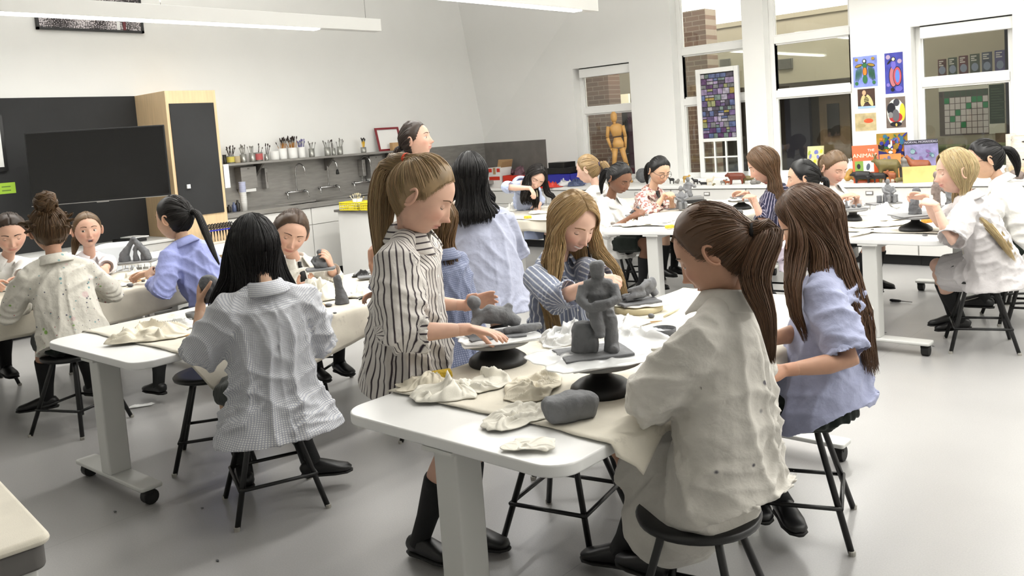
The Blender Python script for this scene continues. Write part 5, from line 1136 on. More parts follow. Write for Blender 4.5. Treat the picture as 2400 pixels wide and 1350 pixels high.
for i in range(26):
    a = rn.uniform(-3.1, 3.1); d = np.array([[math.sin(a) * .9, math.cos(a) * .9, .25 + rn.uniform(-.4, .4)]]); d /= np.linalg.norm(d); p = hp(o, *(skull(d)[0] + d[0] * .012), 1.17); dd = (p - o['hc']).normalized(); sd = Vector((rn.gauss(0, 1), rn.gauss(0, 1), rn.gauss(0, .6))) * .012
    Bs.append(Bundle([p, p + dd * .012 + sd * .5, p + dd * .022 + sd * 1.1, p + dd * .02 + sd * 1.7], (.006, .010, .003), 9, .004, .025))
hair_object(o['root'], o['Mh'], 1.17, (.34, .255, .17), 'bun', Bs, (-.01, -.05, .105), None, .016, 37, 64, 420, .0017, streak=.9)
stool(-5.16, 1.83, 24, 'black stool under the girl in the paint splattered shirt')
# 19 open mouth
o = sitter('girl with her mouth open in a pink stained white shirt facing us', (-6.70, 2.46), -4, (205, 540, 6.22), (212, 603, 6.3), 0, hipz=.515, hyaw=-14, hpitch=2, RW=at(205, 672, .75), LW=at(240, 648, .76), shirt='shirt_pinkstain', cuff=(.85, .85), skin='fair', seed=39, mouth='open', gaze='side', brow=(.3, .2, .13))
pony(o, LBR, [hp(o, .05, -.12, -.05), hp(o, .07, -.10, -.11), hp(o, .09, -.05, -.16)], tie=(.02, -.1, .0), hs=1.15, seed=39)
stool(-6.70, 2.46, 0, 'black stool under the girl with the open mouth')
# 20 lavender
o = sitter('girl with a long black ponytail in a lavender blue shirt', (-5.14, 2.74), 186, (408, 512, 5.46), (432, 572, 5.44), 0, hipz=.515, hs=1.25, hyaw=206, hpitch=8, LW=at(352, 652, .75), RW=at(345, 640, .75), Lpole=(.2, -.4, -.9), Lh=((-.7, .2, .5), (.2, .5, -.7)), shirt='shirt_lavender', hem=.18, hem_r=(.19, .17), cuff=(.85, .85), ease=1.2, sleeve_r=1.12, skin='asian', detail=1, seed=41, brow=(.06, .05, .05), LA=at(372, 902, .11))
pony(o, (.085, .07, .065), [hp(o, 0, -.14, .0, 1.25), atd(482, 545, 5.36), atd(500, 590, 5.33), atd(515, 622, 5.32)], r=(.015, .023, .004), tie=(0, -.1, .012), tie_col=(.03, .03, .03), hs=1.25, seed=41, n=200)
stool(-5.14, 2.76, 15, 'black stool under the girl in the lavender shirt')
# 21 grey checked shirt
o = sitter('girl with straight black hair in an oversized grey checked shirt, back turned', (-3.20, 1.90), 168, (596, 578, 3.56), (622, 678, 3.52), 0, hipz=.515, hyaw=168, hpitch=10, s=1.02, LW=atd(470, 712, 3.62), RW=at(650, 760, .72), Lh=((-.5, .3, .75), (.5, .7, .1)), Lpole=(.3, -.45, -1), handcurl=((30, 30, 25), (25, 30, 25)), shirt='shirt_tattersall', hem=.205, hem_r=(.23, .205), cuff=(.60, .6), ease=1.22, sleeve_r=1.35, skin='asian', detail=2, ears=False, seed=43, LA=at(575, 1110, .10), RA=at(735, 1085, .12), toes=((-.8, .3, 0), (.55, .65, 0)), wr=1.15)
loose(o, (.055, .045, .048), .33, seed=43, detail=2, hs=1.15, locks=15, n=110, r=.044, wave=0, endr=.022, az=(70, 180), streak=1.0)
stool(-3.23, 1.87, -22, 'black stool under the girl in the grey checked shirt')
stool(-3.98, 2.02, 57, 'empty black stool pushed under the table beside the grey checked shirt')
# 22 girl holding up a sculpture
o = sitter('girl in a white shirt holding up a small clay figure on a board', (-4.66, 3.0), -8, (680, 546, 5.25), (692, 612, 5.35), 0, hipz=.515, hs=1.28, hyaw=-26, hpitch=22, hroll=-20, LW=atd(776, 625, 5.05), RW=atd(705, 668, 5.05), Lh=((.2, -.3, .75), (-.7, -.5, .1)), Rh=((.7, .2, .2), (-.1, -.1, 1)), Lpole=(.3, .5, -.9), shirt='shirt_offwhite', hem=.1, cuff=(.85, .8), ease=1.15, skin='fair', detail=2, seed=45, smile=.2, brow=(.3, .2, .14), tie_neck=True)
pony(o, (.30, .225, .165), [hp(o, 0, -.14, .0), hp(o, 0, -.15, -.06), hp(o, 0, -.13, -.13)], tie=(0, -.1, .02), hs=1.28, seed=45, detail=2)
stool(-4.60, 3.0, 30, 'black stool under the girl holding up a clay figure')
stool(-2.02, 2.36, 12, 'black stool pushed under the nearest table behind its column')
# ================================================================== PROPS
mat('clay', (.435, .44, .45), .75, nz=(22, .14), bump=(60, .25)); mat('clay_dark', (.375, .38, .39), .7, nz=(25, .15), bump=(70, .3)); mat('clay_brown', (.48, .43, .41), .75, nz=(25, .15), bump=(70, .3))
mat('rag', (.90, .885, .84), .9, nz=(12, .05), bump=(350, .1)); mat('rag_cream', (.87, .84, .77), .9, nz=(12, .06), bump=(350, .1))
mat('wheel_black', (.04, .04, .043), .45, nz=(20, .25)); mat('paper', (.93, .93, .925), .7); mat('bat_cream', (.80, .76, .63), .7, nz=(9, .08)); mat('board_grey', (.50, .50, .50), .7, nz=(10, .1)); mat('sponge', (.85, .72, .25), .95, nz=(60, .25), bump=(90, .6))
mat('wood_tool', (.74, .60, .42), .6); mat('red_plastic', (.80, .17, .12), .4); mat('orange_sponge', (.88, .55, .22), .9, nz=(50, .2))
def plastic_material():
    m = bpy.data.materials.new('plastic_film'); m.use_nodes = True; N = m.node_tree.nodes; L = m.node_tree.links; b = N['Principled BSDF']; b.inputs['Base Color'].default_value = (.86, .87, .87, 1); b.inputs['Roughness'].default_value = .22
    o = N['Material Output']; t = N.new('ShaderNodeBsdfTransparent'); mx = N.new('ShaderNodeMixShader'); mx.inputs[0].default_value = .62; L.new(t.outputs[0], mx.inputs[1]); L.new(b.outputs[0], mx.inputs[2]); L.new(mx.outputs[0], o.inputs[0]); MATS['plastic_film'] = m
plastic_material()
E1 = Vector((.7529, .6582, 0)); E2 = Vector((-.6582, .7529, 0)); EZ = Vector((0, 0, 1))   # picture-right, away, up
def frame(c, rz=0):
    a = E1 * math.cos(rz) + E2 * math.sin(rz); b = -E1 * math.sin(rz) + E2 * math.cos(rz); c = Vector(c)
    return lambda x, y, z: c + a * x + b * y + EZ * z
def rag(c, sx, sy, h, seed, label, m='rag', rz=0, name='rag', cat='rag', group='crumpled rags on the tables', n=64):
    u, v = np.meshgrid(np.linspace(-1, 1, n), np.linspace(-1, 1, n)); P = np.stack([u.ravel(), v.ravel(), np.zeros(n * n)], 1)
    rr = np.sqrt(P[:, 0] ** 2 + P[:, 1] ** 2); th = np.arctan2(P[:, 1], P[:, 0]); mx = np.maximum(np.abs(P[:, 0]), np.abs(P[:, 1]))
    k = np.where(rr > 1e-6, mx / np.maximum(rr, 1e-6), 1); P[:, :2] *= (.45 + .55 * k)[:, None]
    out = 1 + .22 * wav(np.stack([np.cos(th), np.sin(th), 0 * th], 1), seed, 3, 3.2); P[:, :2] *= out[:, None]
    q = P * np.array([sx, sy, 1]) / max(.1, .85 * max(sx, sy))
    q[:, 2] = 0; w1 = wav(q, seed + 1, 2, 2.6); a = np.clip(1 - np.abs(wav(q + .5 * w1[:, None], seed + 2, 1, 4.5)) * 2.4, 0, 1) ** 1.3; b = np.clip(1 - np.abs(wav(q + .3 * w1[:, None], seed + 3, 1, 9.5)) * 2.2, 0, 1)
    fall = np.clip(1 - mx ** 2.6, 0, 1) ** .8; z = h * fall * np.clip(.26 + .42 * w1 + .48 * a + .16 * b, .03, 1.3)
    z += .004 + .006 * np.clip(wav(q, seed + 6, 2, 5.), 0, 1)
    P[:, 0] = P[:, 0] * sx + .35 * h * wav(q, seed + 4, 2, 4.5) * fall; P[:, 1] = P[:, 1] * sy + .35 * h * wav(q, seed + 5, 2, 4.5) * fall; P[:, 2] = z
    ax = np.array(E1 * math.cos(rz) + E2 * math.sin(rz)); bx = np.array(-E1 * math.sin(rz) + E2 * math.cos(rz)); W = np.array(c)[None] + P[:, :1] * ax + P[:, 1:2] * bx + P[:, 2:] * np.array([0, 0, 1.])
    me = np_mesh(name, W, grid_faces_open(n, n)); me.materials.append(MATS[m]); o = link(name, me); sl = o.modifiers.new('s', 'SOLIDIFY'); sl.thickness = .002; sl.offset = 1
    return tag(o, label, cat, group)
def grid_faces_open(n, m): I = np.arange(n * m).reshape(m, n); return np.stack([I[:-1, :-1], I[:-1, 1:], I[1:, 1:], I[1:, :-1]], -1).reshape(-1, 4)
def clay_obj(name, mb, label, m='clay', vox=.005, cat='clay figure', group=None, rough=.0022, sm=3, seed=1):
    me = remesh(mb, vox, sm); P = get_co(me); set_co(me, P + get_no(me) * (rough * wav(P, seed, 3, 90.))[:, None]); me.materials.clear(); me.materials.append(MATS[m]); return tag(link(name, me), label, cat, group)
def slab(c, sx, sy, h, rz, label, m='clay', seed=0, name='clay_slab', cat='slab', group=None):
    rn = random.Random(seed); f = frame(c, rz); poly = []
    for (ax, ay) in ((-1, -1), (1, -1), (1, 1), (-1, 1)):
        nx, ny = {(-1, -1): (1, -1), (1, -1): (1, 1), (1, 1): (-1, 1), (-1, 1): (-1, -1)}[(ax, ay)]
        for k in range(5): t = k / 5; poly.append(((ax + (nx - ax) * t) * sx / 2 + rn.gauss(0, .0025), (ay + (ny - ay) * t) * sy / 2 + rn.gauss(0, .0025)))
    V = [f(x, y, 0) for x, y in poly] + [f(x, y, h) for x, y in poly]; n = len(poly)
    b = MB(); b.add(V, [tuple(range(n - 1, -1, -1)), tuple(range(n, 2 * n))] + [(i, (i + 1) % n, n + (i + 1) % n, n + i) for i in range(n)])
    return tag(b.build(name, m, bevel=.003), label, cat, group)
def wheel(c, label, r=.093, disc=.13, z1=.09):
    t = thing('banding_wheel', label, 'banding wheel', c, 0, 'black banding wheels'); x, y, z = c
    MB().lathe([(r * .97, 0), (r, .008), (r * .96, .020), (r * .75, .036), (r * .45, .048), (.028, .058), (.024, .075), (.024, z1)], 36, c).build('base', 'wheel_black', t, smooth=True)
    MB().lathe([(disc - .004, z1 - .002), (disc, z1 + .002), (disc, z1 + .008), (disc - .003, z1 + .011)], 36, c).build('turntable', 'board_grey', t, smooth=True); return Vector((x, y, z + z1 + .011))
def sitting(c, rz=0, k=1.0, kind=0):
    f = frame(c, rz); m = MB(); g = lambda *a: f(*(q * k for q in a)); T = lambda P, r: m.tube([g(*p) for p in P], [q * k for q in r], 12)
    if kind == 0:      # on a stump, one leg crossed
        T([(.03, -.01, -.002), (.032, -.01, .05), (.03, 0, .105)], [.024, .021, .021]); T([(.035, .0, .01), (.038, -.045, .010)], [.016, .014]); T([(.03, 0, .102), (.005, .03, .118)], [.021, .026])
        T([(-.02, .03, .11), (-.012, -.02, .112), (.0, -.04, .07), (.006, -.045, .055)], [.026, .022, .018, .014]); m.ball(g(.004, -.055, .058), (.016 * k, .016 * k, .010 * k))
        T([(-.002, .03, .095), (-.002, .028, .13), (0, .02, .175), (0, .018, .205)], [.034, .033, .041, .022]); T([(-.04, .015, .19), (0, .018, .197), (.04, .015, .19)], [.02, .02, .02])
        T([(-.043, .015, .19), (-.052, -.012, .155), (-.03, -.035, .138), (.022, -.04, .14)], [.018, .016, .014, .012]); T([(.043, .015, .19), (.055, -.012, .155), (.03, -.036, .148), (-.01, -.04, .146)], [.018, .016, .014, .012])
        T([(0, .018, .2), (0, .016, .222)], [.013, .013]); m.loft([g(0, .016, .215), g(0, .016, .222), g(0, .015, .258), g(0, .016, .268)], [(.015 * k, .015 * k), (.021 * k, .019 * k), (.022 * k, .02 * k), (.014 * k, .014 * k)], 12, up=E2, power=3)
    elif kind == 1:    # reclining, leaning on an arm
        T([(-.07, 0, .018), (-.02, .0, .022), (.03, .01, .03)], [.014, .018, .024]); T([(.03, .01, .03), (.055, .015, .055), (.06, .02, .085)], [.026, .028, .02]); m.ball(g(.072, .02, .065), (.022 * k, .02 * k, .03 * k)); T([(-.06, -.03, .014), (-.02, -.035, .03), (.025, -.015, .03)], [.012, .014, .02])
        T([(.055, .0, .08), (.01, -.03, .06), (-.05, -.02, .05)], [.014, .012, .009]); T([(.06, .03, .06), (.09, .03, .01)], [.018, .02])
    elif kind == 2:    # squat seated figure with round head
        T([(-.03, -.02, .012), (0, 0, .018), (.035, -.02, .012)], [.014, .03, .014]); T([(0, .01, .01), (0, .01, .045), (0, .008, .07)], [.032, .03, .018]); m.ball(g(0, .006, .088), (.017 * k, .017 * k, .018 * k)); T([(-.026, .006, .062), (-.045, 0, .04), (-.03, -.02, .022)], [.01, .009, .008]); T([(.026, .006, .062), (.045, 0, .04), (.03, -.02, .022)], [.01, .009, .008])
    elif kind == 3:    # seated with knees up and arms on them
        T([(-.02, -.06, 0), (-.02, -.06, .05), (-.018, -.01, .06)], [.014, .014, .016]); T([(.025, -.06, 0), (.025, -.06, .05), (.02, -.01, .06)], [.014, .014, .016]); T([(0, .0, .0), (0, .0, .06)], [.045, .04]); T([(0, 0, .05), (0, .005, .1), (0, .005, .14)], [.032, .036, .02]); T([(-.038, .0, .125), (-.045, -.03, .09), (-.01, -.06, .075)], [.013, .012, .01]); T([(.038, .0, .125), (.045, -.03, .09), (.01, -.06, .08)], [.013, .012, .01]); m.ball(g(0, .0, .168), (.018 * k, .019 * k, .024 * k)); T([(0, .003, .13), (0, .002, .155)], [.012, .012])
    elif kind == 4:    # kneeling, arm held out
        T([(-.02, -.03, .012), (-.02, .03, .014)], [.014, .014]); T([(.02, -.03, .012), (.02, .03, .014)], [.014, .014]); T([(0, -.005, .01), (0, .0, .06), (0, .005, .11), (0, .004, .125)], [.032, .028, .03, .018]); m.ball(g(0, 0, .15), (.018 * k, .018 * k, .022 * k)); T([(0, .003, .12), (0, .002, .14)], [.011, .011]); T([(.028, 0, .11), (.05, -.01, .085), (.065, -.02, .09)], [.011, .01, .012]); T([(-.028, 0, .11), (-.035, -.02, .07), (-.01, -.03, .05)], [.011, .01, .01])
    elif kind == 5:    # clump of lying animals
        for i in range(6): a = i * 1.05; T([(.03 * math.cos(a), .03 * math.sin(a), .014), (.045 * math.cos(a + .5), .04 * math.sin(a + .5), .02 + .008 * (i % 2))], [.016, .014])
        m.ball(g(0, 0, .03), (.025 * k, .022 * k, .022 * k)); m.ball(g(.012, -.01, .052), (.014 * k, .014 * k, .014 * k)); m.ball(g(-.03, -.02, .03), (.014 * k, .014 * k, .014 * k))
    elif kind == 6:    # tall standing figure
        T([(0, 0, 0), (0, 0, .08), (.003, 0, .16), (0, 0, .2)], [.03, .022, .026, .014]); m.ball(g(0, 0, .225), (.02 * k, .02 * k, .025 * k)); T([(.02, 0, .15), (.05, -.01, .11), (.085, -.02, .108)], [.012, .01, .01]); T([(-.02, 0, .16), (-.03, -.01, .1)], [.012, .01])
    elif kind == 7:    # reclining creature with a ball head
        T([(-.05, 0, .0), (-.052, 0, .05)], [.016, .014]); T([(-.045, 0, .05), (.0, .0, .06), (.05, 0, .05), (.10, .0, .02)], [.02, .034, .03, .018]); m.ball(g(-.05, 0, .105), (.024 * k, .024 * k, .025 * k)); T([(-.045, 0, .06), (-.05, 0, .09)], [.014, .012]); T([(.05, .0, .06), (.075, .01, .085)], [.02, .012]); T([(-.07, -.05, .012), (-.06, -.03, .03), (-.03, -.01, .05)], [.014, .015, .018]); T([(.04, -.06, .01), (.11, -.05, .012), (.17, -.03, .012)], [.012, .016, .012])
    return m
FZ = .697
# ---------------- nearest table
c1 = at(1168, 850, FZ); c1.z = FZ; top1 = wheel(c1, 'black banding wheel in front of the standing girl', .105, .12, .075)
slab(top1, .26, .20, .004, R(12), 'white board on the standing girl\'s banding wheel', 'paper', 1, 'white_board', 'board')
rag(top1 + EZ * .005, .155, .11, .012, 61, 'clear plastic under the creature with a ball head', 'plastic_film', .2, 'plastic_sheet', 'plastic')
slab(top1 + EZ * .010, .20, .13, .009, R(10), 'clay slab under the standing girl\'s hand', 'clay', 2)
clay_obj('clay_creature', sitting(top1 + EZ * .018 - E1 * .02 + E2 * .04, R(5), 1.05, 7), 'clay creature with a ball head lying on the standing girl\'s wheel', seed=3)
c2 = at(1411, 918, FZ); c2.z = FZ; top2 = wheel(c2, 'black banding wheel carrying the tall seated clay figure', .098, .13, .095)
slab(top2, .27, .24, .004, R(20), 'white paper board under the tall seated clay figure', 'paper', 3, 'white_board', 'board')
rag(top2 + EZ * .004, .20, .16, .012, 62, 'thin plastic spread under the tall seated clay figure', 'plastic_film', .3, 'plastic_sheet', 'plastic')
sl = slab(top2 + EZ * .012 - E1 * .02 - E2 * .0, .215, .16, .010, R(14), 'rectangular clay slab under the tall seated figure', 'clay', 4)
base2 = top2 + EZ * .021 + E2 * .005
clay_obj('clay_seated_figure', sitting(base2 + E1 * .008, R(-8), 1.02, 0), 'tall clay figure seated with one leg crossed, block shaped head', vox=.0042, seed=5)
st_ = MB(); f = frame(base2 - E1 * .045 + E2 * .008); st_.loft([f(0, 0, -.002), f(0, 0, .03), f(.002, 0, .07), f(.004, 0, .088)], [(.042, .034), (.040, .034), (.038, .03), (.028, .022)], 12, up=E2, power=2.6); st_.tube([f(.03, -.03, .0), f(.034, -.034, .05)], [.012, .012], 8)
clay_obj('clay_backpack', st_, 'lumpy clay backpack beside the tall seated figure', rough=.004, seed=8)
rag(at(1325, 800, FZ) , .10, .09, .07, 41, 'crumpled clear plastic left of the tall seated figure', 'plastic_film', .4, 'plastic_sheet', 'plastic')
rag(at(1500, 800, FZ), .12, .15, .05, 43, 'sheet of white plastic right of the tall seated figure', 'plastic_film', 0, 'plastic_sheet', 'plastic')
rag(at(1420, 770, FZ), .17, .10, .06, 44, 'billowing white plastic behind the tall seated figure', 'plastic_film', .2, 'plastic_sheet', 'plastic')
b3 = at(1497, 728, FZ); t = thing('round_bat', 'round cream bat with a reclining clay figure on it', 'bat', b3); MB().lathe([(.10, 0), (.105, .004), (.105, .022), (.10, .026)], 32, b3).build('disc', 'bat_cream', t, smooth=True)
rag(b3 + EZ * .026, .11, .085, .006, 45, 'white cloth between the cream bat and its clay slab', 'rag', .2)
slab(b3 + EZ * .033, .18, .12, .012, R(14), 'clay slab on the round cream bat', 'clay', 6); clay_obj('clay_reclining_figure', sitting(b3 + EZ * .043 + E2 * .01, R(8), 1.0, 1), 'reclining clay figure on the round cream bat', seed=9)
m = MB(); c = at(1340, 985, FZ); f = frame(c, R(22)); m.loft([f(-.078, 0, .036), f(-.066, 0, .038), f(0, 0, .040), f(.06, .0, .038), f(.074, 0, .034)], [(.026, .028), (.037, .036), (.042, .040), (.038, .037), (.024, .026)], 16, up=EZ, power=3.2)
clay_obj('clay_block', m, 'wedge of grey clay lying on the nearest table beside the rags', rough=.003, vox=.006, cat='clay block', seed=11)
for i, (px, py, sx, sy, h, sd, mm, lb) in enumerate([(1050, 925, .10, .075, .07, 3, 'rag', 'knotted cream rag at the bare end of the nearest table'), (1142, 905, .085, .06, .055, 5, 'rag', 'peaked cream rag beside the standing girl\'s wheel'), (1245, 915, .12, .08, .045, 8, 'rag_cream', 'frayed cream rag in front of the seated figure\'s wheel'), (1215, 985, .075, .11, .03, 12, 'rag', 'flat rag trailing off the canvas edge'), (1243, 1048, .065, .045, .022, 15, 'rag', 'small crumpled rag on the bare white corner'), (985, 905, .08, .05, .035, 18, 'rag_cream', 'cream rag beside the yellow sponge')]):
    rag(at(px, py, FZ - (.004 if py > 960 else 0)), sx, sy, h, sd, lb, mm, i * .7)
def sponge(px, py, z, label, m='sponge', k=1):
    c = at(px, py, z); b = MB(); f = frame(c, R(15)); b.add([f(*p) for p in ((-.035 * k, -.02 * k, 0), (.035 * k, -.02 * k, 0), (.035 * k, .02 * k, 0), (-.035 * k, .02 * k, 0), (-.033 * k, -.018 * k, .026 * k), (.033 * k, -.018 * k, .024 * k), (.033 * k, .018 * k, .026 * k), (-.033 * k, .018 * k, .024 * k))], [(3, 2, 1, 0), (4, 5, 6, 7), (0, 1, 5, 4), (1, 2, 6, 5), (2, 3, 7, 6), (3, 0, 4, 7)]); return tag(b.build('sponge', m, bevel=.006), label, 'sponge', 'sponges')
sponge(1036, 885, FZ, 'yellow sponge beside the striped shirt'); sponge(1570, 535, .715, 'yellow sponge on the middle table'); sponge(1237, 512, .708, 'yellow sponge on the far table'); sponge(2172, 522, .715, 'orange sponge behind the right wheel', 'orange_sponge')
def bowl(px, py, z, r, h, label, m='clay_dark', fill='clay'):
    c = at(px, py, z); t = thing('clay_bowl', label, 'bowl', c); MB().lathe([(r * .8, 0), (r * .97, h * .5), (r, h), (r * .94, h), (r * .9, h * .5), (r * .72, .006)], 28, c).build('bowl', m, t, smooth=True)
    MB().lathe([(r * .88, h * .6), (r * .5, h * .72), (.001, h * .66)], 20, c, cap=False).build('slip', fill, t, smooth=True); return t
bowl(1556, 790, FZ, .048, .035, 'dark bowl of clay scraps behind the plastic'); bowl(452, 745, .672, .034, .03, 'small grey bowl by the checked shirt\'s hand', 'board_grey', 'clay')
def lump(px, py, z, r, label, m='clay', seed=0, k=(1, .7, .6)):
    c = at(px, py, z); b = MB(); b.ball(c + EZ * r * k[2] * .9, (r * k[0], r * k[1], r * k[2]), 14, 10); return clay_obj('clay_lump', b, label, m, max(.004, r * .12), 'clay', 'loose lumps of clay', r * .08, 2, seed)
lump(1527, 745, FZ, .016, 'small oval clay pellet behind the plastic'); lump(1452, 923, FZ, .008, 'crumb of clay beside the second wheel', seed=2)
def tool(a, b, r, label, m='wood_tool', tip=None):
    t = thing('modelling_tool', label, 'tool', a, 0, 'modelling tools'); a, b = Vector(a), Vector(b); MB().tube([a, a.lerp(b, .3), a.lerp(b, .75), b], [r * .6, r, r * .8, r * .35], 8).build('handle', m, t, smooth=True)
    if tip: d = (b - a).normalized(); MB().tube([b - d * .002, b + d * .03], [r * .5, r * .2], 6).build('tip', tip, t, smooth=True)
    return t
tool(at(1556, 742, FZ + .006), at(1594, 722, FZ + .006), .005, 'pale modelling stick beside the round cream bat', 'bat_cream'); tool(at(1505, 757, FZ + .006), at(1552, 752, FZ + .006), .004, 'wooden stick lying by the dark bowl')
MBx = MB(); c = at(1583, 858, FZ); f = frame(c, R(10)); MBx.add([f(*p) for p in ((-.03, -.02, 0), (.03, -.02, 0), (.03, .02, 0), (-.03, .02, 0), (-.03, -.02, .022), (.03, -.02, .022), (.03, .02, .022), (-.03, .02, .022))], [(3, 2, 1, 0), (4, 5, 6, 7), (0, 1, 5, 4), (1, 2, 6, 5), (2, 3, 7, 6), (3, 0, 4, 7)])
tag(MBx.build('clay_brick', 'clay_brown', bevel=.002), 'small brown grey clay brick beside the white shirt\'s hand', 'clay')
lump(1268, 846, FZ, .014, 'red bottle cap peeping out of the plastic', 'red_plastic', 4, (1.2, .6, .4))
# ---------------- table with the checked shirt
BZ = .668
rag(at(345, 790, BZ), .19, .12, .085, 122, 'big pile of cream rags on the second table', 'rag_cream', .1); rag(at(425, 768, BZ), .09, .06, .04, 23, 'thin plastic beside the big pile of rags', 'plastic_film', .2, 'plastic_sheet', 'plastic')
slab(at(410, 757, BZ), .16, .05, .012, R(20), 'clear flat tray behind the pile of rags', 'board_grey', 8, 'tray', 'tray'); slab(at(446, 786, BZ), .11, .03, .006, R(15), 'thin board beside the checked sleeve', 'wood_tool', 9, 'thin_board', 'board')
rag(at(752, 700, BZ), .15, .10, .11, 25, 'tall white rag heap beside the clay tower', 'rag', .3); rag(at(845, 690, BZ), .12, .09, .07, 27, 'white rag heap behind the clay tower', 'rag', .9)
m = MB(); c = at(802, 712, BZ); f = frame(c); m.loft([f(0, 0, 0), f(0, 0, .03), f(-.008, 0, .08), f(-.014, .002, .13), f(-.02, .004, .15)], [(.038, .034), (.034, .03), (.024, .022), (.021, .02), (.016, .015)], 12, up=E2)
clay_obj('clay_tower', m, 'tapering clay tower on the second table', 'clay_dark', rough=.004, seed=13)
c = at(736, 722, BZ); t = thing('oval_bat', 'tan oval bat left of the clay tower', 'bat', c); MB().loft([c, c + EZ * .018], [(.06, .035), (.058, .033)], 20, up=E2).build('plate', 'wood_tool', t, smooth=False)
for i, (px, py, r, lb) in enumerate([(725, 732, .02, 'flat clay lump under the tan oval bat'), (770, 718, .022, 'flat dark clay piece in front of the tower'), (785, 735, .012, 'clay crumb at the foot of the tower'), (838, 700, .012, 'clay crumb right of the tower')]): lump(px, py, BZ, r, lb, 'clay_dark', i, (1.3, .8, .35))
slab(at(868, 640, BZ), .20, .12, .012, R(5), 'grey board on the second table behind the standing girl', 'board_grey', 12, 'grey_board', 'board'); slab(at(862, 650, BZ + .012), .12, .09, .008, R(12), 'smaller clay board stacked on the grey board', 'clay', 14)
tool(at(842, 702, BZ + .01), at(885, 682, BZ + .02), .008, 'black handled tool behind the clay tower', 'black_paint'); rag(at(846, 648, BZ), .05, .035, .05, 28, 'black plastic bag behind the white shirt\'s hand', 'black_paint', 0, 'plastic_bag', 'bag')
# ball head held by the checked shirt
c = atd(490, 668, 3.66); m = MB(); m.ball(c, .045, 16, 12); m.ball(c + E1 * .01 - E2 * .035 - EZ * .01, .016); m.ball(c - E1 * .005 - E2 * .03 - EZ * .035, .018); m.tube([c - EZ * .03, c - EZ * .075], [.03, .034], 12)
clay_obj('clay_ball_sculpture', m, 'round clay head held up by the girl in the checked shirt', 'clay_dark', seed=15)
# figure on a board held by the girl in white
c = atd(752, 632, 5.02); slab(c, .165, .10, .012, R(14), 'grey clay slab held by the girl in white', 'clay', 15); slab(c - EZ * .006 - E1 * .004, .155, .10, .005, R(14), 'thin white board under the held clay slab', 'paper', 16, 'white_board', 'board'); clay_obj('clay_small_figure', sitting(c + EZ * .011, R(0), 1.05, 2), 'small seated clay figure held up on a board', 'clay_dark', seed=16)
# ---------------- far left table
LZ = .683
c = at(322, 632, LZ); f = frame(c); t = thing('wire_basket', 'white wire basket propping up the clay arch', 'basket', c)
for zz in (.005, .05): MB().tube([f(-.12, -.07, zz), f(.12, -.07, zz), f(.12, .07, zz), f(-.12, .07, zz), f(-.12, -.07, zz)], .004, 6).build('rim', 'white_frame', t)
for q in range(6):
    for s_ in (-1, 1): MB().tube([f(-.12 + .048 * q, s_ * .07, .005), f(-.12 + .048 * q, s_ * .07, .05)], .0035, 6).build('wire', 'white_frame', t)
slab(c + EZ * .055, .28, .16, .012, R(6), 'grey board under the clay arch', 'board_grey', 18, 'grey_board', 'board')
m = MB(); f = frame(c + EZ * .065); m.tube([f(-.085, 0, 0), f(-.08, 0, .06), f(-.045, 0, .11), f(-.012, 0, .155), f(.0, 0, .165)], [.045, .036, .02, .018, .016], 12); m.tube([f(.095, 0, 0), f(.07, 0, .06), f(.03, 0, .12), f(.0, 0, .155)], [.03, .03, .024, .016], 12); m.tube([f(.06, 0, .06), f(.055, -.01, 0)], [.022, .018], 10); m.tube([f(.005, -.01, 0), f(.0, -.01, .05), f(.005, -.01, .1), f(.02, 0, .12)], [.022, .018, .013, .012], 10); m.ball(f(-.005, 0, .165), (.024, .02, .018)); m.tube([f(-.015, -.01, .085), f(.02, -.01, .095)], [.008, .008], 8)
clay_obj('clay_arch', m, 'two clay figures leaning together into an arch on the left table', 'clay_dark', vox=.006, rough=.004, seed=18)
for i, (px, py, sx, sy, h, lb) in enumerate([(275, 668, .12, .10, .05, 'white rag in front of the open mouthed girl'), (320, 655, .10, .08, .06, 'white rag under the clay arch'), (215, 690, .08, .05, .03, 'flat rag near the paint splattered sleeve'), (20, 680, .10, .06, .03, 'white rag at the left edge of the left table')]): rag(at(px, py, LZ), sx, sy, h, 71 + i, lb, 'rag', i)
for i, (px, py, r, lb) in enumerate([(22, 708, .026, 'dark clay lump at the left edge of the far left table'), (48, 716, .03, 'long dark clay lump beside the splattered sleeve'), (305, 672, .024, 'clay lump on the rags of the left table'), (336, 660, .016, 'small clay lump near the lavender sleeve'), (244, 660, .016, 'clay pellet under the open mouthed girl\'s hand')]): lump(px, py, LZ, r, lb, 'clay_dark', 30 + i, (1.3, .8, .5))
for i, (a, b, lb) in enumerate([((226, 681), (268, 675), 'dark wooden tool at the right of the splattered shirt'), ((228, 672), (262, 668), 'light wooden tool at the right of the splattered shirt'), ((314, 662), (345, 652), 'wooden stick by the lavender sleeve')]): tool(at(*a, LZ + .012), at(*b, LZ + .012), .006, lb, ['black_paint', 'wood_tool', 'wood_tool'][i])
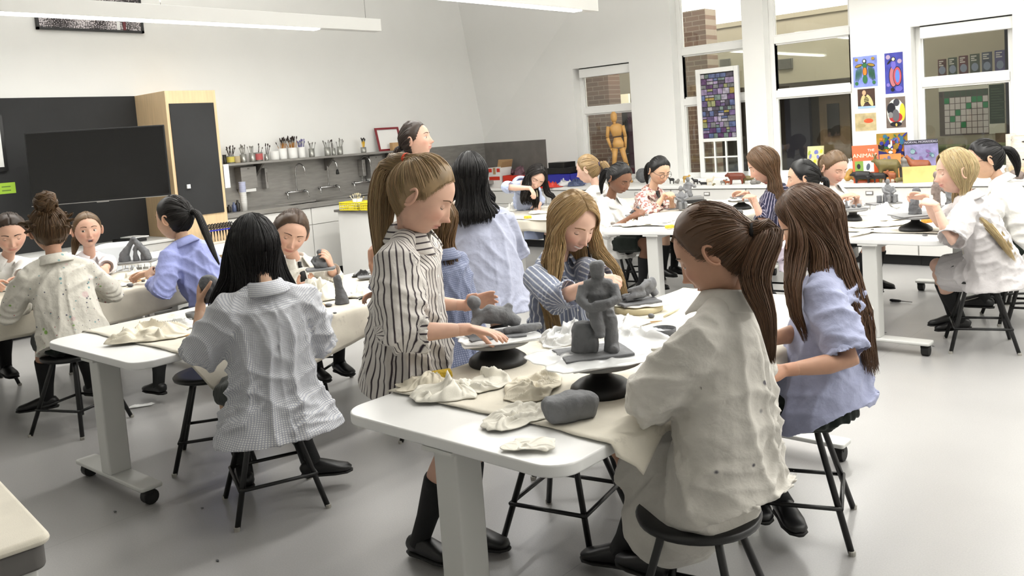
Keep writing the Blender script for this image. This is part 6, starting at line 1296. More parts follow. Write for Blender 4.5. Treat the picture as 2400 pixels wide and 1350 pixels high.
# ---------------- middle table
MZ = .715
slab(at(1592, 488, MZ), .26, .20, .012, R(4), 'grey board under the clay figure with arms on knees', 'board_grey', 20, 'grey_board', 'board'); clay_obj('clay_figure_sitting', sitting(at(1598, 490, MZ + .012), R(0), 1.08, 3), 'clay figure sitting with arms on knees, middle table', seed=21)
c = at(1622, 468, MZ + .03); slab(c, .20, .12, .03, R(4), 'thick grey board under the kneeling clay figure', 'board_grey', 22, 'grey_board', 'board'); clay_obj('clay_figure_kneeling', sitting(c + EZ * .029 - E1 * .03, R(-20), 1.12, 4), 'kneeling clay figure with one arm held out, middle table', seed=22)
slab(c - EZ * .03, .25, .16, .028, R(-2), 'black board under the kneeling figure\'s board', 'black_paint', 23, 'black_board', 'board')
rag(at(1490, 528, MZ), .12, .09, .06, 81, 'white cloth bundle under the clay animals', 'rag', .1); slab(at(1492, 506, MZ + .045), .17, .12, .012, R(5), 'grey board under the clump of clay animals', 'board_grey', 24, 'grey_board', 'board'); clay_obj('clay_animals', sitting(at(1492, 502, MZ + .057), 0, 1.0, 5), 'clump of small clay animals on a white bundle', 'clay_dark', seed=24)
c = at(1738, 490, MZ); c.z = MZ; tp = wheel(c, 'black banding wheel in front of the navy striped shirt', .085, .11, .07); rag(tp, .14, .10, .02, 83, 'white cloth on the navy girl\'s wheel', 'rag', .2); slab(tp + EZ * .018, .16, .11, .008, R(8), 'grey board on the navy girl\'s wheel', 'board_grey', 26, 'grey_board', 'board'); m = MB(); f = frame(tp + EZ * .026); m.loft([f(0, 0, 0), f(0, 0, .02), f(.004, 0, .045), f(.006, 0, .055)], [(.05, .035), (.04, .03), (.024, .02), (.012, .01)], 12, up=E2); clay_obj('clay_mound', m, 'stepped clay mound on the navy girl\'s wheel', 'clay_brown', seed=27)
m = MB(); f = frame(at(1729, 502, MZ), R(10)); m.loft([f(-.04, 0, .018), f(.04, 0, .018)], [(.02, .018), (.02, .018)], 10, up=EZ, power=4); clay_obj('clay_brick_small', m, 'small grey clay brick in front of the navy girl\'s wheel', cat='clay', seed=28)
for i, (px, py, sx, sy, h, lb) in enumerate([(1660, 505, .12, .08, .03, 'white rag on the middle table behind the brown ponytail'), (1700, 485, .10, .06, .02, 'white rag left of the navy girl\'s wheel'), (1560, 520, .10, .05, .015, 'flat rag near the yellow sponge')]): rag(at(px, py, MZ), sx, sy, h, 85 + i, lb, 'rag', i * .5)
lump(1630, 497, MZ, .018, 'clay cube beside the figure with arms on knees', 'clay', 40, (1, .9, .8)); lump(1545, 541, .7085, .006, 'tiny clay crumb at the bare end of the middle table', 'clay', 42)
# ---------------- right table
RZ = .715
c = at(2000, 518, RZ); c.z = RZ; tp = wheel(c, 'black banding wheel in front of the smiling girl in white', .06, .10, .075); slab(tp, .18, .13, .008, R(4), 'grey board of clay crumbs on a small wheel', 'board_grey', 30, 'grey_board', 'board')
for i, (dx, dy, r) in enumerate([(-.03, 0, .012), (.01, .01, .016), (.045, 0, .018), (.0, -.03, .01)]): b = MB(); q = tp + EZ * .008 + E1 * dx + E2 * dy; b.ball(q + EZ * r * .7, (r, r, r * .8)); clay_obj('clay_pellet', b, ['leftmost', 'second from left', 'right hand', 'front'][i] + ' clay pellet on the small wheel board', cat='clay', group='clay pellets', seed=50 + i)
m = MB(); f = frame(tp + EZ * .008 - E1 * .045); m.tube([f(0, 0, 0), f(.002, 0, .03), f(.0, 0, .055)], [.014, .01, .008], 8); clay_obj('clay_stub', m, 'upright clay stub at the left of the small wheel board', cat='clay', seed=55)
c = at(2146, 540, RZ); c.z = RZ; tp = wheel(c, 'large black banding wheel in front of the blonde girl', .10, .14, .085); slab(tp, .26, .20, .008, R(6), 'grey board on the blonde girl\'s wheel', 'board_grey', 32, 'grey_board', 'board')
m = MB(); f = frame(tp + EZ * .008); m.loft([f(0, 0, 0), f(0, 0, .03), f(-.004, 0, .075), f(.01, 0, .12), f(.012, 0, .15), f(.012, 0, .165)], [(.042, .04), (.036, .034), (.03, .028), (.022, .022), (.026, .026), (.014, .014)], 14, up=E2); clay_obj('clay_bust', m, 'upright clay bust between the blonde girl\'s hands', 'clay_dark', rough=.004, seed=34)
rag(at(2062, 500, RZ), .17, .10, .07, 91, 'white plastic bundle under the seated figure on the right table', 'plastic_film', .1, 'plastic_sheet', 'plastic'); slab(at(2072, 478, RZ + .06), .22, .14, .012, R(3), 'grey board on the white plastic bundle', 'board_grey', 34, 'grey_board', 'board'); clay_obj('clay_figure_bench', sitting(at(2082, 474, RZ + .072), R(0), .92, 3), 'seated clay figure between blocks on the right table', seed=36)
for i, dx in enumerate((-.06, .06)): m = MB(); f = frame(at(2080, 474, RZ + .072) + E1 * dx); m.loft([f(0, 0, 0), f(0, 0, .055)], [(.018, .02), (.017, .018)], 8, up=E2, power=4); clay_obj('clay_post', m, ['left', 'right'][i] + ' clay block beside the seated figure on the right table', cat='clay', seed=37 + i)
c = at(2196, 492, RZ); clay_obj('clay_standing_figure', sitting(c, 0, 1.15, 6), 'tall standing clay figure with an outstretched arm, right table', 'clay_brown', seed=38)
c = at(2228, 482, RZ + .04); slab(c - EZ * .04, .16, .12, .04, 0, 'thick grey board behind the standing clay figure', 'board_grey', 36, 'grey_board', 'board'); clay_obj('clay_hooped_figure', sitting(c, 0, .95, 4), 'clay figure in front of the blonde girl\'s chin', 'clay_dark', seed=39)
for i, (px, py, sx, sy, h, lb) in enumerate([(2060, 530, .17, .08, .03, 'cream rag in front of the plastic bundle'), (2100, 515, .10, .06, .03, 'cream rag left of the large wheel'), (2020, 548, .12, .03, .006, 'flat paper scrap at the near end of the right table')]): rag(at(px, py, RZ), sx, sy, h, 93 + i, lb, 'rag_cream', i * .3)
lump(2168, 553, RZ - .006, .012, 'clay chip on the bare end of the right table', 'clay', 60, (1.6, .8, .4)); lump(2045, 540, RZ, .012, 'clay chip on the paper scrap', 'clay', 61, (1, 1, .6))
tool(at(2250, 532, RZ + .01), at(2200, 530, RZ + .01), .007, 'black tool beside the blonde girl\'s elbow', 'black_paint')
# ---------------- far table
TZ = .708
rag(at(1215, 492, TZ), .16, .10, .16, 96, 'tall white rag heap on the far table', 'rag', 0); rag(at(1268, 500, TZ), .12, .08, .05, 97, 'low white rag on the far table', 'rag', .4); lump(1238, 475, TZ + .02, .03, 'clay piece under the leaning girl\'s hand', 'clay', 62, (1, .8, 1.2)); tool(at(1262, 478, TZ + .06), atd(1258, 446, 8.1), .006, 'pale stick held by the leaning girl', 'bat_cream')
# ================================================================== BACKGROUND THINGS
def pm(n, c, r=.6, **k): return mat(n, c, r, **k)
def wall_card(name, a, b, y, m, label, cat='picture', th=.006, group=None, par=None):
    o = MB().box(min(a.x, b.x), max(a.x, b.x), y - th, y, min(a.z, b.z), max(a.z, b.z)).build(name, m, par); return tag(o, label, cat, group) if par is None else o
def flat(par, name, poly, y, col, m=None):
    """flat printed shape on a wall card: poly of (x, z)"""
    b = MB(); b.add([(x, y, z) for x, z in poly], [tuple(range(len(poly)))]); return b.build(name, m or pm('ink_%s' % (col,), col, .7), par)
def ell(cx, cz, rx, rz_, n=18, a0=0): return [(cx + rx * math.cos(2 * math.pi * i / n) * math.cos(a0) - rz_ * math.sin(2 * math.pi * i / n) * math.sin(a0), cz + rx * math.cos(2 * math.pi * i / n) * math.sin(a0) + rz_ * math.sin(2 * math.pi * i / n) * math.cos(a0)) for i in range(n)]
# ---- pictures on the window wall
def picture(pa, pb, label, col, marg=.008):
    a, b = atY(*pa, YW), atY(*pb, YW); t = thing('wall_picture', label, 'picture', (a.x, YW, b.z), 0, 'pictures between the windows')
    MB().box(a.x, b.x, YW - .004, YW, b.z, a.z).build('sheet', 'paper', t); MB().box(a.x + marg, b.x - marg, YW - .0055, YW - .004, b.z + marg, a.z - marg).build('print', pm('pic_%s' % (col,), col, .6, nz=(14, .25)), t)
    w, h = b.x - a.x - 2 * marg, a.z - b.z - 2 * marg
    def P(u, v): return (a.x + marg + w * u, b.z + marg + h * v)
    y = [YW - .0058]
    def sh(poly, c): flat(t, 'painted_shape', [P(*p) for p in poly], y[0], c); y[0] -= .0004
    return sh
G, OR, DK, YE, RE, BL, WH, OC, TU = (.18, .42, .25), (.80, .48, .15), (.06, .06, .10), (.90, .82, .22), (.68, .18, .18), (.15, .17, .55), (.92, .92, .92), (.62, .50, .16), (.18, .42, .55)
s_ = picture((1997, 133), (2060, 203), 'square blue painting of a green and orange bird with spread wings', (.50, .56, .84))
for q in (-1, 1):
    for i in range(5): s_(ell(.5 + q * (.16 + .055 * i), .48 - .02 * i, .022, .26 - .03 * abs(i - 2), 12, q * .1), DK); s_(ell(.5 + q * (.16 + .055 * i), .48 - .02 * i, .015, .25 - .03 * abs(i - 2), 12, q * .1), G)
    s_(ell(.5 + q * .26, .70, .16, .055, 16, q * -.2), DK); s_(ell(.5 + q * .26, .70, .14, .04, 16, q * -.2), OC); s_(ell(.5 + q * .36, .13, .07, .06), G); s_(ell(.5 + q * .34, .9, .07, .05), OC)
s_(ell(.5, .5, .1, .16), DK); s_(ell(.5, .5, .08, .14), OR); s_(ell(.5, .25, .1, .14), G); s_(ell(.5, .70, .1, .08), G); s_(ell(.49, .84, .08, .07), DK); s_(ell(.49, .84, .05, .045), WH)
s_ = picture((2071, 124), (2121, 219), 'tall deep blue painting of a bird with a round eye', (.22, .24, .60))
for (p, c) in [(ell(.45, .42, .24, .27), DK), (ell(.45, .42, .2, .25), (.70, .42, .45)), (ell(.68, .42, .24, .24), DK), (ell(.68, .42, .21, .22), (.72, .30, .35)), (ell(.68, .42, .12, .16), (.35, .50, .90)), (ell(.48, .70, .13, .11), (.42, .38, .75)), (ell(.48, .84, .12, .055), DK), (ell(.48, .84, .08, .04), (.88, .88, .72)), (ell(.26, .78, .14, .03, 14, .4), DK), (ell(.2, .9, .12, .055), (.68, .60, .70)), (ell(.82, .78, .12, .055), (.68, .60, .70)), (ell(.17, .22, .09, .045), (.50, .45, .75)), (ell(.75, .11, .2, .07), (.38, .36, .72)), (ell(.4, .1, .1, .05), DK)]: s_(p, c)
s_ = picture((2008, 208), (2054, 254), 'small dark picture of a pale seated shape above a blue strip', (.26, .17, .13))
for (p, c) in [(ell(.3, .4, .13, .3, 14, -.2), (.80, .74, .52)), (ell(.7, .4, .12, .34, 14, .5), (.80, .74, .52)), (ell(.38, .8, .11, .13), (.82, .66, .52)), (ell(.5, .42, .14, .16), DK), ([(0, 0), (1, 0), (1, .1), (0, .12)], (.60, .72, .85))]: s_(p, c)
for i in range(4): s_([(.36, .3 + .08 * i), (.62, .34 + .08 * i), (.62, .37 + .08 * i), (.36, .33 + .08 * i)], (.85, .78, .5))
s_ = picture((2074, 227), (2126, 300), 'grey picture with a black, white, red and yellow circle', (.42, .37, .34))
for (p, c) in [(ell(.5, .5, .45, .44), (.80, .82, .80)), (ell(.84, .5, .14, .28), YE), (ell(.28, .62, .22, .2), DK), (ell(.55, .82, .16, .12), (.22, .22, .25)), (ell(.5, .34, .34, .16), RE), (ell(.5, .4, .18, .2), (.36, .36, .38)), (ell(.5, .12, .3, .08), DK), (ell(.52, .1, .05, .05), (.85, .72, .35)), (ell(.24, .42, .12, .1), (.5, .5, .5))]: s_(p, c)
s_ = picture((2003, 266), (2056, 306), 'small beige landscape picture with a red orange mark', (.72, .66, .50), .004); s_(ell(.64, .56, .22, .13), (.82, .32, .16)); s_(ell(.5, .6, .06, .05), (.85, .4, .2)); s_(ell(.3, .3, .2, .1), (.66, .60, .42))
s_ = picture((2052, 312), (2131, 376), 'large busy painting in ochre and blue hanging lowest between the windows', OC)
rn = random.Random(5); s_([(0, 0), (1, 0), (1, .32), (.6, .4), (.3, .3), (0, .38)], (.13, .14, .42))
for i in range(46): s_(ell(rn.uniform(.06, .94), rn.uniform(.12, .94), rn.uniform(.02, .07), rn.uniform(.04, .13), 12, rn.uniform(-1, 1)), rn.choice([DK, DK, BL, BL, (.55, .22, .20), OR, (.38, .36, .72), G, TU]))
for (x_, z_, a_, b_) in [(.5, .62, .03, .12), (.44, .52, .05, .07), (.47, .3, .07, .05), (.52, .42, .03, .03)]: s_(ell(x_, z_, a_, b_), WH)
# ---- posters on the corridor wall behind the right window
for i in range(6):
    x0 = [2198, 2222, 2247, 2273, 2301, 2331][i]; a, b = atY(x0, 140 - 4.2 * i, YP), atY(x0 + 21 + i, 183 - 2.5 * i, YP); t = thing('corridor_poster', ['small dark red poster, first of the corridor row', 'small green grey poster, second of the corridor row', 'small maroon poster, third of the corridor row', 'small green poster, fourth of the corridor row', 'small blue grey poster, fifth of the corridor row', 'small violet blue poster, last of the corridor row'][i], 'poster', (a.x, YP, b.z), 0, 'row of corridor posters')
    MB().box(a.x, b.x, YP - .004, YP, b.z, a.z).build('sheet', pm('post%d' % i, [(.30, .20, .20), (.22, .26, .22), (.32, .19, .21), (.24, .27, .24), (.25, .27, .33), (.27, .26, .40)][i], .5, nz=(18, .35)), t)
    for j in range(3): flat(t, 'title_line', [(a.x + .012, a.z - .03 - .022 * j), (b.x - .03 - .02 * (j % 2), a.z - .03 - .022 * j), (b.x - .03 - .02 * (j % 2), a.z - .018 - .022 * j), (a.x + .012, a.z - .018 - .022 * j)], YP - .005, (.72, .70, .68))
    flat(t, 'motif', ell((a.x + b.x) / 2, b.z + .09, .035, .045), YP - .0052, (.45, .48, .55))
a, b = atY(2200, 200, YP), atY(2356, 312, YP); t = thing('programme_chart', 'wall chart with a grid of white and green cells behind the right window', 'chart', (a.x, YP, b.z))
MB().box(a.x, b.x, YP - .004, YP, b.z, a.z).build('sheet', pm('chart_sheet', (.74, .73, .68), .6), t)
W_, H_ = b.x - a.x, a.z - b.z
def C_(u, v): return (a.x + W_ * u, b.z + H_ * v)
def quad_(u0, u1, v0, v1): return [C_(u0, v0), C_(u1, v0), C_(u1, v1), C_(u0, v1)]
flat(t, 'side_panel', quad_(.775, 1, .19, .93), YP - .005, (.14, .20, .15)); flat(t, 'grid_ground', quad_(.0, .765, .0, .87), YP - .0048, (.33, .29, .29))
text_obj('chart_title', 'BRANKSOME HALL  International Baccalaureate Primary Years Program', H_ * .052, pm('ink_dark', (.10, .10, .10)), t, Matrix.Translation((a.x + W_ * .39, YP - .0055, b.z + H_ * .955)) @ Matrix.Rotation(R(90), 4, 'X'), 0)
gr = {(0, 0), (0, 5), (0, 6), (1, 4), (1, 7), (2, 2), (3, 1), (4, 3)}
for r_ in range(6):
    for c_ in range(8): flat(t, 'grid_cell', quad_(.085 + .0852 * c_, .085 + .0852 * c_ + .075, .735 - .12 * r_ - .108, .735 - .12 * r_), YP - .0052, (.15, .46, .30) if (r_, c_) in gr else (.70, .67, .66))
for c_ in range(8): flat(t, 'head_cell', quad_(.085 + .0852 * c_, .085 + .0852 * c_ + .078, .75, .86), YP - .0052, (.25, .30, .26))
flat(t, 'crest', ell(*C_(.038, .80), W_ * .028, H_ * .06), YP - .0053, (.24, .23, .23))
for r_ in range(6): flat(t, 'row_head', quad_(.006, .075, .735 - .12 * r_ - .108, .735 - .12 * r_), YP - .0052, (.30, .27, .25))
for j in range(12): flat(t, 'text_line', quad_(.80, .93 + .04 * ((j * 7) % 3), .84 - .05 * j, .85 - .05 * j), YP - .0054, (.30, .36, .28))
a, b = atY(2333, 312, YP), atY(2362, 350, YP); wall_card('small_frame', a, b, YP, 'door_wood', 'small wood framed panel at the lower right of the wall chart')
# green sofa beyond the window
t = thing('green_sofa', 'green upholstered sofa in the corridor behind the right window', 'sofa', (-2.6, 9.9, 0)); pm('green_fabric', (.30, .33, .20), .9, nz=(20, .1))
zt_ = atY(2250, 338, 10.1).z
for i in range(3): MB().box(-3.15 + .55 * i, -2.62 + .55 * i, 9.98, 10.2, .42, zt_).build('back_cushion', 'green_fabric', t, bevel=.04, seg=3)
MB().box(-3.2, -1.5, 9.45, 10.0, .18, .44).build('seat', 'green_fabric', t, bevel=.04, seg=3); MB().box(-3.2, -1.5, 9.5, 10.2, 0, .18).build('base', 'green_fabric', t)
# ---- stained glass sash leaning in the tall window
YS = YW + .06; tl, tr, bl, br = [atY(*p, YS) for p in ((1632, 164), (1732, 153), (1643, 416), (1741, 410))]; x0, x1, z0, z1 = (tl.x + bl.x) / 2, (tr.x + br.x) / 2, .802, tl.z
t = thing('stained_glass_sash', 'old white window sash with purple stained glass, propped in the tall window', 'window sash', ((x0 + x1) / 2, YS, z0))
fr = MB(); w_ = .055; zm_ = z0 + .45; zq = z0 + .06; fr.box(x0, x0 + w_, YS - .02, YS + .02, z0, z1); fr.box(x1 - w_, x1, YS - .02, YS + .02, z0, z1); fr.box(x0 + w_, x1 - w_, YS - .02, YS + .02, z1 - w_, z1); fr.box(x0 + w_, x1 - w_, YS - .02, YS + .02, zm_ - .025, zm_ + .015); fr.box(x0 + w_, x1 - w_, YS - .02, YS + .02, z0, zq); fr.build('frame', 'white_frame', t, bevel=.004)
xa, xb = x0 + w_, x1 - w_; bars = MB()
for q in (1, 2): xx = xa + (xb - xa) * q / 3; bars.box(xx - .009, xx + .009, YS - .015, YS + .015, zq, zm_ - .025)
bars.build('vertical_bars', 'white_frame', t); zz = (zq + zm_ - .025) / 2; MB().box(xa, xb, YS - .014, YS + .014, zz - .008, zz + .008).build('cross_bar', 'white_frame', t)
for i in range(3):
    for j in range(2): xx = xa + (xb - xa) * i / 3; lo, hi = (zq, zz) if j == 0 else (zz, zm_ - .025); MB().box(xx + .009, xx + (xb - xa) / 3 - .009, YS - .002, YS + .002, lo, hi).build('pane', 'glass', t)
MB().box(xa, xb, YS + .004, YS + .008, zm_ + .015, z1 - w_).build('lead_ground', pm('lead', (.09, .08, .10), .5), t)
gcols = [(.58, .52, .64), (.42, .36, .50), (.62, .60, .66), (.36, .40, .54), (.56, .57, .42), (.62, .55, .30), (.48, .48, .49), (.36, .26, .40), (.64, .62, .65), (.32, .30, .35), (.44, .50, .48)]
for i, c in enumerate(gcols): pm('sg%d' % i, c, .12, nz=(26, .35))
rn = random.Random(11); Hh = z1 - w_ - zm_ - .015; colsx = [0, .14, .27, .40, .52, .66, .80, 1.0] if 0 else None
y = zm_ + .02; rowi = 0
while y < z1 - w_ - .03:
    rh = min(rn.uniform(.045, .075), z1 - w_ - .004 - y); xx = xa + .004
    while xx < xb - .03:
        ww = min(rn.uniform(.045, .095), xb - .004 - xx); ww = xb - .004 - xx if xb - xx - ww < .035 else ww; h2 = rh
        if rn.random() < .2 and rh > .06: MB().box(xx, xx + ww - .008, YS - .002, YS + .004, y, y + rh * .42).build('glass_tile', 'sg%d' % rn.randrange(11), t); MB().box(xx, xx + ww - .008, YS - .002, YS + .004, y + rh * .55, y + rh - .008).build('glass_tile', 'sg%d' % rn.randrange(11), t)
        else: MB().box(xx, xx + ww - .008, YS - .002, YS + .004, y, y + rh - .008).build('glass_tile', 'sg%d' % rn.randrange(11), t)
        xx += ww
    y += rh
# ---- wooden artist's mannequin
pm('mannequin_wood', (.76, .58, .33), .45, nz=(9, .08)); c = atY(1462, 412, 8.82); c = Vector((c.x, c.y, ZK)); f0 = frame(c); hgt = 1.0; t = thing('wooden_mannequin', 'tall jointed wooden artist mannequin with its back to us by the narrow window', 'mannequin', c)
mz = (atY(1437, 262, c.y).z - ZK); k = mz / 1.0
def mp(n, pts, rad): MB().loft([f0(p[0] * k, p[1] * k, p[2] * k) for p in pts], [(r[0] * k, r[1] * k) for r in rad], 12, up=E2).build(n, 'mannequin_wood', t, smooth=True)
mp('head', [(-.09, 0, .86), (-.09, 0, .90), (-.09, 0, .96), (-.09, 0, 1.0)], [(.03, .03), (.045, .045), (.045, .05), (.02, .02)]); mp('neck', [(-.085, 0, .82), (-.088, 0, .87)], [(.022, .022), (.022, .022)]); mp('chest', [(-.06, 0, .66), (-.065, 0, .74), (-.075, 0, .80), (-.08, 0, .83)], [(.06, .045), (.085, .055), (.09, .05), (.04, .03)]); mp('pelvis', [(-.05, 0, .50), (-.05, 0, .56), (-.055, 0, .64)], [(.075, .05), (.08, .055), (.05, .04)])
for q in (-1, 1): mp('upper_arm', [(-.075 + q * .10, 0, .80), (-.07 + q * .125, .01, .65)], [(.028, .028), (.024, .024)]); mp('forearm', [(-.07 + q * .125, .01, .645), (-.05 + q * .10, .03, .50)], [(.024, .024), (.018, .018)]); mp('hand', [(-.05 + q * .10, .03, .50), (-.05 + q * .08, .04, .43)], [(.018, .014), (.012, .01)]); mp('thigh', [(-.05 + q * .045, 0, .49), (-.04 + q * .085, 0, .27)], [(.04, .04), (.03, .03)]); mp('shin', [(-.04 + q * .088, 0, .26), (-.035 + q * .13, 0, .04)], [(.03, .032), (.02, .02)]); mp('foot', [(-.035 + q * .13, .03, .02), (-.035 + q * .14, -.05, .014)], [(.022, .02), (.018, .014)])
# ---- bins, box, bags at the left of the window counter
def bin_(pa, pb, D, label, m, inside):
    a = atY(*pa, 8.5); b = atY(*pb, 8.5); f = frame(Vector((a.x, a.y, ZK)), R(-41)); L = (b - a).length; h = .15; t = thing('storage_bin', label, 'bin', a, 0, 'coloured bins'); bx = MB(); w = .005
    for (u0, u1, v0, v1) in ((0, L, 0, w), (0, L, D - w, D), (0, w, 0, D), (L - w, L, 0, D)): bx.add([f(u0, v0, 0), f(u1, v0, 0), f(u1, v1, 0), f(u0, v1, 0), f(u0, v0, h), f(u1, v0, h), f(u1, v1, h), f(u0, v1, h)], [(3, 2, 1, 0), (4, 5, 6, 7), (0, 1, 5, 4), (1, 2, 6, 5), (2, 3, 7, 6), (3, 0, 4, 7)])
    bx.add([f(0, 0, .002), f(L, 0, .002), f(L, D, .002), f(0, D, .002)], [(0, 1, 2, 3)]); bx.build('walls', m, t); return f, L, h
pm('bin_red', (.78, .20, .12), .4); pm('bin_blue', (.16, .17, .60), .4); pm('cardboard', (.66, .53, .38), .8); pm('bag_red', (.80, .22, .16), .3); pm('bag_orange', (.90, .42, .22), .4); pm('bag_purple', (.42, .30, .34), .5); pm('bag_blue', (.30, .34, .46), .3); pm('box_white', (.88, .87, .86), .6)
f, L, h = bin_((1180, 436), (1262, 432), .34, 'red plastic bin on the window counter', 'bin_red', 0)
for (u, v, r, m, lb) in [(.16, .15, .085, 'bag_purple', 'purple grey bundle in the red bin'), (L - .12, .15, .075, 'bag_orange', 'orange bundle in the red bin')]: rag(f(u, v, h - .06), r, r, .17, int(u * 100), lb, m, 0, 'bundle', 'bundle', 'bundles in bins', 26)
f, L, h = bin_((1268, 434), (1337, 425), .32, 'blue plastic bin on the window counter', 'bin_blue', 0)
for i, (dz, s) in enumerate(((.0, .30), (.07, .22))): slab(f(L / 2, .15, h + dz + .005), s * 1.25, s, .075, R(-30 - 14 * i), ['lower black tray in the blue bin', 'upper black tray stacked in the blue bin'][i], 'black_paint', 40 + i, 'black_tray', 'tray', 'black trays')
for (px, py, sx, h_, m, lb) in [(1290, 440, .15, .12, 'bag_red', 'red plastic bag in front of the blue bin'), (1322, 436, .10, .11, 'plastic_film', 'clear bag of odds and ends beside the red bag'), (1350, 436, .10, .13, 'bag_blue', 'blue grey plastic bag on the window counter')]: rag(at(px, py, ZK), sx, .09, h_, px, lb, m, 0, 'plastic_bag', 'bag', 'plastic bags', 26)
a = atY(1143, 432, 8.5); f = frame(Vector((a.x, a.y, ZK)), R(-41)); t = thing('cardboard_box', 'white printed cardboard box with open flaps', 'box', a); L, D, h = .27, .22, .26
MB().add([f(0, 0, 0), f(L, 0, 0), f(L, D, 0), f(0, D, 0), f(0, 0, h), f(L, 0, h), f(L, D, h), f(0, D, h)], [(3, 2, 1, 0), (0, 1, 5, 4), (1, 2, 6, 5), (2, 3, 7, 6), (3, 0, 4, 7)]).build('carton', 'box_white', t)
MB().add([f(L, 0, h), f(L, D, h), f(L + .03, D, h + .09), f(L + .03, 0, h + .07)], [(0, 1, 2, 3)]).build('flap', 'cardboard', t); MB().add([f(0, D, h), f(L, D, h), f(L, D + .03, h + .1), f(0, D + .03, h + .1)], [(0, 1, 2, 3)]).build('flap', 'cardboard', t)
for (u0, u1, v0, v1, c) in [(.12, .17, .17, .26, 'cardboard'), (.04, .24, .09, .14, 'bin_red'), (.03, .10, .20, .25, 'bag_red'), (.19, .25, .20, .25, 'bag_red')]: MB().add([f(u0, -.002, v0), f(u1, -.002, v0), f(u1, -.002, v1), f(u0, -.002, v1)], [(0, 1, 2, 3)]).build('print', c, t)
# fern and camera
t = thing('dried_fern', 'dry grey fern sprig in front of the narrow window', 'plant', at(1400, 415, ZK)); b = atY(1408, 416, 8.8); b.z = ZK; e = atY(1432, 366, 8.85); MB().tube([b, b.lerp(e, .5) + EZ * .02, e], [.004, .003, .001], 5).build('stem', 'clay', t)
for q in range(12):
    p = b.lerp(e, .25 + .06 * q); 
    for s in (-1, 1): MB().tube([p, p + E1 * .04 * s * (1 - q * .05) + EZ * .05], [.003, .001], 4).build('frond', 'board_grey', t)
m = MB(); c = at(1508, 428, ZK); m.ball(c + EZ * .09, (.10, .08, .09)); clay_obj('dark_pot', m, 'dark ribbed pot beside the glasses girl\'s ponytail', 'clay_dark', .008, 'pot', None, .006)
# ---- carved animals along the counter
for n_, c_ in [('an_brown', (.42, .20, .13)), ('an_black', (.10, .09, .09)), ('an_tan', (.70, .55, .25)), ('an_grey', (.48, .47, .45)), ('an_olive', (.42, .38, .22)), ('an_cream', (.82, .78, .70)), ('an_rust', (.55, .30, .17))]: pm(n_, c_, .45, nz=(14, .15))
def animal(px, py, hgt, label, m, body=1.0, leg=.45, neck=.25, head=.16, dir_=1, rz=0, ears=True, antler=False, tail=True, fat=.24):
    c = at(px, py, ZK); c = atY(px, py, min(max(c.y, 8.36), 8.8)); f = frame(Vector((c.x, c.y, ZK)), rz); s = hgt * 1.05; b = MB(); d = dir_; L = s * body; r = s * fat; zb_ = s * (leg + fat * .8)
    b.loft([f(-L * .5, 0, zb_), f(-L * .38, 0, zb_ + r * .1), f(0, 0, zb_ + r * .05), f(L * .38, 0, zb_), f(L * .48, 0, zb_ - r * .1)], [(r * .45, r * .5), (r * .85, r), (r * .9, r * 1.02), (r * .8, r * .95), (r * .4, r * .45)], 10, up=EZ)
    for q in (-1, 1):
        for e_ in (-1, 1): b.tube([f(q * L * .33, e_ * r * .45, zb_), f(q * L * .35, e_ * r * .5, 0)], [r * .36, r * .27], 7)
    h0 = f(d * L * .42, 0, zb_ + r * .35); h1 = f(d * (L * .5 + s * neck * .35), 0, zb_ + r * .3 + s * neck); b.tube([h0, h1], [r * .6, s * head * .7], 8); b.tube([h1, f(d * (L * .5 + s * neck * .35 + s * head * 1.3), 0, zb_ + r * .2 + s * neck - s * head * .25)], [s * head * .75, s * head * .4], 8)
    if ears:
        for e_ in (-1, 1): b.ball(h1 + E2 * (e_ * s * head * .5) + EZ * s * head * .7, s * head * .35, 6, 5)
    if antler:
        for e_ in (-1, 1): b.tube([h1 + EZ * s * head * .5, h1 + E2 * e_ * s * .12 + EZ * s * .2, h1 + E2 * e_ * s * .2 + EZ * s * .26 + E1 * d * s * .04], [s * .035, s * .05, s * .02], 6)
    if tail: b.tube([f(-d * L * .46, 0, zb_ + r * .3), f(-d * L * .6, 0, zb_ - r * .8)], [r * .22, r * .12], 6)
    return clay_obj('carved_animal', b, label, m, max(.004, s * .045), 'carved animal', 'carved animals on the window counter', s * .006, 2, px)
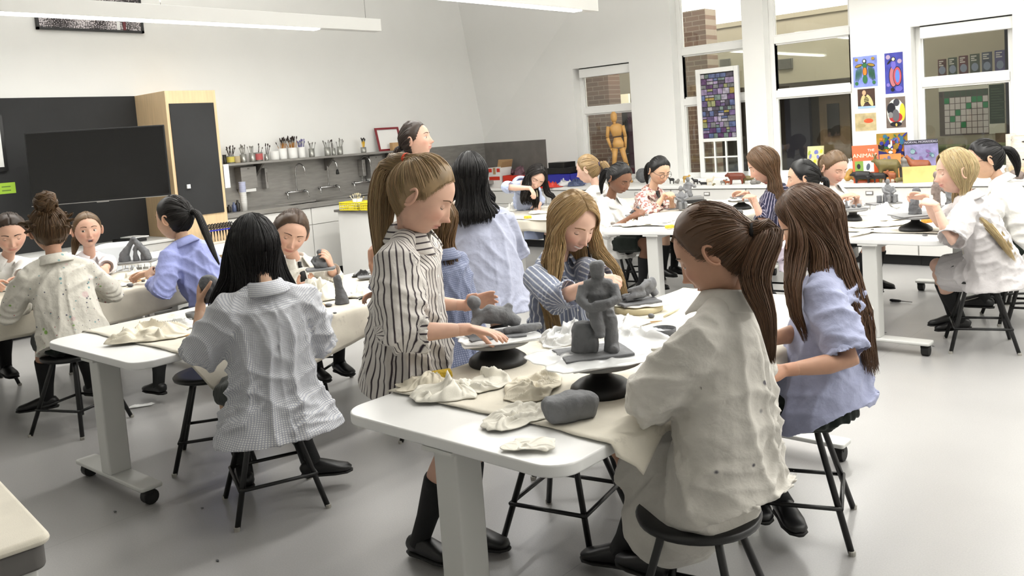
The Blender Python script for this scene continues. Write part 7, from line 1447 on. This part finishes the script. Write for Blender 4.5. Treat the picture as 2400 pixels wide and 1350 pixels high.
AN = [(1575, 431, .07, 'tiny black antelope carving at the left of the row', 'an_black', .8, .5, .3, .1, -1, True), (1608, 428, .09, 'small yellow and black animal carving', 'an_tan', .7, .4, .2, .14, 1, False), (1631, 432, .075, 'small rooster like dark carving', 'an_black', .7, .3, .3, .16, -1, False), (1650, 434, .06, 'small black seal shaped carving', 'an_black', 1.3, .1, .25, .2, -1, False), (1664, 434, .085, 'cream cat carving with a raised head', 'an_cream', .8, .35, .35, .16, 1, False), (1695, 434, .06, 'grey squirrel shaped carving', 'an_grey', .9, .3, .3, .2, 1, False), (1705, 434, .055, 'little brown carving left of the big brown bear', 'an_rust', .9, .3, .3, .2, -1, False), (1727, 432, .165, 'large reddish brown bear carving in the row', 'an_brown', 1.0, .3, .04, .16, -1, False), (1754, 430, .11, 'tan and black tapir carving', 'an_olive', 1.1, .3, .06, .14, 1, False),
      (2022, 432, .17, 'round black bear carving below the orange book', 'an_black', .9, .22, .02, .15, -1, False), (2043, 434, .075, 'small dark dog carving beside the round black bear', 'an_black', 1.2, .5, .15, .14, -1, False), (2063, 433, .13, 'black bear carving walking left', 'an_black', 1.0, .3, .05, .16, -1, False), (2083, 427, .24, 'grey moose carving with antlers', 'an_olive', .8, .45, .15, .12, -1, True), (2092, 435, .12, 'brown standing bear carving in front of the moose', 'an_rust', .5, .35, .2, .18, -1, False), (2112, 435, .085, 'mossy hedgehog like carving', 'an_olive', 1.2, .12, .05, .14, 1, False), (2135, 434, .10, 'small black cat carving', 'an_black', .6, .4, .2, .2, -1, False), (2158, 425, .22, 'reddish brown deer carving with a raised head', 'an_rust', .75, .45, .32, .09, -1, False), (2152, 438, .045, 'grey green lizard carving in front of the deer', 'an_grey', 2.2, .1, .02, .2, -1, False)]
for (px, py, h_, lb, m, bd, lg, nk_, hd_, d_, an_) in AN: animal(px, py, h_, lb, m, bd, lg, nk_, hd_, d_, R(-20), antler=an_)
for i, (px, py, r, m, lb) in enumerate([(1586, 431, .035, 'an_grey', 'grey stone carving beside the antelope'), (1673, 436, .02, 'an_olive', 'tiny rounded carving beside the cream cat'), (1768, 432, .04, 'an_grey', 'heap of grey carved monkeys, left part'), (1780, 431, .055, 'an_grey', 'heap of grey carved monkeys, middle part'), (1793, 432, .04, 'an_brown', 'heap of carved monkeys, brown right part'), (2004, 425, .07, 'an_tan', 'straw coloured nest behind the round black bear')]):
    b = MB(); c = at(px, py, ZK); rn = random.Random(px)
    for q in range(6): b.ball(c + E1 * rn.gauss(0, r * .5) + EZ * (r * .5 + abs(rn.gauss(0, r * .5))), r * rn.uniform(.4, .6), 8, 6)
    clay_obj('stone_carving', b, lb, m, .007, 'carving', 'carved animals on the window counter', .003, 1, px)
b = MB(); c = at(2122, 424, ZK); b.loft([c, c + EZ * .05, c + EZ * .13, c + EZ * .17, c + EZ * .20, c + EZ * .235], [(.04, .04), (.05, .045), (.055, .05), (.035, .035), (.04, .038), (.012, .012)], 14, up=E2); clay_obj('owl_statue', b, 'grey owl shaped stone statue between moose and deer', 'an_grey', .007, 'statue')
b = MB(); c = at(2208, 424, ZK); b.loft([c, c + EZ * .1, c + EZ * .2, c + EZ * .24], [(.06, .05), (.055, .045), (.045, .04), (.02, .02)], 12, up=E2); clay_obj('stone_statue', b, 'grey stone statue right of the deer', 'an_grey', .008, 'statue')
b = MB(); c = at(1996, 415, ZK); rn = random.Random(3)
for q in range(26): e = Vector((rn.gauss(0, .05), rn.gauss(0, .04), rn.uniform(.08, .22))); b.tube([c + EZ * .01, c + e * .6, c + e], [.008, .01, .006], 6)
clay_obj('coral', b, 'white branching coral behind the smiling girl', 'paper', .006, 'coral')
# ---- books and panels on the counter
def leaning(name, pa, pb, w_px, yb, h, label, m, lean=12, rz=0, th=.02, cat='book'):
    c = at(pa, pb, ZK); f = frame(Vector((c.x, c.y, ZK)), rz); q = math.tan(R(lean)); W = w_px; t = thing(name, label, cat, c, 0, 'books and panels on the counter')
    P = lambda u, z, o=0: f(u * W, z * q + o, z); MB().add([P(-.5, 0), P(.5, 0), P(.5, h), P(-.5, h), P(-.5, 0, th), P(.5, 0, th), P(.5, h, th), P(-.5, h, th)], [(0, 1, 2, 3), (7, 6, 5, 4), (0, 4, 5, 1), (1, 5, 6, 2), (2, 6, 7, 3), (3, 7, 4, 0)]).build('cover', m, t)
    def dec(poly, col, n='cover_art'): b = MB(); b.add([P(u, v * h, -.002 - .0006 * dec.k) for u, v in poly], [tuple(range(len(poly)))]); dec.k += 1; b.build(n, pm('ink_%s' % (col,), col, .6), t)
    dec.k = 0; nrm_ = (f(0, 0, 0) - f(0, 1, 0)).normalized(); ax = (f(1, 0, 0) - f(0, 0, 0)).normalized(); upv = (P(0, 1) - P(0, 0)).normalized()
    def txt(s, u, v, size, col): Mx = Matrix((( ax.x, upv.x, -ax.cross(upv).x * -1, 0), (ax.y, upv.y, ax.cross(upv).y, 0), (ax.z, upv.z, ax.cross(upv).z, 0), (0, 0, 0, 1))); p = P(u, v * h, -.006); text_obj('title', s, size, pm('ink_%s' % (col,), col, .6), t, Matrix.Translation(p) @ Mx, 0)
    return dec, txt
pm('book_orange', (.82, .34, .14), .4); dec, txt = leaning('orange_book', 2032, 428, .24, 0, .36, 'orange book with a bird on its cover, standing on the counter', 'book_orange', 14, R(-16))
dec([(-.42, .28), (.3, .28), (.3, .58), (-.42, .58)], (.90, .90, .88)); dec([(-.42, .08), (.3, .08), (.3, .22), (-.42, .22)], (.62, .70, .20)); dec([(-.42, .28), (-.1, .28), (-.1, .58), (-.42, .58)], (.45, .58, .22)); dec(ell(.08, .42, .07, .1, 12, -.5), (.3, .34, .4)); dec(ell(-.28, .44, .07, .07), DK); txt('THE', .22, .86, .035, (.95, .93, .9)); txt('ANIMALS', -.02, .72, .055, (.96, .92, .75))
pm('book_violet', (.47, .45, .62), .4, nz=(20, .25)); dec, txt = leaning('violet_book', 2164, 416, .31, 0, .37, 'large violet book with a dark title band, standing by the right window', 'book_violet', 12, R(-14))
dec([(-.5, .89), (.5, .89), (.5, 1), (-.5, 1)], (.12, .11, .18)); txt('NORVAL MORRISSEAU', 0, .945, .030, (.75, .74, .80)); rn = random.Random(9)
for q in range(14): dec(ell(rn.uniform(-.36, .36), rn.uniform(.1, .75), rn.uniform(.04, .1), rn.uniform(.03, .08), 12, rn.uniform(-1, 1)), rn.choice([(.30, .42, .48), (.48, .60, .62), DK, (.42, .30, .50), (.36, .52, .40)]))
pm('panel_orange', (.78, .52, .25), .5, nz=(14, .2)); dec, txt = leaning('painted_panel', 2090, 420, .20, 0, .25, 'orange painted panel with blue shapes behind the moose', 'panel_orange', 10, R(-14), cat='panel')
for q in range(8): dec(ell(rn.uniform(-.35, .35), rn.uniform(.2, .85), .08, .09, 12, rn.uniform(-1, 1)), rn.choice([(.40, .38, .52), (.48, .44, .62), (.85, .72, .40), (.5, .3, .2)]))
pm('panel_yellow', (.82, .70, .42), .6, nz=(14, .1)); leaning('carved_board', 2158, 428, .30, 0, .15, 'yellow wooden panel with carved marks behind the deer', 'panel_yellow', 12, R(-14), cat='panel')
pm('book_bright', (.78, .76, .55), .4, nz=(20, .2)); dec, txt = leaning('bright_book', 1910, 420, .17, 0, .35, 'brightly patterned book standing behind the black haired girl', 'book_bright', 16, R(-30))
for q in range(16): dec(ell(rn.uniform(-.4, .4), rn.uniform(.1, .85), .09, .06, 12, rn.uniform(-1, 1)), rn.choice([YE, (.42, .44, .70), (.60, .66, .25), (.62, .45, .58), (.75, .45, .40)]))
dec, txt = leaning('drawn_card', 1775, 425, .20, 0, .20, 'white card with purple drawing behind the navy girl\'s nose', 'paper', 20, R(-30), cat='card')
for q in range(6): dec(ell(-.35 + .14 * q, .5, .05, .2), [(.42, .38, .62), YE, (.55, .40, .60)][q % 3])
# ---- birch logs and driftwood
pm('birch', (.80, .77, .72), .8, nz=(12, .16), stretch=(1, 1, 6)); pm('driftwood', (.74, .66, .54), .8, nz=(9, .12))
for i, (px, r, lb) in enumerate([(2371, .045, 'thin white birch log standing at the right of the counter'), (2396, .085, 'thick white birch log at the right edge')]):
    c = at(px, 412, ZK); zt = atY(px - 4, 314 + 4 * i, c.y).z; t = thing('birch_log', lb, 'log', c, 0, 'birch logs'); MB().lathe([(r, 0), (r * .95, (zt - ZK) * .5), (r * .97, zt - ZK)], 18, Vector((c.x, c.y, ZK))).build('trunk', 'birch', t, smooth=True); MB().lathe([(r * .9, zt - ZK), (.002, zt - ZK + .001)], 18, Vector((c.x, c.y, ZK)), cap=False).build('cut_end', 'driftwood', t)
    for q in range(4): z_ = ZK + (zt - ZK) * (.2 + .22 * q); p = Vector((c.x, c.y, z_)) - E2 * r * .93 + E1 * r * .3 * ((-1) ** q); MB().ball(p, (r * .25, r * .12, .006), 6, 4).build('bark_scar', 'an_black', t)
for i, (a, b, r, lb) in enumerate([((2362, 398), (2400, 402), .05, 'pale driftwood chunk on the counter at the right edge'), ((2340, 422), (2385, 418), .045, 'grey driftwood chunk under the birch logs'), ((2370, 424), (2420, 420), .05, 'long pale driftwood piece at the right edge')]): m = MB(); p, q = [Vector((v.x, max(v.y, 8.34), v.z)) for v in (at(*a, ZK + r), at(*b, ZK + r))]; m.tube([p, p.lerp(q, .4) + EZ * .02, q], [r * .6, r, r * .7], 10); clay_obj('driftwood', m, lb, 'driftwood' if i != 1 else 'clay_brown', .01, 'driftwood', 'driftwood pieces', .006, 2, 70 + i)
# ---- shelf of pots and brushes
pm('can', (.62, .62, .60), .3, metal=.7); pm('pot_white', (.90, .90, .89), .4); pm('label_yellow', (.82, .76, .36), .6); pm('label_tan', (.70, .64, .52), .6); pm('label_red', (.72, .35, .35), .6); pm('brush_h', (.70, .48, .22), .5); pm('brush_dark', (.16, .10, .08), .6); pm('brush_purple', (.42, .40, .60), .5); pm('pencil_y', (.90, .72, .10), .5)
def brush_proto(hc, bc, L):
    b = MB(); b.tube([(0, 0, 0), (0, 0, L * .75)], [.0022, .0035], 5); n = len(b.f); b.tube([(0, 0, L * .75), (0, 0, L * .86)], [.004, .0045], 5); n2 = len(b.f); b.tube([(0, 0, L * .86), (0, 0, L * .95), (0, 0, L)], [.005, .007, .002], 5); b.c = [0] * n + [1] * (n2 - n) + [2] * (len(b.f) - n2)
    me = bpy.data.meshes.new('brush'); me.from_pydata(b.v, [], b.f)
    for x in (hc, 'can', bc): me.materials.append(MATS[x])
    me.polygons.foreach_set('material_index', b.c); return me
BR = {'d': brush_proto('brush_dark', 'brush_dark', .17), 'h': brush_proto('brush_h', 'brush_dark', .23), 'p': brush_proto('brush_purple', 'brush_purple', .2), 'y': brush_proto('pencil_y', 'an_black', .16), 's': brush_proto('can', 'an_grey', .17), 'k': brush_proto('bat_cream', 'bat_cream', .15)}
XSf = XL + .13; ZSf = 1.378; rn = random.Random(21)
def pot(px, py, r, h, m, label, nb=0, kind='d', spread=.25, band=None, base=None):
    c = base or atX(px, py, XSf); c = Vector((c.x, c.y, base.z if base else ZSf)); t = thing('pot', label, 'pot', c, 0, 'pots on the sink shelf'); MB().lathe([(r * .95, 0), (r, .01), (r, h), (r * .9, h), (r * .88, .012)], 18, c).build('wall', m, t, smooth=True)
    if band: MB().lathe([(r * 1.01, h * .15), (r * 1.01, h * .85)], 18, c, cap=False).build('label', band, t, smooth=True)
    for i in range(nb):
        o = bpy.data.objects.new('paintbrush' if kind != 'y' else 'pencil', BR[kind]); COL.objects.link(o); a = rn.uniform(0, 6.28); q = rn.uniform(0, .6) * r; o.location = c + Vector((q * math.cos(a), q * math.sin(a), .02)); o.rotation_euler = (rn.gauss(0, spread * .6), rn.gauss(0, spread * .6), a)
        o.scale = [rn.uniform(.85, 1.1)] * 3; tag(o, {'y': 'yellow pencil in the far shelf pot', 'h': 'long wooden brush in ' + label, 'p': 'purple handled brush in the white tub on the shelf', 'd': 'dark paintbrush in the ' + label, 's': 'silver handled tool in the ' + label}[kind] , 'brush' if kind != 'y' else 'pencil', {'y': 'yellow pencils', 'h': 'brushes in white tubs', 'p': 'purple brushes', 'd': 'dark brushes', 's': 'silver tools'}[kind])
PT = [(527, 380, .02, .10, 'an_black', 'black bottle at the left end of the sink shelf', 0, 'd', None), (541, 380, .042, .085, 'can', 'yellow labelled can on the sink shelf', 12, 'd', 'label_yellow'), (556, 379, .036, .075, 'label_tan', 'tan pot beside the yellow labelled can', 0, 'd', None), (571, 378, .036, .09, 'can', 'silver can with dark brushes, third on the shelf', 8, 's', None), (592, 375, .036, .10, 'can', 'tall silver can left of the red lined can', 6, 's', None), (607, 374, .045, .10, 'can', 'can with red lines holding wide brushes', 4, 'd', 'label_red'), (625, 373, .026, .075, 'can', 'small can of dark brushes beside the empty tub', 6, 'd', None), (645, 372, .048, .10, 'pot_white', 'empty white tub on the sink shelf', 0, 'd', None), (664, 370, .046, .125, 'pot_white', 'first white tub full of long brushes', 18, 'h', None), (687, 368, .052, .125, 'pot_white', 'widest white tub crammed with long brushes', 24, 'h', None), (708, 366, .042, .125, 'pot_white', 'white tub of purple handled brushes', 12, 'p', None), (731, 363, .034, .10, 'can', 'silver can right of the white tubs', 6, 's', None), (768, 360, .038, .10, 'can', 'silver can in the group of three', 8, 's', None), (782, 358, .024, .085, 'can', 'thin silver can in the group of three', 4, 'd', None), (797, 357, .036, .10, 'can', 'rightmost silver can in the group of three', 6, 's', None), (852, 352, .034, .07, 'can', 'small can of yellow pencils near the red frame', 9, 'y', None)]
for (px, py, r, h, m, lb, nb, kd, bd) in PT: pot(px, py, r, h, m, lb, nb, kd, .3 if kd in 'hp' else .25, bd)
a, b, c_, d_ = [atX(*p, XSf) for p in ((880, 304), (940, 300), (891, 354), (946, 352))]; t = thing('red_frame', 'dark red picture frame leaning on the shelf', 'frame', c_); pm('frame_red', (.52, .14, .18), .4)
Hf, y0f, y1f = .30, c_.y, d_.y
for (ya, yb, za, zb2) in ((y0f, y1f, 0, .025), (y0f, y1f, Hf - .025, Hf), (y0f, y0f + .025, .025, Hf - .025), (y1f - .025, y1f, .025, Hf - .025)): MB().add([(XSf - .02 - z_ * .22 + o_, y_, ZSf + z_) for o_ in (0, .015) for (y_, z_) in ((ya, za), (yb, za), (yb, zb2), (ya, zb2))], [(3, 2, 1, 0), (4, 5, 6, 7), (0, 1, 5, 4), (1, 2, 6, 5), (2, 3, 7, 6), (3, 0, 4, 7)]).build('rail', 'frame_red', t)
MB().add([(XSf - .02 - z_ * .22 + .004, y_, ZSf + z_) for (y_, z_) in ((y0f, 0), (y1f, 0), (y1f, Hf), (y0f, Hf))], [(0, 1, 2, 3)]).build('canvas', 'paper', t)
c = atX(925, 352, XSf + .05); tag(MB().box(XSf + .03, XSf + .09, c.y - .06, c.y + .1, ZSf, ZSf + .10).build('wood_box', 'wood_tool', bevel=.003), 'small pale wood box in front of the red frame', 'box')
# ---- sink counter: cups, bottles, baskets, scissors
c = atX(572, 480, -8.35); c.z = ZS
for i in range(11): o = MB().lathe([(.030, 0), (.036, .085), (.038, .088), (.035, .088), (.029, .004)], 16, Vector((c.x, c.y, c.z + .022 * i))).build('paper_cup', 'pot_white' if i < 6 else pm('cup_blue', (.74, .76, .86), .5), smooth=True); tag(o, 'white paper cup in the tall stack by the sinks' if i < 6 else 'pale blue paper cup in the upper half of the stack', 'cup', 'stacked paper cups')
for i, (px, m, h, lb) in enumerate([(536, 'an_black', .08, 'short black bottle left of the cup stack'), (548, 'bag_blue', .10, 'blue bottle left of the cup stack'), (557, 'an_black', .12, 'tall black bottle touching the cup stack')]): c = atX(px, 480, -8.38); tag(MB().lathe([(.022, 0), (.024, .01), (.024, h * .7), (.01, h * .82), (.011, h)], 14, Vector((c.x, c.y, ZS))).build('bottle', m, smooth=True), lb, 'bottle', 'bottles by the sinks')
t = thing('scissor_rack', 'wooden block rack with a blue rail holding scissors', 'rack', atX(515, 530, -7.9)); c = atX(480, 545, -7.7); zb = .63; c2 = atX(560, 530, -7.7)
for y_ in (c.y, c.y + .30): MB().box(-7.78, -7.66, y_, y_ + .03, zb, zb + .16).build('end_block', 'beech', t, bevel=.003)
MB().box(-7.74, -7.70, c.y, c.y + .33, zb + .13, zb + .142).build('rail', 'bin_blue', t)
for i in range(9):
    y_ = c.y + .045 + .03 * i; b = MB(); z_ = zb + .142
    for s in (-1, 1): b.tube([(-7.72 + s * .018 + .014 * math.cos(q * .7854), y_, z_ + .035 + .022 * math.sin(q * .7854)) for q in range(9)], .0045, 6, cap=False); b.tube([(-7.72 + s * .012, y_, z_ + .016), (-7.72 - s * .004, y_, zb + .03)], [.005, .002], 5)
    tag(b.build('scissors', 'black_paint', smooth=True), 'black handled scissors standing in the rack', 'scissors', 'scissors in the rack')
pm('basket_yellow', (.90, .84, .18), .45)
for i, (px, L_) in enumerate([(797, .30), (846, .24)]):
    a = at(px, 493, .80); f = frame(Vector((a.x, a.y, .80)), R(-38)); t = thing('yellow_basket', ['near yellow plastic basket on the island', 'further yellow plastic basket on the island'][i], 'basket', a, 0, 'yellow baskets'); D_ = .2; h = .085
    for zz in (.003, .03, .058, .08):
        P_ = [f(0, 0, zz), f(L_, 0, zz), f(L_, D_, zz), f(0, D_, zz), f(0, 0, zz)]; MB().tube(P_, .006 if zz < .08 else .009, 6).build('hoop', 'basket_yellow', t)
    for q in range(9): MB().tube([f(L_ * q / 8, 0, 0), f(L_ * q / 8, 0, h)], .005, 5).build('slat', 'basket_yellow', t)
    for q in range(6): MB().tube([f(L_, D_ * q / 5, 0), f(L_, D_ * q / 5, h)], .005, 5).build('slat', 'basket_yellow', t)
    MB().add([f(0, 0, .004), f(L_, 0, .004), f(L_, D_, .004), f(0, D_, .004)], [(0, 1, 2, 3)]).build('floor_panel', 'basket_yellow', t)
    c = f(L_ * .6, D_ * .5, .006); tt = thing('tub', ['white tub of sticks in the near yellow basket', 'clear tub of sticks in the further yellow basket'][i], 'tub', c); MB().lathe([(.045, 0), (.055, .11), (.050, .11), (.042, .005)], 16, c).build('wall', 'pot_white', tt, smooth=True)
    for q in range(14): o = bpy.data.objects.new('wooden_stick', BR['k']); COL.objects.link(o); o.location = c + Vector((rn.gauss(0, .018), rn.gauss(0, .018), .02)); o.rotation_euler = (rn.gauss(0, .2), rn.gauss(0, .2), 0); tag(o, ['thin wooden stick in the near yellow basket', 'thin wooden stick in the further yellow basket'][i], 'stick', 'sticks in tubs')
a = at(872, 492, .80); f = frame(a, R(-38)); tag(MB().add([f(x_, y_, z_) for z_ in (0, .12) for (x_, y_) in ((0, 0), (.2, 0), (.2, .15), (0, .15))], [(3, 2, 1, 0), (4, 5, 6, 7), (0, 1, 5, 4), (1, 2, 6, 5), (2, 3, 7, 6), (3, 0, 4, 7)]).build('white_box', 'pot_white', bevel=.004), 'white box behind the yellow baskets', 'box')
# paper notice at the cabinet end, notes on the chalkboard, screen edge
a, b = atX(522, 386, -8.14), atX(536, 440, -8.14); tag(MB().box(-8.145, -8.14, 4.505, 4.56, b.z, a.z).build('paper_notice', 'paper'), 'white paper notice at the edge of the tall wood cabinet', 'paper')
a, b = atX(-6, 430, XL + .017), atX(38, 452, XL + .017); t = thing('green_note', 'bright yellow green paper strip on the chalkboard', 'note', a); MB().box(XL + .015, XL + .018, a.y, b.y, b.z, a.z).build('sheet', pm('note_green', (.66, .82, .25), .6), t)
for q in range(2): z_ = a.z - (a.z - b.z) * (.35 + .35 * q); MB().box(XL + .018, XL + .0185, a.y + .03, b.y - .04, z_ - .006, z_ + .004).build('handwriting', pm('ink_green', (.40, .52, .22), .6), t)
a = atX(4, 270, XL + .05); b = atX(4, 402, XL + .05); t = thing('wall_display', 'edge of a wall display at the far left of the chalkboard', 'display', a); MB().box(XL + .016, XL + .05, a.y - 1.2, a.y, b.z, a.z).build('bezel', 'black_paint', t); MB().box(XL + .05, XL + .052, a.y - 1.17, a.y - .03, b.z + .04, a.z - .03).build('screen', 'pot_white', t)
# framed dotted print high on the wall
a, b = atX(86, 64, XL + .03), atX(338, 78, XL + .03); t = thing('framed_print', 'black framed dotted print high on the left wall behind the lamp', 'picture', (XL, a.y, b.z)); zt = b.z + .42
def dot_mat():
    m = pm('dots', (.9, .9, .9), .5); N = m.node_tree.nodes; L = m.node_tree.links; tc = N.new('ShaderNodeTexCoord'); v = N.new('ShaderNodeTexVoronoi'); v.inputs['Scale'].default_value = 62; v.inputs['Randomness'].default_value = .35; n = N.new('ShaderNodeTexNoise'); n.inputs['Scale'].default_value = 3.2; L.new(tc.outputs['Object'], v.inputs[0]); L.new(tc.outputs['Object'], n.inputs[0])
    s = N.new('ShaderNodeMath'); s.operation = 'MULTIPLY_ADD'; L.new(n.outputs[0], s.inputs[0]); s.inputs[1].default_value = 1.1; s.inputs[2].default_value = -.15; g = N.new('ShaderNodeMath'); g.operation = 'GREATER_THAN'; L.new(v.outputs['Distance'], g.inputs[0]); L.new(s.outputs[0], g.inputs[1])
    mx = N.new('ShaderNodeMix'); mx.data_type = 'RGBA'; L.new(g.outputs[0], mx.inputs[0]); mx.inputs[6].default_value = lin((.86, .83, .84)); mx.inputs[7].default_value = lin((.16, .13, .14)); L.new(mx.outputs[2], N['Principled BSDF'].inputs['Base Color'])
dot_mat(); MB().box(XL, XL + .02, a.y + .02, b.y - .02, b.z + .02, zt - .02).build('print', 'dots', t)
for (ya, yb, za, zb2) in ((a.y, b.y, b.z, b.z + .022), (a.y, b.y, zt - .022, zt), (a.y, a.y + .022, b.z, zt), (b.y - .022, b.y, b.z, zt)): MB().box(XL, XL + .035, ya, yb, za, zb2).build('rail', 'black_paint', t)
a, b = atX(256, 48, XL + .022), atX(308, 78, XL + .022); 
for q in range(2): y_ = a.y + .07 + .06 * q; MB().box(XL + .02, XL + .022, y_, y_ + .028, b.z + .022, b.z + .11).build('printed_bar', pm('ink_maroon', (.42, .18, .20)) if q else 'paper', t)
# desk clutter
DZ = .632
for i, (px, py, w, d, lb, m) in enumerate([(340, 566, .34, .25, 'open white papers on the desk', 'paper'), (285, 578, .26, .18, 'thin black laptop on the desk', 'black_paint'), (352, 572, .18, .14, 'second sheaf of white paper on the desk', 'paper')]): slab(at(px, py, DZ), w, d, .008 if m == 'paper' else .018, R(18 + 10 * i), lb, m, 80 + i, 'papers' if m == 'paper' else 'laptop', 'paper' if m == 'paper' else 'laptop')
slab(Vector((*atX(300, 532, -8.5).xy, .7002)), .3, .2, .03, R(-38), 'black folder on the low cabinets under the screen', 'black_paint', 85, 'folder', 'folder'); slab(Vector((*atX(312, 526, -8.5).xy, .733)), .22, .16, .012, R(-30), 'white booklet on the black folder', 'paper', 86, 'booklet', 'booklet')
# ---- near table corner at the bottom left, floor litter
q0, q1 = at(-4, 1132, .625), at(106, 1250, .625); an = math.atan2(q1.y - q0.y, q1.x - q0.x); t = thing('near_table', 'corner of a table under a thick canvas pad at the bottom left', 'table', (q1.x, q1.y, 0), an)
MB().prism(rrect(-1.3, 0, -.9, 0, .03), .54, .60).build('tabletop', pm('apron_grey', (.36, .35, .34), .6), t, bevel=.008, loc=(0, 0, 0)); MB().box(-.10, -.02, -.10, -.02, 0, .54).build('leg', 'table_leg', t, bevel=.006, loc=(0, 0, 0)); MB().prism(rrect(-1.3, .012, -.9, .012, .03), .60, .625).build('canvas_pad', 'canvas', t, bevel=.012, seg=3, loc=(0, 0, 0))
a, b = at(2086, 703, .012), at(2138, 708, .010); t = thing('screwdriver', 'black handled screwdriver lying on the floor at the right', 'tool', a); m_ = a.lerp(b, .5); MB().tube([a, a.lerp(m_, .2), a.lerp(m_, .8), m_], [.009, .012, .010, .006], 10).build('handle', 'black_paint', t, smooth=True); MB().tube([m_, b], [.0035, .0025], 8).build('shaft', 'steel_dark', t, smooth=True)
rag(at(330, 953, .001), .07, .02, .015, 99, 'twisted scrap of white paper on the floor behind the table leg', 'paper', .3, 'paper_scrap', 'paper', None, 20)
for i, (px, py, lb) in enumerate([(270, 1200, 'clay crumb on the floor by the table base'), (510, 1315, 'clay crumb on the floor at the bottom left'), (474, 1192, 'tiny clay crumb left of the stool'), (1383, 1275, 'clay crumb on the floor beside the black shoe'), (2187, 812, 'pale scrap on the floor by the right stool'), (2075, 780, 'dark crumb on the floor under the right table')]): lump(px, py, .001, .008, lb, 'clay_dark', 90 + i, (1.4, .8, .35))
